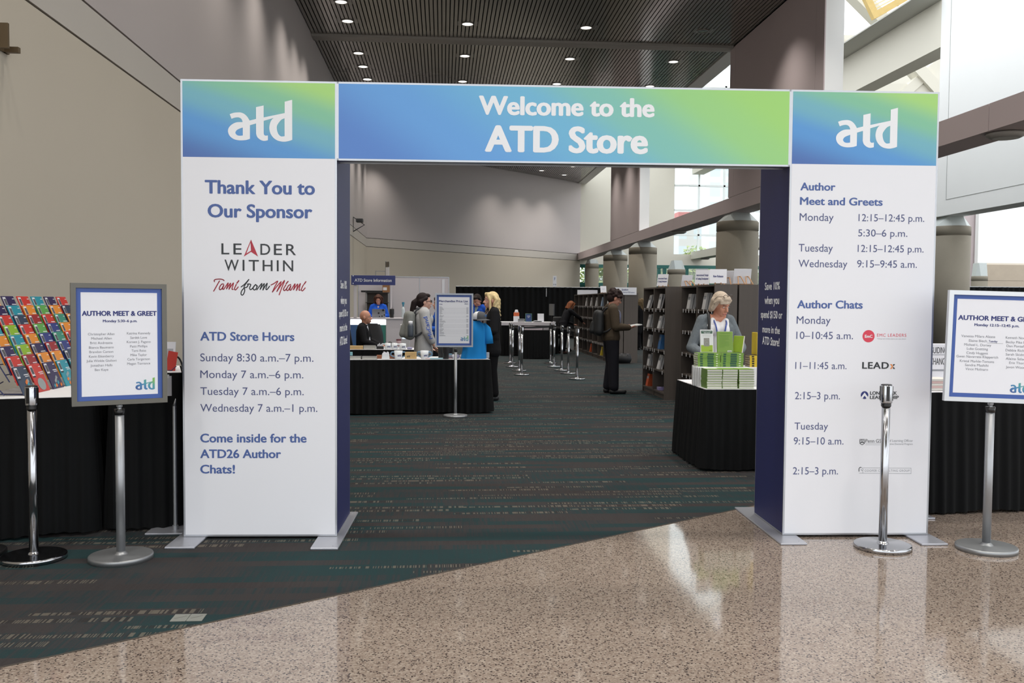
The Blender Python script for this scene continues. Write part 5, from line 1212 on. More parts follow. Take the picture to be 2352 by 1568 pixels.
# second table
z2 = .766
def on2(px, py, y): p = aY(px, py, y); return (p[0], y, z2)
mug(on2(891, 800, 15.62), .05, .105, 'white mug on the second table, left of the pair', handle=3.0); mug(on2(906, 800, 15.62), .05, .105, 'white mug on the second table, right of the pair', handle=0.2); mug(on2(925, 802, 15.6), .055, .1, 'white mug with a big dark handle near the hoodie woman', handle=3.1)
q = on2(817, 802, 15.62)
for i in range(3):
    o = bpy.data.objects.new('notebook', lying_book(.26, .17, .018, '-y', [bk_white, kraft, kraft, kraft]) if i == 0 else bpy.data.objects['notebook.kraft'].data); COL.objects.link(o)
    if i == 0: o.name = 'notebook.kraft'
    o.location = (q[0], q[1], z2+i*.0185); tag(o, 'kraft coloured notebook, %s from the bottom of the pile on the second table' % ordinal(i), 'notebook', 'kraft notebooks')
q = on2(849, 802, 15.62)
for i in range(3):
    o = bpy.data.objects.new('notebook', NB); COL.objects.link(o); o.location = (q[0], q[1], z2+i*.0225); tag(o, 'black notebook, %s from the bottom of the pile on the second table' % ordinal(i), 'notebook', 'black notebooks on the second table')
t = thing('pen_tray', 'black tray of white name tags on the second table', 'tray', on2(873, 801, 15.65)); mb = MB(); mb.bbox_bev((-.06, -.05, 0), (.06, .05, .05), .004); mb.build('tray', blk, t); mb = MB()
for k in range(6): mb.box((-.045+k*.016, -.03, .04), (-.034+k*.016, .03, .075+.012*(k % 3)))
mb.build('name_tags', poster_w, t)
o = MB().ell((0,0,.0), (.05,.05,.06), nu=16, nv=10).build('mouse_device', blk, None, (on2(896, 782, 16.0)[0], 16.0, z2+.055)); tag(o, 'round black device at the back of the second table', 'device')
t = thing('printed_tumbler', 'dark printed tumbler at the back of the second table', 'tumbler', on2(916, 790, 16.0)); mb = MB(); mb.smooth = True; mb.lathe([(.035, 0), (.045, .15), (.04, .15)], n=20); mb.build('body', mat('tumbler_print', (150, 128, 132), .5, var=.4, scale=40), t); mb = MB(); mb.lathe([(.044, .13), (.046, .155), (.001, .16)], n=20); mb.build('lid', mat('tumbler_maroon', (90, 40, 48), .5), t)
for i in range(5):
    o = MB().ell((0,0,.02), (.025,.025,.02), nu=10, nv=6).build('badge_ribbon', mat('lilac_ball', (150,148,178), .6), None, (on2(938+3*(i % 3), 800, 15.6)[0], 15.58+.04*(i//3), z2)); tag(o, 'small lilac item, %s of the cluster beside the handled mug' % ordinal(i), 'trinket', 'lilac trinkets')
o = MB().bbox_bev((-.3, -.06, 0), (.3, .06, .02), .003).build('white_tray', poster_w, None, on2(893, 786, 16.02)); tag(o, 'long white tray at the back of the second table', 'tray')
t = thing('tablet_kiosk', 'slim white kiosk with a bright screen behind the backpack', 'kiosk', (aY(930, 800, 17.2)[0], 17.2, 0)); mb = MB(); mb.bbox_bev((-.09, 0, 0), (.09, .06, 1.15), .01); mb.build('pillar', mat('white_laminate', (210, 208, 210), .4), t); mb = MB(); mb.box((-.05, -.004, .88), (.06, 0, 1.06)); mb.build('screen', mat('screen_glow', (214, 232, 250), .3, var=0, emit=.9), t); mb = MB(); mb.bbox_bev((-.13, -.1, 0), (.13, .16, .012), .003); mb.build('foot', alu, t)

# ================================================================== INFORMATION BOOTH
lam = mat('white_booth_laminate', (206, 200, 204), .5, var=.02, scale=1); seam = mat('booth_seam', (120, 116, 118), .6)
YW = 29.75
xs_ = [aY(px, 700, YW)[0] for px in (823, 895, 963.5, 1031)]
t = thing('booth_wall', 'white panelled back wall of the information booth', 'partition', ((xs_[0]+xs_[-1])/2, YW, 0)); x0 = t.location.x
for i in range(3):
    mb = MB(); mb.box((xs_[i]-x0+.012, 0, 0), (xs_[i+1]-x0-.012, .04, 2.36)); mb.build('panel', lam, t)
for x in xs_:
    mb = MB(); mb.box((x-x0-.012, -.012, 0), (x-x0+.012, .045, 2.37)); mb.build('post', alu, t)
mb = MB(); mb.box((xs_[0]-x0, -.01, 2.36), (xs_[-1]-x0, .045, 2.385)); mb.build('top_rail', alu, t)
p = aY(1018, 645, 29.6); o = MB().box((-.04, 0, -.45), (.05, .004, .0)).build('hanging_sheet', poster_w, None, (p[0], 29.73, 2.3)); tag(o, 'narrow white sheet hanging on the right panel of the information booth', 'paper')
t = thing('information_desk', 'white information desk with a glowing strip and blue green front', 'desk', (aY(868, 745, 24.5)[0], 24.5, 0)); xd = t.location.x
xa, xb, xc = (aY(px, 745, 24.5)[0]-xd for px in (804, 886, 931))
mb = MB(); mb.box((xa, 0.02, 0), (xc, .7, 1.11)); mb.build('body', lam, t); mb = MB(); mb.bbox_bev((xa-.03, -.03, 1.11), (xc+.03, .74, 1.14), .005); mb.build('counter_top', lam, t)
mb = MB(); mb.box((xa+.01, -.0, .955), (xb, .02, 1.095)); mb.build('light_strip', mat('lightbox_glow', (240, 248, 250), .4, var=0, emit=1.6), t)
mb = MB(); mb.box((xa+.01, -.0, .02), (xb, .02, .95)); mb.build('front_graphic', gradient_mat('desk_gradient', .9, .0, 0, [(0, (60, 96, 150)), (.45, (54, 110, 140)), (1, (64, 130, 110))]), t)
mb = MB(); mb.box((xb+.01, 0, .02), (xc, .02, 1.10)); mb.build('side_front', lam, t)
t = thing('information_sign', 'dark blue store information sign above the information desk', 'sign', (aY(857.5, 643, 24.45)[0], 24.45, 0)); p0 = aY(807, 654, 24.45); p1 = aY(908.3, 632.8, 24.45); hw = (p1[0]-p0[0])/2
mb = MB(); mb.bbox_bev((-hw, -.012, p0[2]), (hw, .012, p1[2]), .003); bd_ = mb.build('board', mat('sign_navy', (52, 60, 118), .45, var=.02), t)
P = Panel((t.location.x, 24.45-.012, 0), (1,0,0), (0,0,1), .002); mb = MB(); P.ptext(mb, 'ATD Store Information', 814.5, 899.5, 646.5, 639.6, .014, WHI); attach(mb.build('lettering', INKS), bd_, rootM(t.location, 0))
for s in (0, 1):
    mb = MB(); mb.cyl((-hw+.05, -.016, p0[2]+.04+s*.2), (-hw+.05, -.012, p0[2]+.04+s*.2), .015, n=12); mb.build('screw_cap', WHI and poster_w, t)
mb = MB(); mb.bbox_bev((-hw+.06, .012, 1.141), (-hw+.14, .05, p1[2]), .004); mb.build('post', lam, t)
mb = MB(); mb.bbox_bev((hw-.16, .6, 1.141), (hw-.12, .64, p1[2]), .004); mb.box((hw-.155, .012, p1[2]-.05), (hw-.125, .62, p1[2]-.02)); mb.build('post', lam, t)
t = thing('wire_shelving', 'black and grey shelving unit behind the information desk', 'shelving', (aY(866, 700, 29.2)[0], 29.2, 0)); xw = (aY(893, 700, 29.2)[0]-aY(840, 700, 29.2)[0])/2
for sx in (-1, 1):
    for y in (0, .38):
        mb = MB(); mb.cyl((sx*xw*.97, y, 0), (sx*xw*.97, y, 1.87), .014, n=10); mb.build('upright', mat('shelf_grey_steel', (150, 148, 146), .4, metal=.6), t)
for z in (.2, .75, 1.2, 1.55, 1.86):
    mb = MB(); mb.box((-xw, -.02, z-.02), (xw, .4, z)); mb.build('shelf', mat('shelf_dark', (52, 50, 50), .5), t)
mb = MB(); mb.box((-xw, .39, .2), (xw, .4, 1.86)); mb.build('back_sheet', mat('shelf_back_cloth', (88, 82, 78), .8), t)  # plain grey-brown sheet closing the back of the shelving
o = MB().bbox_bev((-.37, -.15, 0), (.3, .15, .06), .01).build('flat_bin', blk, None, (aY(857, 676, 29.35)[0], 29.35, 1.862)); tag(o, 'flat black bin on top of the booth shelving', 'bin')
t = thing('cardboard_box', 'brown cardboard box on top of the booth shelving', 'box', (aY(887, 676, 29.4)[0], 29.4, 1.862)); mb = MB(); mb.bbox_bev((-.11, -.12, 0), (.11, .12, .26), .006); mb.build('box', mat('cardboard', (150, 108, 72), .8, var=.05), t); mb = MB(); mb.box((-.09, -.1215, .07), (.03, -.12, .16)); mb.build('shipping_label', poster_w, t)
t = thing('laptop', 'silver laptop with dark stickers open on the information desk', 'laptop', (aY(870, 736, 24.75)[0], 24.75, 1.141)); mb = MB(); mb.bbox_bev((-.175, -.02, 0), (.175, .22, .016), .004); mb.build('keyboard_base', satin, t); mb = MB(); mb.M = Matrix.Rotation(.2, 4, 'X'); mb.bbox_bev((-.175, -.03, .01), (.175, -.022, .24), .003); lid = mb.build('screen_lid', mat('laptop_silver', (142, 146, 152), .4, metal=.5), t)
mb = MB(); mb.M = Matrix.Rotation(.2, 4, 'X')
for x, z, r in ((0, .13, .025), (.12, .21, .03), (.09, .05, .02), (.02, .04, .016), (.15, .08, .02)): mb.cyl((x, -.0315, z), (x, -.03, z), r, n=14)
mb.build('sticker', blk, lid)
bottle((aY(900, 736, 24.7)[0], 24.7, 1.141), .06, .24, blk, 'tall black insulated tumbler on the information desk', True)
t = thing('water_bottle', 'clear water bottle with a blue cap behind the backpack', 'bottle', (aY(926, 735, 24.7)[0], 24.7, 1.141)); mb = MB(); mb.smooth = True; mb.lathe([(.04, 0), (.045, .02), (.045, .22), (.02, .3)], n=20); mb.build('body', mat('pet_grey', (190, 200, 204), .2), t); mb = MB(); mb.lathe([(.035, .36), (.035, .42), (.001, .42)], n=16); mb.cyl((0,0,.3), (0,0,.36), .02); mb.build('cap', mat('cap_teal', (60, 140, 170), .4), t)
t = thing('hanging_banner', 'narrow banner on a thin pole rising behind the information sign', 'banner', (aY(886, 632, 31.5)[0], 31.5, 0)); zt2 = aY(886, 600, 31.5)[2]; mb = MB(); mb.cyl((0,0,0), (0,0,zt2), .02, n=10); mb.build('pole', satin_dk, t); mb = MB(); mb.M = Matrix.Rotation(-1.1, 4, 'Z'); mb.box((0, -.01, zt2-.62), (.3, .0, zt2-.02)); mb.build('banner_face', poster_w, t); mb = MB(); mb.M = Matrix.Rotation(-1.1, 4, 'Z'); mb.box((0, -.012, zt2-.2), (.3, .001, zt2-.02)); mb.build('header_band', mat('banner_brown', (90, 84, 76), .6), t); mb = MB(); mb.box((-.35, -.01, zt2-.35), (.0, .0, zt2-.33)); mb.box((-.35, -.01, zt2-.9), (-.33, .0, zt2-.33)); mb.build('bracket', satin_dk, t)
# dark chairs in front of the desk
chair_m = mat('charcoal_upholstery', (72, 72, 76), .8)
def side_chair(x, y, rz, lab, grp='charcoal chairs by the information desk'):
    t = thing('side_chair', lab, 'chair', (x, y, 0), rz, grp)
    mb = MB(); mb.smooth = True; mb.bbox_bev((-.23, -.22, .42), (.23, .24, .48), .02); mb.build('seat', chair_m, t)
    mb = MB(); mb.smooth = True; rows = []
    for k in range(9):
        f = k/8; z = .5+f*.52; w = .22*(1-.35*max(0, f-.55)**1.2*2.0); rows.append([(w*math.sin(a), .24+.08*f+.05*math.cos(a)-.05, z) for a in np.linspace(-1.5, 1.5, 11)])
    mb.grid(rows); mb.grid([[(x_, y_+.035, z_) for x_, y_, z_ in r] for r in rows[::-1]]); mb.build('backrest', chair_m, t)
    for sx in (-1, 1):
        for sy in (-1, 1): mb = MB(); mb.cyl((sx*.19, sy*.19, .42), (sx*.21, sy*.22, 0), .012, n=8); mb.build('leg', black_pl, t)
    return t
side_chair(aY(874, 800, 22.9)[0], 22.9, math.pi-.5, 'charcoal chair in front of the blue green desk, right one'); side_chair(aY(860, 800, 23.7)[0], 23.7, math.pi-.2, 'charcoal chair in front of the blue green desk, left one')

# ================================================================== BLACK DRAPES AND CHECKOUT
def drape(p0, p1, z, lab, h0=0.0):
    d = np.array(p1)-np.array(p0); L = np.hypot(*d); t = thing('black_drape', lab, 'drape', ((p0[0]+p1[0])/2, (p0[1]+p1[1])/2, 0), math.atan2(d[1], d[0]))
    n = int(L/.05); rows = []
    for zz in (z-.03, z-.3, z*.5, .015): rows.append([(-L/2+L*i/n, .035*math.sin(i*1.3)+.02*math.sin(i*.37), zz) for i in range(n+1)])
    mb = MB(); mb.smooth = True; mb.grid(rows[::-1]); mb.build('curtain', cloth_black, t)
    mb = MB(); mb.cyl((-L/2, 0, z-.03), (L/2, 0, z-.03), .02, n=10); mb.build('rail', satin_dk, t)
    k = max(1, round(L/3))
    for i in range(k+1):
        mb = MB(); x = -L/2+.02+(L-.04)*i/k; mb.cyl((x, .06, 0), (x, .06, z), .022, n=10); mb.build('upright', satin_dk, t)
    return t
p0, p1 = aY(1047, 656, 40), aY(1380, 660, 40); dr_ = drape((p0[0], 40), (p1[0]+.2, 40), p0[2], 'long black drape wall behind the checkout counter')
p0, p1 = aY(2226, 657, 36), aY(2420, 660, 36); drape((p0[0], 36), (p1[0], 36), p0[2], 'black drape far right behind the author sign')
p = aY(1255, 662, 39.9); MB().cyl((p[0]-dr_.location.x, -.08, p[2]-.36), (p[0]-dr_.location.x, -.08, p[2]), .02, n=10).build('light_pole', mat('grey_pole', (160, 162, 164), .4), dr_)
p = aY(1274, 657, 40.1); t = thing('section_placard', 'white placard with blue print standing above the black drape', 'sign', (p[0], 40.1, 0)); mb = MB(); mb.box((-.08, -.005, p[2]-.02), (.08, .005, p[2]+.45)); mb.build('card', poster_w, t); mb = MB(); mb.cyl((0,.01,0), (0,.01,p[2]+.05), .012, n=8); mb.build('pole', satin_dk, t)
P = Panel((p[0], 40.095, p[2]), (1,0,0), (0,0,1), .002); mb = MB(); P.text(mb, 'F', -.02, .03, .26, .12, .02, BLU); P.text(mb, '113', -.055, .055, .04, .06, .02, BLA); attach(mb.build('lettering', INKS), t, rootM(t.location, 0))
# checkout counter: white top over black skirt
xl, xr = aY(1153, 742, 27)[0], aY(1270, 742, 27)[0]
skirted_table([(xl, 27.0), (xr, 27.0), (xr, 27.8), (xl, 27.8)], 1.0, 'checkout counter with a thick white top and black skirt', None, name='checkout_counter', cat='counter', skirt_bottom=.4 if False else .012)
o = MB().bbox_bev((xl-.02, 26.96, .90), (xr+.02, 26.985, 1.002), .004).build('counter_fascia', lam); tag(o, 'white fascia board along the checkout counter edge', 'board')
x0_, x1_ = fl(1203, 824)[0], fl(1262, 824)[0]
skirted_table([(x0_, 25.55), (x1_, 25.55), (x1_, 26.3), (x0_, 26.3)], .80, 'black draped block in front of the checkout counter', None, top_m=cloth_black, name='draped_block')
skirted_table([(aY(1147, 790, 33)[0], 32.6), (aY(1200, 790, 33)[0], 32.6), (aY(1200, 790, 33)[0], 33.4), (aY(1147, 790, 33)[0], 33.4)], .8, 'distant black skirted table left of the checkout', None)
def onc(px, y=27.3): return (aY(px, 738, y)[0], y, 1.001)
t = thing('sanitizer_carton', 'orange and white carton bottle on the checkout counter', 'bottle', onc(1186)); mb = MB(); mb.bbox_bev((-.085, -.05, 0), (.085, .05, .17), .01); mb.build('lower_body', poster_w, t); mb = MB(); mb.bbox_bev((-.08, -.05, .17), (.08, .05, .28), .01); mb.build('orange_band', mat('carton_orange', (214, 104, 60), .5), t); mb = MB(); mb.lathe([(.06, .28), (.045, .34), (.03, .36), (.001, .36)], n=16); mb.build('cap', poster_w, t)
t = thing('framed_card', 'blue and green framed card on the checkout counter', 'sign', onc(1214)); mb = MB(); mb.bbox_bev((-.1, 0, 0), (.1, .015, .25), .003); mb.build('frame', mat('card_green', (70, 110, 84), .5), t); mb = MB(); mb.box((-.085, -.002, .012), (.085, 0, .235)); mb.build('card_face', mat('card_blue', (36, 62, 116), .5), t); P = Panel((0, -.002, 0), (1,0,0), (0,0,1), .002); mb = MB(); P.text(mb, 'CHECK', -.05, .05, .16, .025, .02, WHI); P.text(mb, 'OUT', -.03, .03, .12, .025, .02, WHI); mb.build('lettering', INKS, t)
t = thing('white_card_stand', 'blank looking white card stand on the checkout counter', 'sign', onc(1242)); mb = MB(); mb.M = Matrix.Rotation(-.12, 4, 'X'); mb.box((-.095, 0, 0), (.095, .01, .25)); mb.build('card', poster_w, t); mb = MB(); mb.box((-.06, .01, 0), (.06, .08, .01)); mb.build('foot', poster_w, t)
t = thing('card_terminal', 'grey card terminal leaning on the counter front', 'card reader', onc(1197.5, 27.08)); mb = MB(); mb.M = Matrix.Rotation(-.3, 4, 'X'); mb.bbox_bev((-.1, 0, 0), (.1, .03, .1), .006); mb.build('body', mat('terminal_grey', (130, 130, 132), .5), t); mb = MB(); mb.M = Matrix.Rotation(-.3, 4, 'X'); mb.box((-.08, -.002, .05), (.08, 0, .09)); mb.build('display', mat('terminal_display', (90, 96, 100), .2), t)
t = thing('receipt_printer', 'small silver printer on the checkout counter', 'printer', onc(1235, 27.1)); mb = MB(); mb.bbox_bev((-.12, -.06, 0), (.12, .08, .045), .01); mb.build('body', satin, t); mb = MB(); mb.box((-.1, -.062, .01), (.1, -.06, .03)); mb.build('slot', black_pl, t)
t = thing('storage_bin', 'white printed storage box under the checkout counter top', 'box', ((aY(1231, 755, 25.9)[0]), 25.92, .802)); mb = MB(); mb.bbox_bev((-.33, -.1, 0), (.18, .1, .1), .004); mb.build('box', mat('printed_box', (196, 182, 188), .6, var=.15, scale=25), t); mb = MB(); mb.bbox_bev((.2, -.1, 0), (.36, .1, .1), .004); mb.build('tray', mat('grey_tray', (150, 146, 148), .6), t)
t = thing('computer_monitor', 'thin dark monitor seen edge on behind the checkout counter', 'monitor', (aY(1267, 740, 28.4)[0], 28.4, .8), .15); mb = MB(); mb.bbox_bev((-.02, -.25, .38), (.02, .25, .74), .005); mb.build('screen', mat('monitor_grey', (92, 94, 98), .4), t); mb = MB(); mb.cyl((0, 0, .02), (0, 0, .45), .02, n=10); mb.bbox_bev((-.1, -.12, 0), (.1, .12, .02), .005); mb.build('stand', black_pl, t)
skirted_table([(aY(1245, 780, 28.6)[0], 28.1), (aY(1276, 780, 28.6)[0], 28.1), (aY(1276, 780, 28.6)[0], 28.8), (aY(1245, 780, 28.6)[0], 28.8)], .8, 'black skirted desk carrying the edge on monitor', None)
for i, (px, py) in enumerate(((1269, 722), (1273, 718))):
    o = MB().box((-.05, 0, -.04), (.05, .01, .05)).build('paper_note', poster_w, None, (aY(px, py, 28.2)[0], 28.2+.02*i, .85+.1*i)); o.rotation_euler = (0, .2, .3); tag(o, 'small white paper note %s beside the monitor' % ('lower', 'upper')[i], 'paper')
# office chair
t = thing('office_chair', 'black office chair with a star base right of the checkout counter', 'chair', (aY(1292, 790, 29.6)[0], 29.6, 0), .4)
mb = MB(); mb.smooth = True; mb.bbox_bev((-.25, -.24, .46), (.25, .24, .54), .03); mb.build('seat', blk, t); mb = MB(); mb.smooth = True; mb.bbox_bev((-.24, .2, .58), (.24, .27, 1.12), .04); mb.build('backrest', blk, t); mb = MB(); mb.cyl((0,0,.1), (0,0,.46), .03, n=12); mb.build('gas_lift', black_pl, t)
for k in range(5):
    a = 2*math.pi*k/5; mb = MB(); mb.tube([(0,0,.12), (.3*math.cos(a), .3*math.sin(a), .07)], .02, 8); l_ = mb.build('star_leg', black_pl, t); mb = MB(); mb.cyl((.3*math.cos(a)-.02, .3*math.sin(a), .03), (.3*math.cos(a)+.02, .3*math.sin(a), .03), .03, n=14); mb.build('caster', black_pl, l_)
for s in (-1, 1): mb = MB(); mb.tube([(s*.26, .1, .5), (s*.29, .1, .72), (s*.29, -.15, .74)], .018, 8); mb.build('armrest', black_pl, t)
# queue posts and belts
qs = [(1171.7,834), (1177,842.5), (1192.5,851.5), (1198,861), (1264.5,834.5), (1272.5,842), (1290,850.8), (1305,858), (1325,871)]
nm = ['rear of the left queue line', 'third in the left queue line', 'second in the left queue line', 'front of the left queue line', 'rear of the right queue line', 'fourth in the right queue line', 'third in the right queue line', 'second in the right queue line', 'front of the right queue line, nearest the reading man']
qp = []
st0 = None
for (px, py), n_ in zip(qs, nm):
    q = fl(px, py); qp.append(q)
    if st0 is None: st0 = stanchion(tuple(q), 1.05, 'chrome belt stanchion, '+n_, 'stanchions of the checkout queue', rb=.17)
    else: dup(st0, tuple(q), label='chrome belt stanchion, '+n_)
belt_m = mat('black_belt', (14, 14, 15), .7)
for a, b, lab in ((0,1,'rear left'), (1,2,'second left'), (2,3,'front left'), (4,5,'rear right'), (5,6,'fourth right'), (6,7,'third right'), (7,8,'front right'), (2,5,'crossing')):
    A, Bq = qp[a], qp[b]; d = (Bq-A)/np.linalg.norm(Bq-A); A = A+d*.042; Bq = Bq-d*.042
    pts = [A+(Bq-A)*k/8 for k in range(9)]; mb = MB(); z = 1.0
    mb.grid([[(p[0], p[1], z-.025-.012*math.sin(math.pi*k/8)) for k, p in enumerate(pts)], [(p[0], p[1], z+.025-.012*math.sin(math.pi*k/8)) for k, p in enumerate(pts)]])
    o = mb.build('queue_belt', belt_m); tag(o, 'black retractable belt of the checkout queue, %s span' % lab, 'belt', 'belts of the checkout queue')
# black duffel bag on the floor
q = fl(1437, 836); t = thing('duffel_bag', 'black duffel bag on the floor against the far bookcase end', 'bag', (q[0], 23.72, 0)); mb = MB(); mb.smooth = True
mb.tube([(-.2, 0, .13), (-.17, 0, .13), (0, 0, .14), (.17, 0, .13), (.2, 0, .13)], [.06, .12, .13, .12, .06], 16); mb.build('body', blk, t)
for s in (-.08, .08): mb = MB(); mb.tube([(s-.03, -.1, .2), (s-.02, -.12, .26), (s+.02, -.12, .26), (s+.03, -.1, .2)], .008, 6); mb.build('handle', mat('bag_strap_grey', (120, 120, 122), .5), t)
# ================================================================== PEOPLE
def remesh(mb, name, m, parent, vox=.007, smooth=2):
    me = mb.mesh(name, m); o = bpy.data.objects.new(name, me); COL.objects.link(o)
    r = o.modifiers.new('r', 'REMESH'); r.mode = 'VOXEL'; r.voxel_size = vox; r.use_smooth_shade = True
    if smooth: s = o.modifiers.new('s', 'SMOOTH'); s.iterations = smooth; s.factor = .5
    dg = bpy.context.evaluated_depsgraph_get(); n = bpy.data.meshes.new_from_object(o.evaluated_get(dg))
    o.modifiers.clear(); o.data = n; n.name = name
    if not n.materials: n.materials.append(m)
    n.polygons.foreach_set('use_smooth', [True]*len(n.polygons))
    if parent is not None: o.parent = parent
    return o
V = Vector
def lerp(a, b, t): return a+(b-a)*t
def hand(mb, w, d, palm, s=1.0, curl=.5):
    """w wrist, d direction of the hand, palm: direction the palm faces"""
    d = d.normalized(); palm = (palm-d*palm.dot(d)).normalized(); side = d.cross(palm).normalized()*s
    kn = w+d*.085
    for k in (-1.2, -.4, .4, 1.2): mb.cap(w+d*.012+side*k*.012, .017, kn+side*k*.018, .0115, n=8)
    for k, L in ((-1.5, .068), (-.5, .078), (.5, .074), (1.5, .058)):
        p = kn+side*k*.0185; a = 0
        for j in range(3):
            a += curl*(.35 if j == 0 else .6); dd = d*math.cos(a)+palm*math.sin(a); q = p+dd*L*(.45, .32, .23)[j]; mb.cap(p, .0092-.0008*j, q, .0086-.0008*j, n=7); p = q
    b = w+d*.03-side*.026; q = b-side*.028+d*.03+palm*.012; mb.cap(b, .0125, q, .0105, n=8); mb.cap(q, .0100, q+d*.03+palm*.01-side*.004, .0088, n=8)

def figure(loc, rz, label, H=1.70, skin=(200, 152, 128), pose=None, hair=None, top=None, bottom=None, shoes=(24, 24, 26), extra=None, female=False, hands=True, head_tilt=(0, 0), turn=0., vox=.0075, group=None, lean=0., seated=False, sleeves='long', loose=.016, top_rough=.85, hem=.86, age=0):
    """local frame: the figure faces +Y"""
    s = H/1.70; P = pose or {}
    sk = mat('skin_%d_%d' % (skin[0], skin[1]), skin, .5, var=.04, scale=30)
    J = dict(hipL=V((-.085,0,.90)), hipR=V((.085,0,.90)), kneeL=V((-.10,.02,.49)), kneeR=V((.10,.02,.49)), ankL=V((-.105,-.02,.085)), ankR=V((.105,-.02,.085)), toeL=V((-.12,.15,.035)), toeR=V((.12,.15,.035)),
             waist=V((0,0,1.04)), chest=V((0,-.005,1.26)), neck=V((0,-.015,1.425)), head=V((0,.015,1.575)), shL=V((-.175,-.01,1.385)), shR=V((.175,-.01,1.385)), elL=V((-.225,-.03,1.11)), elR=V((.225,-.03,1.11)), wrL=V((-.235,.06,.875)), wrR=V((.235,.06,.875)))
    if female:
        for k in ('shL', 'shR'): J[k].x *= .9
    if lean:      # bend the upper body forward about the hips
        R = Matrix.Rotation(-lean, 3, 'X'); c = V((0,0,.92))
        for k in ('waist','chest','neck','head','shL','shR','elL','elR','wrL','wrR'): J[k] = c + R @ (J[k]-c)
    for k, v in P.items():
        if k in J: J[k] = V(v)
    J = {k: v*s for k, v in J.items()}
    hf = V((0, math.cos(head_tilt[0]), -math.sin(head_tilt[0]))); hf = Matrix.Rotation(turn, 3, 'Z') @ hf; hf.normalize()
    hs = hf.cross(V((0,0,1))).normalized(); hu = hs.cross(hf)
    if head_tilt[1]: Q = Matrix.Rotation(head_tilt[1], 3, hf); hs = Q @ hs; hu = Q @ hu
    HR = Matrix((hs, hf, hu)).transposed(); hc = J['head']
    g = s*1.09
    hp = lambda x, y, z: hc + (HR @ V((x, y, z)))*g
    mb = MB()
    # torso
    for sg, hk, sk_ in ((-1, 'hipL', 'shL'), (1, 'hipR', 'shR')):
        wv = J['waist']+V((sg*.065*s,0,0)); cv = lerp(J['chest'], J[sk_], .42)
        mb.cap(J[hk], .095*s, wv, .088*s); mb.cap(wv, .088*s, cv, .098*s); mb.cap(cv, .095*s, lerp(J['neck'], J[sk_], .6), .062*s); mb.cap(J['neck']-V((0,0,.02*s)), .055*s, J[sk_], .055*s)
        if female: mb.ell(lerp(J['chest'], J[sk_], .35)+V((0,.075*s,-.01*s)), (.062*s, .055*s, .06*s))
    mb.cap(J['waist'], .10*s, J['chest'], .105*s)
    # limbs
    for a in 'LR':
        mb.cap(J['sh'+a], .054*s, J['el'+a], .040*s); mb.cap(J['el'+a], .041*s, J['wr'+a], .026*s)
        mb.cap(J['hip'+a], .092*s, J['knee'+a], .058*s); mb.cap(J['knee'+a], .057*s, lerp(J['knee'+a], J['ank'+a], .35)+V((0,-.012,0)), .058*s); mb.cap(lerp(J['knee'+a], J['ank'+a], .35)+V((0,-.012,0)), .056*s, J['ank'+a], .036*s)
        mb.cap(J['ank'+a]-V((0,.03,.045))*s, .036*s, J['toe'+a], .033*s)
        if hands:
            d = P.get('hd'+a, (J['wr'+a]-J['el'+a])); d = V(d); pal = V(P.get('palm'+a, (0.2 if a == 'L' else -.2, .6, .0) if abs(d.normalized().z) > .5 else (0,0,1)))
            hand(mb, J['wr'+a], d, pal, 1 if a == 'L' else -1, P.get('curl'+a, .5))
    # neck and head
    mb.cap(J['neck']-V((0,0,.03*s)), .052*s, hp(0,-.02,-.06), .05*g)
    mb.ell(hc+(HR @ V((0,-.012,.02)))*g, (.073*g, .095*g, .098*g), HR); mb.ell(hp(0,.018,-.045), (.056*g, .07*g, .07*g), HR); mb.ell(hp(0,.055,-.092), (.026*g,.024*g,.02*g), HR)
    mb.cap(hp(0,.082,.0), .010*g, hp(0,.104,-.030), .0135*g); mb.ell(hp(-.012,.092,-.036), (.008*g,)*3); mb.ell(hp(.012,.092,-.036), (.008*g,)*3)
    mb.cap(hp(-.030,.073,.022), .0115*g, hp(.030,.073,.022), .0115*g)
    mb.cap(hp(-.018,.083,-.066), .0075*g, hp(.018,.083,-.066), .0075*g); mb.cap(hp(-.015,.081,-.076), .0085*g, hp(.015,.081,-.076), .0085*g)
    for sg in (-1, 1):
        mb.ell(hp(sg*.076,-.012,-.012), (.010*g,.020*g,.031*g), HR); mb.ell(hp(sg*.036,.052,-.032), (.022*g,.022*g,.024*g), HR)
    body = remesh(mb, 'person', sk, None, vox, 3); body.location = loc; body.rotation_euler.z = rz; tag(body, label, 'person', group)
    # eyes, brows, lips
    mb = MB(); mb.smooth = True; mb.m = 0
    for sg in (-1, 1): mb.ell(hp(sg*.031,.073,.001), (.011*g,.009*g,.006*g), HR, 10, 8)
    mb.m = 1
    for sg in (-1, 1): mb.ell(hp(sg*.031,.0805,.0), (.005*g,.004*g,.005*g), HR, 10, 8); mb.cap(hp(sg*.018,.089,.026), .0035*g, hp(sg*.047,.078,.026), .003*g, n=8)
    mb.m = 2; mb.cap(hp(-.018,.0885,-.070), .0055*g, hp(.018,.0885,-.070), .0055*g, n=8)
    mb.build('face_features', [mat('eye_white', (222, 218, 212), .3), mat('eye_dark', (56, 42, 34), .4), mat('lip_tone', (168, 92, 88), .5)], body)
    # clothes
    t_ = loose*s
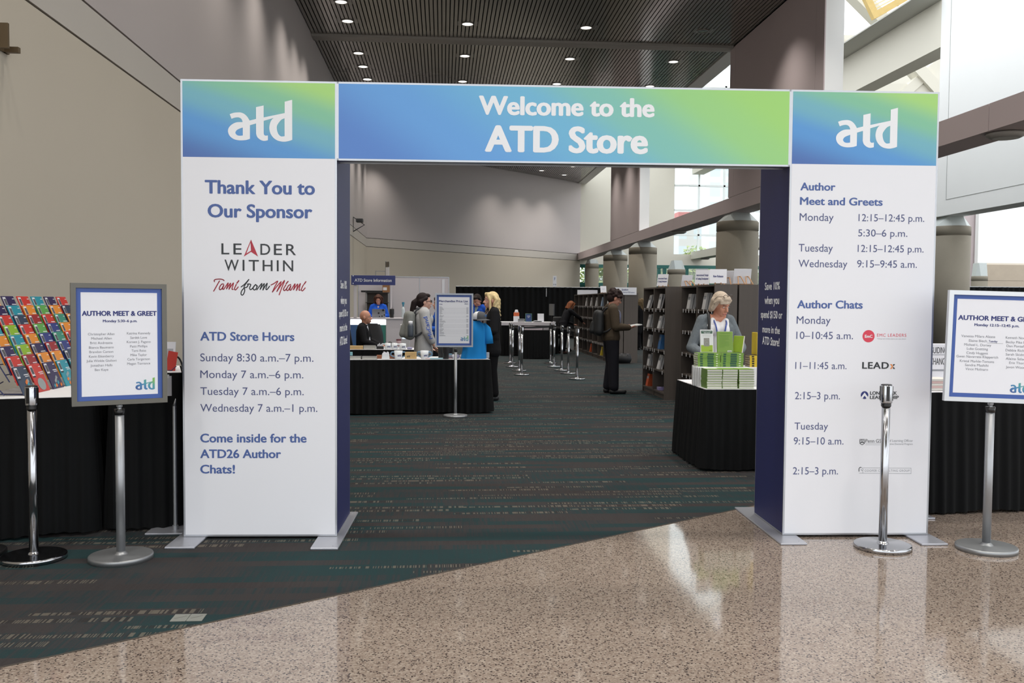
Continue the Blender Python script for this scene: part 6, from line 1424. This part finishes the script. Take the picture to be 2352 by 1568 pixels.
    if top:
        mb = MB()
        for sg, hk, sk_ in ((-1, 'hipL', 'shL'), (1, 'hipR', 'shR')):
            wv = J['waist']+V((sg*.065*s,0,0)); cv = lerp(J['chest'], J[sk_], .42); lo = lerp(J[hk], wv, (hem-.9)/.14) if not seated else J[hk]+V((0,0,.02))
            mb.cap(lo, .105*s+t_, wv, .092*s+t_); mb.cap(wv, .09*s+t_, cv, .098*s+t_); mb.cap(cv, .095*s+t_, lerp(J['neck'], J[sk_], .62), .062*s+t_); mb.cap(J['neck']-V((0,0,.035*s)), .05*s+t_*.6, J[sk_], .054*s+t_)
            if female: mb.ell(lerp(J['chest'], J[sk_], .35)+V((0,.075*s,-.01*s)), (.062*s+t_, .055*s+t_*.7, .06*s+t_))
        mb.cap(J['waist'], .10*s+t_, J['chest'], .105*s+t_)
        for a in 'LR':
            mb.cap(J['sh'+a], .054*s+t_, J['el'+a], .042*s+t_)
            e = {'long': .93, 'three': .62, 'short': 0}[sleeves]
            if e: mb.cap(J['el'+a], .042*s+t_, lerp(J['el'+a], J['wr'+a], e), .030*s+t_*.8)
        # collar
        for k in range(10):
            a0 = 2*math.pi*k/10; a1 = 2*math.pi*(k+1)/10; c = J['neck']+V((0,.0,.012*s)); r = .058*s+t_*.4
            mb.cap(c+V((r*math.cos(a0), r*math.sin(a0), -.012*math.sin(a0))), .014, c+V((r*math.cos(a1), r*math.sin(a1), -.012*math.sin(a1))), .014, n=8)
        remesh(mb, top[0], mat('cloth_'+label.split(' ')[1]+'_'+top[0], top[1], top_rough, spec=.2, var=top[2] if len(top) > 2 else .1, scale=18, bump=.25, bscale=60), body, .009, 2)
    if bottom:
        mb = MB()
        mb.cap(J['hipL']+V((0,0,.05*s)), .098*s+t_*.7, J['hipR']+V((0,0,.05*s)), .098*s+t_*.7)
        for a in 'LR':
            mb.cap(J['hip'+a], .096*s+t_*.8, J['knee'+a], .064*s+t_); mb.cap(J['knee'+a], .064*s+t_, J['ank'+a]+V((0,0,.03*s)), .050*s+t_*1.2)
        remesh(mb, bottom[0], mat('cloth_'+label.split(' ')[1]+'_'+bottom[0], bottom[1], .9, spec=.15, var=.12, scale=12), body, .01, 2)
    if shoes:
        sm = mat('shoe_%d' % shoes[0], shoes, .5)
        for a in 'LR':
            mb = MB(); mb.cap(J['ank'+a]-V((0,.035,.045))*s, .046*s, J['toe'+a]+V((0,0,.004)), .040*s); mb.cap(J['ank'+a]-V((0,.0,.03))*s, .05*s, J['ank'+a]+V((0,0,.02))*s, .046*s)
            o = remesh(mb, 'shoe', sm, body, .009, 2)
            for v in o.data.vertices:
                if v.co.z < .004: v.co.z = .004
    # hair
    if hair:
        mb = MB(); style, hcol = hair[0], hair[1]
        if style != 'bald':
            mb.ell(hp(0,-.030,.040), (.083*g,.095*g,.092*g), HR); mb.ell(hp(0,-.055,-.005), (.078*g,.07*g,.085*g), HR); mb.ell(hp(0,.035,.085), (.062*g,.05*g,.032*g), HR)
        rnd = random.Random(len(label))
        if style == 'short_bob':
            for sg in (-1, 1):
                mb.cap(hp(sg*.07,.01,.06), .026*g, hp(sg*.088,-.015,-.055), .02*g); mb.cap(hp(sg*.06,-.05,.03), .04*g, hp(sg*.065,-.06,-.08), .026*g)
            for k in range(9): x = -.06+k*.015; mb.cap(hp(x,.05,.088-abs(x)*.4), .017*g, hp(x+.012,.088-abs(x)*.5,.048-abs(x)*.2), .010*g)
            mb.cap(hp(.07,.03,.07), .02*g, hp(.108,.0,.02), .008*g)
        if style == 'curly':
            for k in range(60):
                u = rnd.uniform(-1, 1), rnd.uniform(-1, .75), rnd.uniform(-.1, 1); L = math.sqrt(sum(v*v for v in u)); p = hp(u[0]/L*.083, -.02+u[1]/L*.105, .035+u[2]/L*.1); mb.ell(p, (rnd.uniform(.018, .03)*g,)*3, None, 8, 6)
        if style == 'pony':
            q = [hp(0,-.10,.02), hp(0,-.15,-.02), hp(-.01,-.17,-.12), hp(0,-.18,-.24), hp(.01,-.19,-.33)]
            for a, b, r0, r1 in zip(q[:-1], q[1:], (.04,.045,.042,.035), (.045,.042,.035,.012)): mb.cap(a, r0*g, b, r1*g)
            for sg in (-1, 1): mb.cap(hp(sg*.068,.02,.05), .022*g, hp(sg*.07,-.07,0), .03*g)
        if style in ('long', 'long_wavy', 'shoulder'):
            Lz = {'long': -.26, 'long_wavy': -.27, 'shoulder': -.14}[style]
            for k in range(18):
                a = math.pi*(.02+.96*k/17); x, y = .088*math.cos(a), -.03-.075*math.sin(a); p = hp(x*.85, y*.8+.0, .06); w = .02 if style == 'long_wavy' else .006
                for j in range(6):
                    f = (j+1)/6; q = hp(x*(1+.25*f)+w*math.sin(k*2.1+j*1.7), y*(1+.1*f)+w*math.cos(k*1.3+j*1.9), .06+(Lz-.06)*f); mb.cap(p, (.026-.002*j)*g, q, (.025-.0025*j)*g, n=8); p = q
            for sg in (-1, 1): mb.cap(hp(sg*.03,.06,.095), .022*g, hp(sg*.082,.035,.0), .018*g); mb.cap(hp(sg*.082,.035,.0), .018*g, hp(sg*.09,.03,Lz*.7), .02*g)
        if style == 'short':
            for sg in (-1, 1): mb.cap(hp(sg*.066,.0,.06), .022*g, hp(sg*.074,-.02,-.01), .014*g)
        if style != 'bald': remesh(mb, 'hair', mat('hair_%d_%d' % hcol[:2], hcol, .7, spec=.2, var=.35, scale=70), body, .008, 1)
    body['_'] = 0; del body['_']
    body.matrix_basis = rootM(loc, rz)
    return body, J, hp, s

def strap(mb, pts, w=.02): mb.smooth = True; mb.tube(smooth_curve(pts, 5), w, 8)
face_to = lambda a, b: math.atan2(b[1]-a[1], b[0]-a[0])-math.pi/2

# --- woman reading at the green book table
wx = aY(1645, 720, 10.2)[0]
b, J, hp, s = figure((wx, 10.2, 0), math.pi+.05, 'person in a grey denim jacket and white top looking down at the green books', 1.70, (196, 138, 112), dict(elL=(-.29,.03,1.08), elR=(.29,.02,1.08), wrL=(-.17,.24,1.02), wrR=(.20,.23,1.0), head=(-.04,.05,1.565), neck=(-.02,-.01,1.425), curlL=.7, curlR=.7), ('short_bob', (184, 168, 150)), None, ('trousers', (34, 34, 40)), (30, 30, 32), female=True, head_tilt=(.42, .06), turn=.45, vox=.006)
# white top, then the open jacket over it
mb = MB()
mb.cap(J['waist'], .118, J['chest'], .128); mb.cap(J['waist']-V((0,0,.14)), .12, J['waist'], .118)
for sg in (-1, 1): mb.cap(J['waist']+V((sg*.06,0,0)), .10, J['chest']+V((sg*.07,0,.02)), .108); mb.ell(J['chest']+V((sg*.055,.088,.02)), (.076,.066,.072)); mb.cap(J['chest']+V((sg*.07,.04,.05)), .082, J['neck']+V((sg*.08,.03,-.05)), .05)
remesh(mb, 'white_top', mat('white_jersey', (222, 222, 224), .85, var=.02), b, .009, 2)
dn = mat('grey_denim', (104, 111, 116), .9, spec=.2, var=.22, scale=45, bump=.3, bscale=120)
mb = MB()
for sg, a in ((-1, 'L'), (1, 'R')):
    mb.cap(J['hip'+a]+V((sg*.03,.0,.03)), .10, J['waist']+V((sg*.095,-.005,0)), .10); mb.cap(J['waist']+V((sg*.095,-.005,0)), .10, J['chest']+V((sg*.11,-.005,.02)), .108); mb.cap(J['chest']+V((sg*.11,-.01,.04)), .10, lerp(J['neck'], J['sh'+a], .7), .066)
    mb.cap(J['sh'+a], .068, J['el'+a], .058); mb.cap(J['el'+a], .06, lerp(J['el'+a], J['wr'+a], .55), .054)
    mb.cap(J['neck']+V((sg*.055,-.02,.02)), .022, J['chest']+V((sg*.085,.10,.06)), .022); mb.cap(J['chest']+V((sg*.085,.10,.06)), .022, J['waist']+V((sg*.10,.10,-.1)), .02)
    mb.cap(J['chest']+V((sg*.13,.03,.03)), .07, J['waist']+V((sg*.13,.03,-.08)), .07)
mb.cap(J['neck']+V((-.06,-.045,.0)), .03, J['neck']+V((.06,-.045,.0)), .03); mb.cap(J['waist']+V((0,-.05,-.1)), .1, J['chest']+V((0,-.04,.06)), .1)
remesh(mb, 'denim_jacket', dn, b, .008, 2)
mb = MB()
for sg in (-1, 1): strap(mb, [J['neck']+V((sg*.055,-.03,.03)), J['neck']+V((sg*.065,.04,-.02)), J['neck']+V((sg*.07,.10,-.06)), J['chest']+V((sg*.055,.168,.05)), J['waist']+V((sg*.01,.175,.03))], .009)
mb.build('lanyard', mat('blue_lanyard', (66, 84, 150), .7, var=.5, scale=60), b)
mb = MB(); strap(mb, [J['shR']+V((-.06,-.06,.06)), J['shR']+V((-.055,.05,.07)), J['chest']+V((.125,.135,.0)), J['waist']+V((.13,.14,-.1))], .016); mb.build('bag_strap', blk, b)
mb = MB()
for sg in (-1, 1): mb.tube([hp(sg*.034+.028*math.cos(a), .056+.0*math.sin(a), .118+.016*math.sin(a)) for a in np.linspace(0, 2*math.pi, 13)[:-1]], .0035, 6, closed=True); mb.tube([hp(sg*.062,.055,.118), hp(sg*.088,.0,.09), hp(sg*.088,-.03,.05)], .003, 6)
mb.build('glasses_on_head', mat('tortoise_frame', (70, 56, 50), .3), b)

# --- man reading beside the shelves, in profile
mx = fl(1402, 903)
b, J, hp, s = figure((mx[0], mx[1], 0), -math.pi/2+.06, 'person in an olive brown jacket and backpack reading an open book by the shelves', 1.80, (196, 140, 118), dict(elL=(-.235,.0,1.10), elR=(.235,.02,1.10), wrL=(-.13,.26,1.10), wrR=(.13,.27,1.09), hdL=(.25,1,.05), hdR=(-.25,1,.05), palmL=(.2,0,1), palmR=(-.2,0,1), curlL=.35, curlR=.35, head=(0,.06,1.565), neck=(0,-.005,1.42), kneeL=(-.10,.03,.49), ankR=(.105,.03,.085), toeR=(.12,.20,.035)), ('curly', (42, 30, 28)), ('jacket', (72, 62, 50), .12), ('trousers', (22, 22, 24)), (18, 19, 20), head_tilt=(.38, 0), vox=.0075, loose=.026, hem=.93)
mb = MB()
for sg in (-1, 1): mb.tube([hp(sg*.032+.024*math.cos(a), .098, .0+.018*math.sin(a)) for a in np.linspace(0, 2*math.pi, 13)[:-1]], .0028, 6, closed=True); mb.tube([hp(sg*.056,.096,.004), hp(sg*.078,.03,.004), hp(sg*.08,-.02,.0)], .0026, 6)
mb.build('glasses', blk, b)
mb = MB(); strap(mb, [J['neck']+V((-.06,.0,.02)), J['chest']+V((-.04,.15,.08)), J['waist']+V((0,.155,.12))], .008); strap(mb, [J['neck']+V((.06,.0,.02)), J['chest']+V((.04,.15,.08)), J['waist']+V((0,.155,.12))], .008); mb.build('lanyard', mat('white_blue_lanyard', (150, 156, 190), .7, var=.4, scale=50), b)
def backpack(loc, rz, label, m, m2, sc=1.0, straps=True):
    t = thing('backpack', label, 'bag', loc, rz); mb = MB()
    mb.cap(V((-.08,-.02,.07))*sc, .085*sc, V((-.07,-.01,.36))*sc, .075*sc); mb.cap(V((.08,-.02,.07))*sc, .085*sc, V((.07,-.01,.36))*sc, .075*sc); mb.cap(V((0,-.05,.09))*sc, .09*sc, V((0,-.03,.36))*sc, .08*sc); mb.cap(V((0,-.12,.08))*sc, .06*sc, V((0,-.10,.2))*sc, .05*sc)
    remesh(mb, 'main_pack', m, t, .009, 2)
    mb = MB(); mb.smooth = True; mb.tube(smooth_curve([V((-.04,.05,.43))*sc, V((0,.05,.48))*sc, V((.04,.05,.43))*sc], 5), .01, 8); mb.build('grab_loop', m2, t)
    if straps:
        for sg in (-1, 1):
            mb = MB(); strap(mb, [V((sg*.07,.05,.40))*sc, V((sg*.11,.12,.475))*sc, V((sg*.125,.24,.45))*sc, V((sg*.13,.285,.34))*sc, V((sg*.165,.24,.2))*sc, V((sg*.16,.12,.08))*sc, V((sg*.11,.04,.05))*sc], .018); mb.build('shoulder_strap', m2, t)
    return t
R_ = rootM((mx[0], mx[1], 0), -math.pi/2+.06)
backpack(tuple(R_ @ V((0,-.215,1.02))), -math.pi/2+.06, 'black backpack worn by the reading man', mat('black_nylon', (20, 22, 24), .6, var=.1), blk)
t = thing('open_book', 'white open book held in the hands of the reading man', 'book', tuple(R_ @ V((0,.40,1.185))), -math.pi/2+.06); mb = MB(); mb.M = Matrix.Rotation(.16, 4, 'X')
mb.smooth = False; mb.box((-.16, -.11, 0), (-.002, .11, .012)); mb.box((.002, -.11, 0), (.16, .11, .012)); mb.build('pages', wcov, t); mb = MB(); mb.M = Matrix.Rotation(.16, 4, 'X'); mb.box((-.165, -.115, -.004), (.165, .115, 0)); mb.build('cover', wcov, t)

# --- person bending to the far shelves
q = fl(1322, 812)
figure((FX-.68, 28.35, 0), -math.pi/2+.25, 'person with auburn hair in dark clothes bending towards the far shelves', 1.68, (190, 134, 112), dict(elR=(.20,.46,1.14), wrR=(.10,.62,1.0), elL=(-.22,.26,.98), wrL=(-.10,.40,.92)), ('shoulder', (120, 70, 42)), ('jacket', (26, 26, 30)), ('trousers', (24, 24, 28)), (60, 36, 34), female=True, lean=.42, head_tilt=(.5, 0), vox=.009)
# --- person seen from behind past the far bookcase end
q = fl(1472, 803)
figure((q[0], q[1], 0), .35, 'person in a long black coat seen from behind, past the far bookcase end', 1.74, (190, 140, 116), dict(elL=(-.22,.03,1.11), elR=(.22,.03,1.11)), ('long', (104, 88, 64)), ('black_coat', (20, 20, 22)), ('black_trousers', (18, 18, 20)), (20, 20, 22), female=True, vox=.009, hem=.62, loose=.03)
# --- fair haired woman at the right of the merchandise table
bx = aY(1129, 700, 14.7)[0]
b, J, hp, s = figure((bx, 14.7, 0), math.pi/2+.25, 'person with long wavy fair hair and a black jacket standing right of the price sign', 1.73, (208, 158, 138), dict(elL=(-.24,.04,1.10), elR=(.26,.02,1.10), wrL=(-.08,.26,1.06), wrR=(.12,.27,1.02), hdR=(-.6,.7,-.1), hdL=(.6,.7,.0), curlL=.9, curlR=.9), ('long_wavy', (212, 190, 144)), ('black_jacket', (22, 22, 25)), ('black_trousers', (20, 20, 22)), (30, 28, 28), female=True, hem=.78, loose=.02, vox=.0075)
mb = MB(); strap(mb, [J['neck']+V((.05,.03,.0)), J['chest']+V((.08,.13,.02)), J['waist']+V((.10,.13,-.05))], .028); strap(mb, [J['neck']+V((-.05,.03,.0)), J['chest']+V((-.08,.13,.02)), J['waist']+V((-.10,.13,-.05))], .028); mb.build('scarf', mat('grey_scarf', (104, 100, 98), .9, var=.2, scale=40), b)
mb = MB(); mb.smooth = True; mb.cap(J['neck']+V((0,.03,-.02)), .05, J['chest']+V((0,.105,.0)), .06); mb.build('inner_top', mat('maroon_top', (60, 30, 38), .8), b)
R_ = rootM((bx, 14.7, 0), math.pi/2+.25); o = MB().bbox_bev((-.06, -.05, 0), (.07, .05, .09), .02).build('pouch', mat('grey_pouch', (90, 90, 94), .8), None, tuple(R_ @ V((.03,.36,1.0)))); tag(o, 'small grey pouch held by the fair haired woman', 'bag')
# --- woman in a grey hoodie with ponytail
hx = aY(973, 700, 14.45)[0]
b, J, hp, s = figure((hx, 14.45, 0), -math.pi/2+.18, 'person in a grey hooded sweatshirt with blue sleeve lettering and a dark ponytail', 1.70, (206, 160, 140), dict(elL=(-.22,-.02,1.10), elR=(.235,.02,1.10), wrL=(-.2,.12,.90), wrR=(.225,.14,.88)), ('pony', (34, 24, 24)), ('grey_hoodie', (172, 172, 172), .08), ('grey_trousers', (60, 62, 68)), (40, 40, 44), female=True, hem=.80, loose=.034, sleeves='three', vox=.0075)
mb = MB(); mb.smooth = True
for k in range(12):
    a0 = math.pi*(1.0+k/11); c = J['neck']+V((0,-.02,.0)); p = c+V((.1*math.cos(a0), .09*math.sin(a0)-.01, .0+.02*math.sin(a0))); 
    if k: mb.cap(pp, .04, p, .04, n=10)
    pp = p
remesh(mb, 'hood', MATS['cloth_in_grey_hoodie'], b, .009, 2)
mb = MB()
for sg in (-1, 1): mb.tube([hp(sg*.032+.024*math.cos(a), .098, .0+.018*math.sin(a)) for a in np.linspace(0, 2*math.pi, 13)[:-1]], .0035, 6, closed=True); mb.tube([hp(sg*.056,.096,.004), hp(sg*.08,-.01,.0)], .0035, 6)
mb.build('glasses', blk, b)
# sleeve lettering, down the outside of the right upper arm
a0, a1 = J['shR']+V((0,0,-.05)), lerp(J['elR'], J['wrR'], .45); dd = (a1-a0).normalized(); out = V((1,0,0)); side = out.cross(dd).normalized()
Pn = Panel(a1+out*.098, tuple(-dd), tuple(out.cross(-dd)), .0); mb = MB(); Pn.text(mb, 'Midland', .0, .36, -.025, .065, .01, 0)
R0 = .094
newv = []
ax = (J['elR']-J['shR']).normalized()
for v in mb.v:
    v = V(v); t_ = (v-J['shR']).dot(ax); Lx = (J['elR']-J['shR']).length
    if t_ <= Lx: c = J['shR']+ax*t_; rr = lerp(.092, .080, t_/Lx)
    else:
        ax2 = (J['wrR']-J['elR']).normalized(); t2 = max(0, (v-J['elR']).dot(ax2)); c = J['elR']+ax2*t2; rr = .080
    d_ = (v-c); d_.normalize(); newv.append(tuple(c+d_*rr))
mb.v = newv; mb.build('sleeve_lettering', mat('sleeve_blue', (60, 92, 178), .8), b)
R_ = rootM((hx, 14.45, 0), -math.pi/2+.18); bp_t = backpack(tuple(R_ @ V((0,-.205,.99))), -math.pi/2+.18, 'grey backpack worn by the woman in the hooded sweatshirt', mat('grey_canvas', (124, 126, 122), .9, var=.1, scale=30), mat('grey_strap', (70, 72, 76), .8), 1.0)
t = thing('side_bottle', 'dark bottle with a white cap in the side pocket of the grey backpack', 'bottle', tuple(R_ @ V((.17,-.23,1.03)))); mb = MB(); mb.smooth = True; mb.lathe([(.04, 0), (.045, .02), (.045, .17), (.03, .19)], n=18); mb.build('body', mat('slate_bottle', (62, 70, 80), .4), t); mb = MB(); mb.smooth = True; mb.lathe([(.03, .19), (.033, .24), (.001, .245)], n=16); mb.build('cap', poster_w, t)
# --- seated bald man
sx_ = aY(836, 740, 18.2)[0]; sy_ = 18.2
side_chair(sx_, sy_, -math.pi/2-math.pi+.2+math.pi if False else math.pi/2+.15, 'charcoal chair under the seated bald man', 'occupied charcoal chair')
b, J, hp, s = figure((sx_, sy_, 0), -math.pi/2-.15, 'person with a bald head and black suit seated behind the merchandise tables', 1.78, (190, 136, 112), dict(hipL=(-.09,0,.52), hipR=(.09,0,.52), kneeL=(-.12,.42,.50), kneeR=(.12,.42,.50), ankL=(-.12,.44,.085), ankR=(.12,.44,.085), toeL=(-.13,.60,.035), toeR=(.13,.60,.035), waist=(0,-.02,.66), chest=(0,-.01,.88), neck=(0,.0,1.05), head=(0,.035,1.205), shL=(-.18,-.01,1.01), shR=(.18,-.01,1.01), elL=(-.24,.05,.76), elR=(.24,.06,.76), wrL=(-.12,.28,.68), wrR=(.13,.28,.68)), ('bald', (0,0,0)), ('black_suit_jacket', (20, 20, 23)), ('black_suit_trousers', (22, 22, 25)), (20, 20, 20), seated=True, loose=.022, vox=.0085)
mb = MB(); mb.smooth = True; mb.cap(J['neck']+V((0,.045,-.0)), .032, J['waist']+V((0,.11,.12)), .04); strap(mb, [J['neck']+V((-.06,0,.03)), J['neck']+V((0,.06,.0)), J['neck']+V((.06,0,.03)), J['neck']+V((0,-.06,.04))], .016); mb.build('white_shirt', poster_w, b)
# --- woman behind the laptop at the information desk
ix = aY(868, 700, 25.35)[0]
b, J, hp, s = figure((ix, 25.52, 0), math.pi, 'person in a royal blue cardigan working at the laptop on the information desk', 1.75, (196, 142, 120), dict(elL=(-.24,.06,1.14), elR=(.24,.06,1.14), wrL=(-.13,.30,1.12), wrR=(.13,.30,1.12), hdL=(.2,1,-.1), hdR=(-.2,1,-.1), palmL=(0,0,-1), palmR=(0,0,-1)), ('shoulder', (72, 44, 34)), ('blue_cardigan', (28, 82, 186), .1), ('dark_trousers', (40, 42, 50)), (30, 30, 32), female=True, head_tilt=(.4, 0), loose=.018, vox=.009)
mb = MB(); mb.smooth = True; mb.cap(J['neck']+V((0,.045,-.06)), .05, J['waist']+V((0,.09,.05)), .07); mb.build('pale_blouse', mat('pale_blouse', (196, 176, 178), .8), b); mb = MB(); mb.bbox_bev((-.13+.0, .15, 1.26), (-.05, .158, 1.31), .003); mb.v = [(v[0]*-1+.0, v[1], v[2]) if False else v for v in mb.v]; mb.build('name_badge', poster_w, b)
# --- staff man in blue behind the price sign
fx = aY(1100, 690, 20.5)[0]
b, J, hp, s = figure((fx-.02, 20.5, 0), math.pi-.6, 'person with short dark hair and a blue jacket looking down behind the fair haired woman', 1.76, (186, 130, 108), dict(head=(0,.05,1.55)), ('short', (36, 28, 26)), ('blue_jacket', (30, 80, 178), .08), ('dark_jeans', (36, 38, 46)), (30, 30, 30), head_tilt=(.5, 0), vox=.009)
mb = MB(); mb.smooth = True; mb.cap(J['neck']+V((0,.05,-.05)), .055, J['waist']+V((0,.10,.0)), .08); mb.build('grey_shirt', mat('sage_shirt', (128, 146, 144), .8), b)
# --- person half hidden behind the price sign on the left
fx = aY(1010, 700, 16.9)[0]
figure((fx, 16.9, 0), math.pi/2+.3, 'person with brown hair and blue sleeves mostly hidden behind the price sign', 1.66, (196, 144, 122), dict(elL=(-.25,.06,1.10), wrL=(-.24,.30,1.12), elR=(.25,.06,1.10), wrR=(.2,.28,1.12)), ('shoulder', (70, 48, 38)), ('blue_sweater', (36, 84, 176), .08), ('dark_skirt_trousers', (36, 38, 46)), (30, 30, 30), female=True, vox=.009)
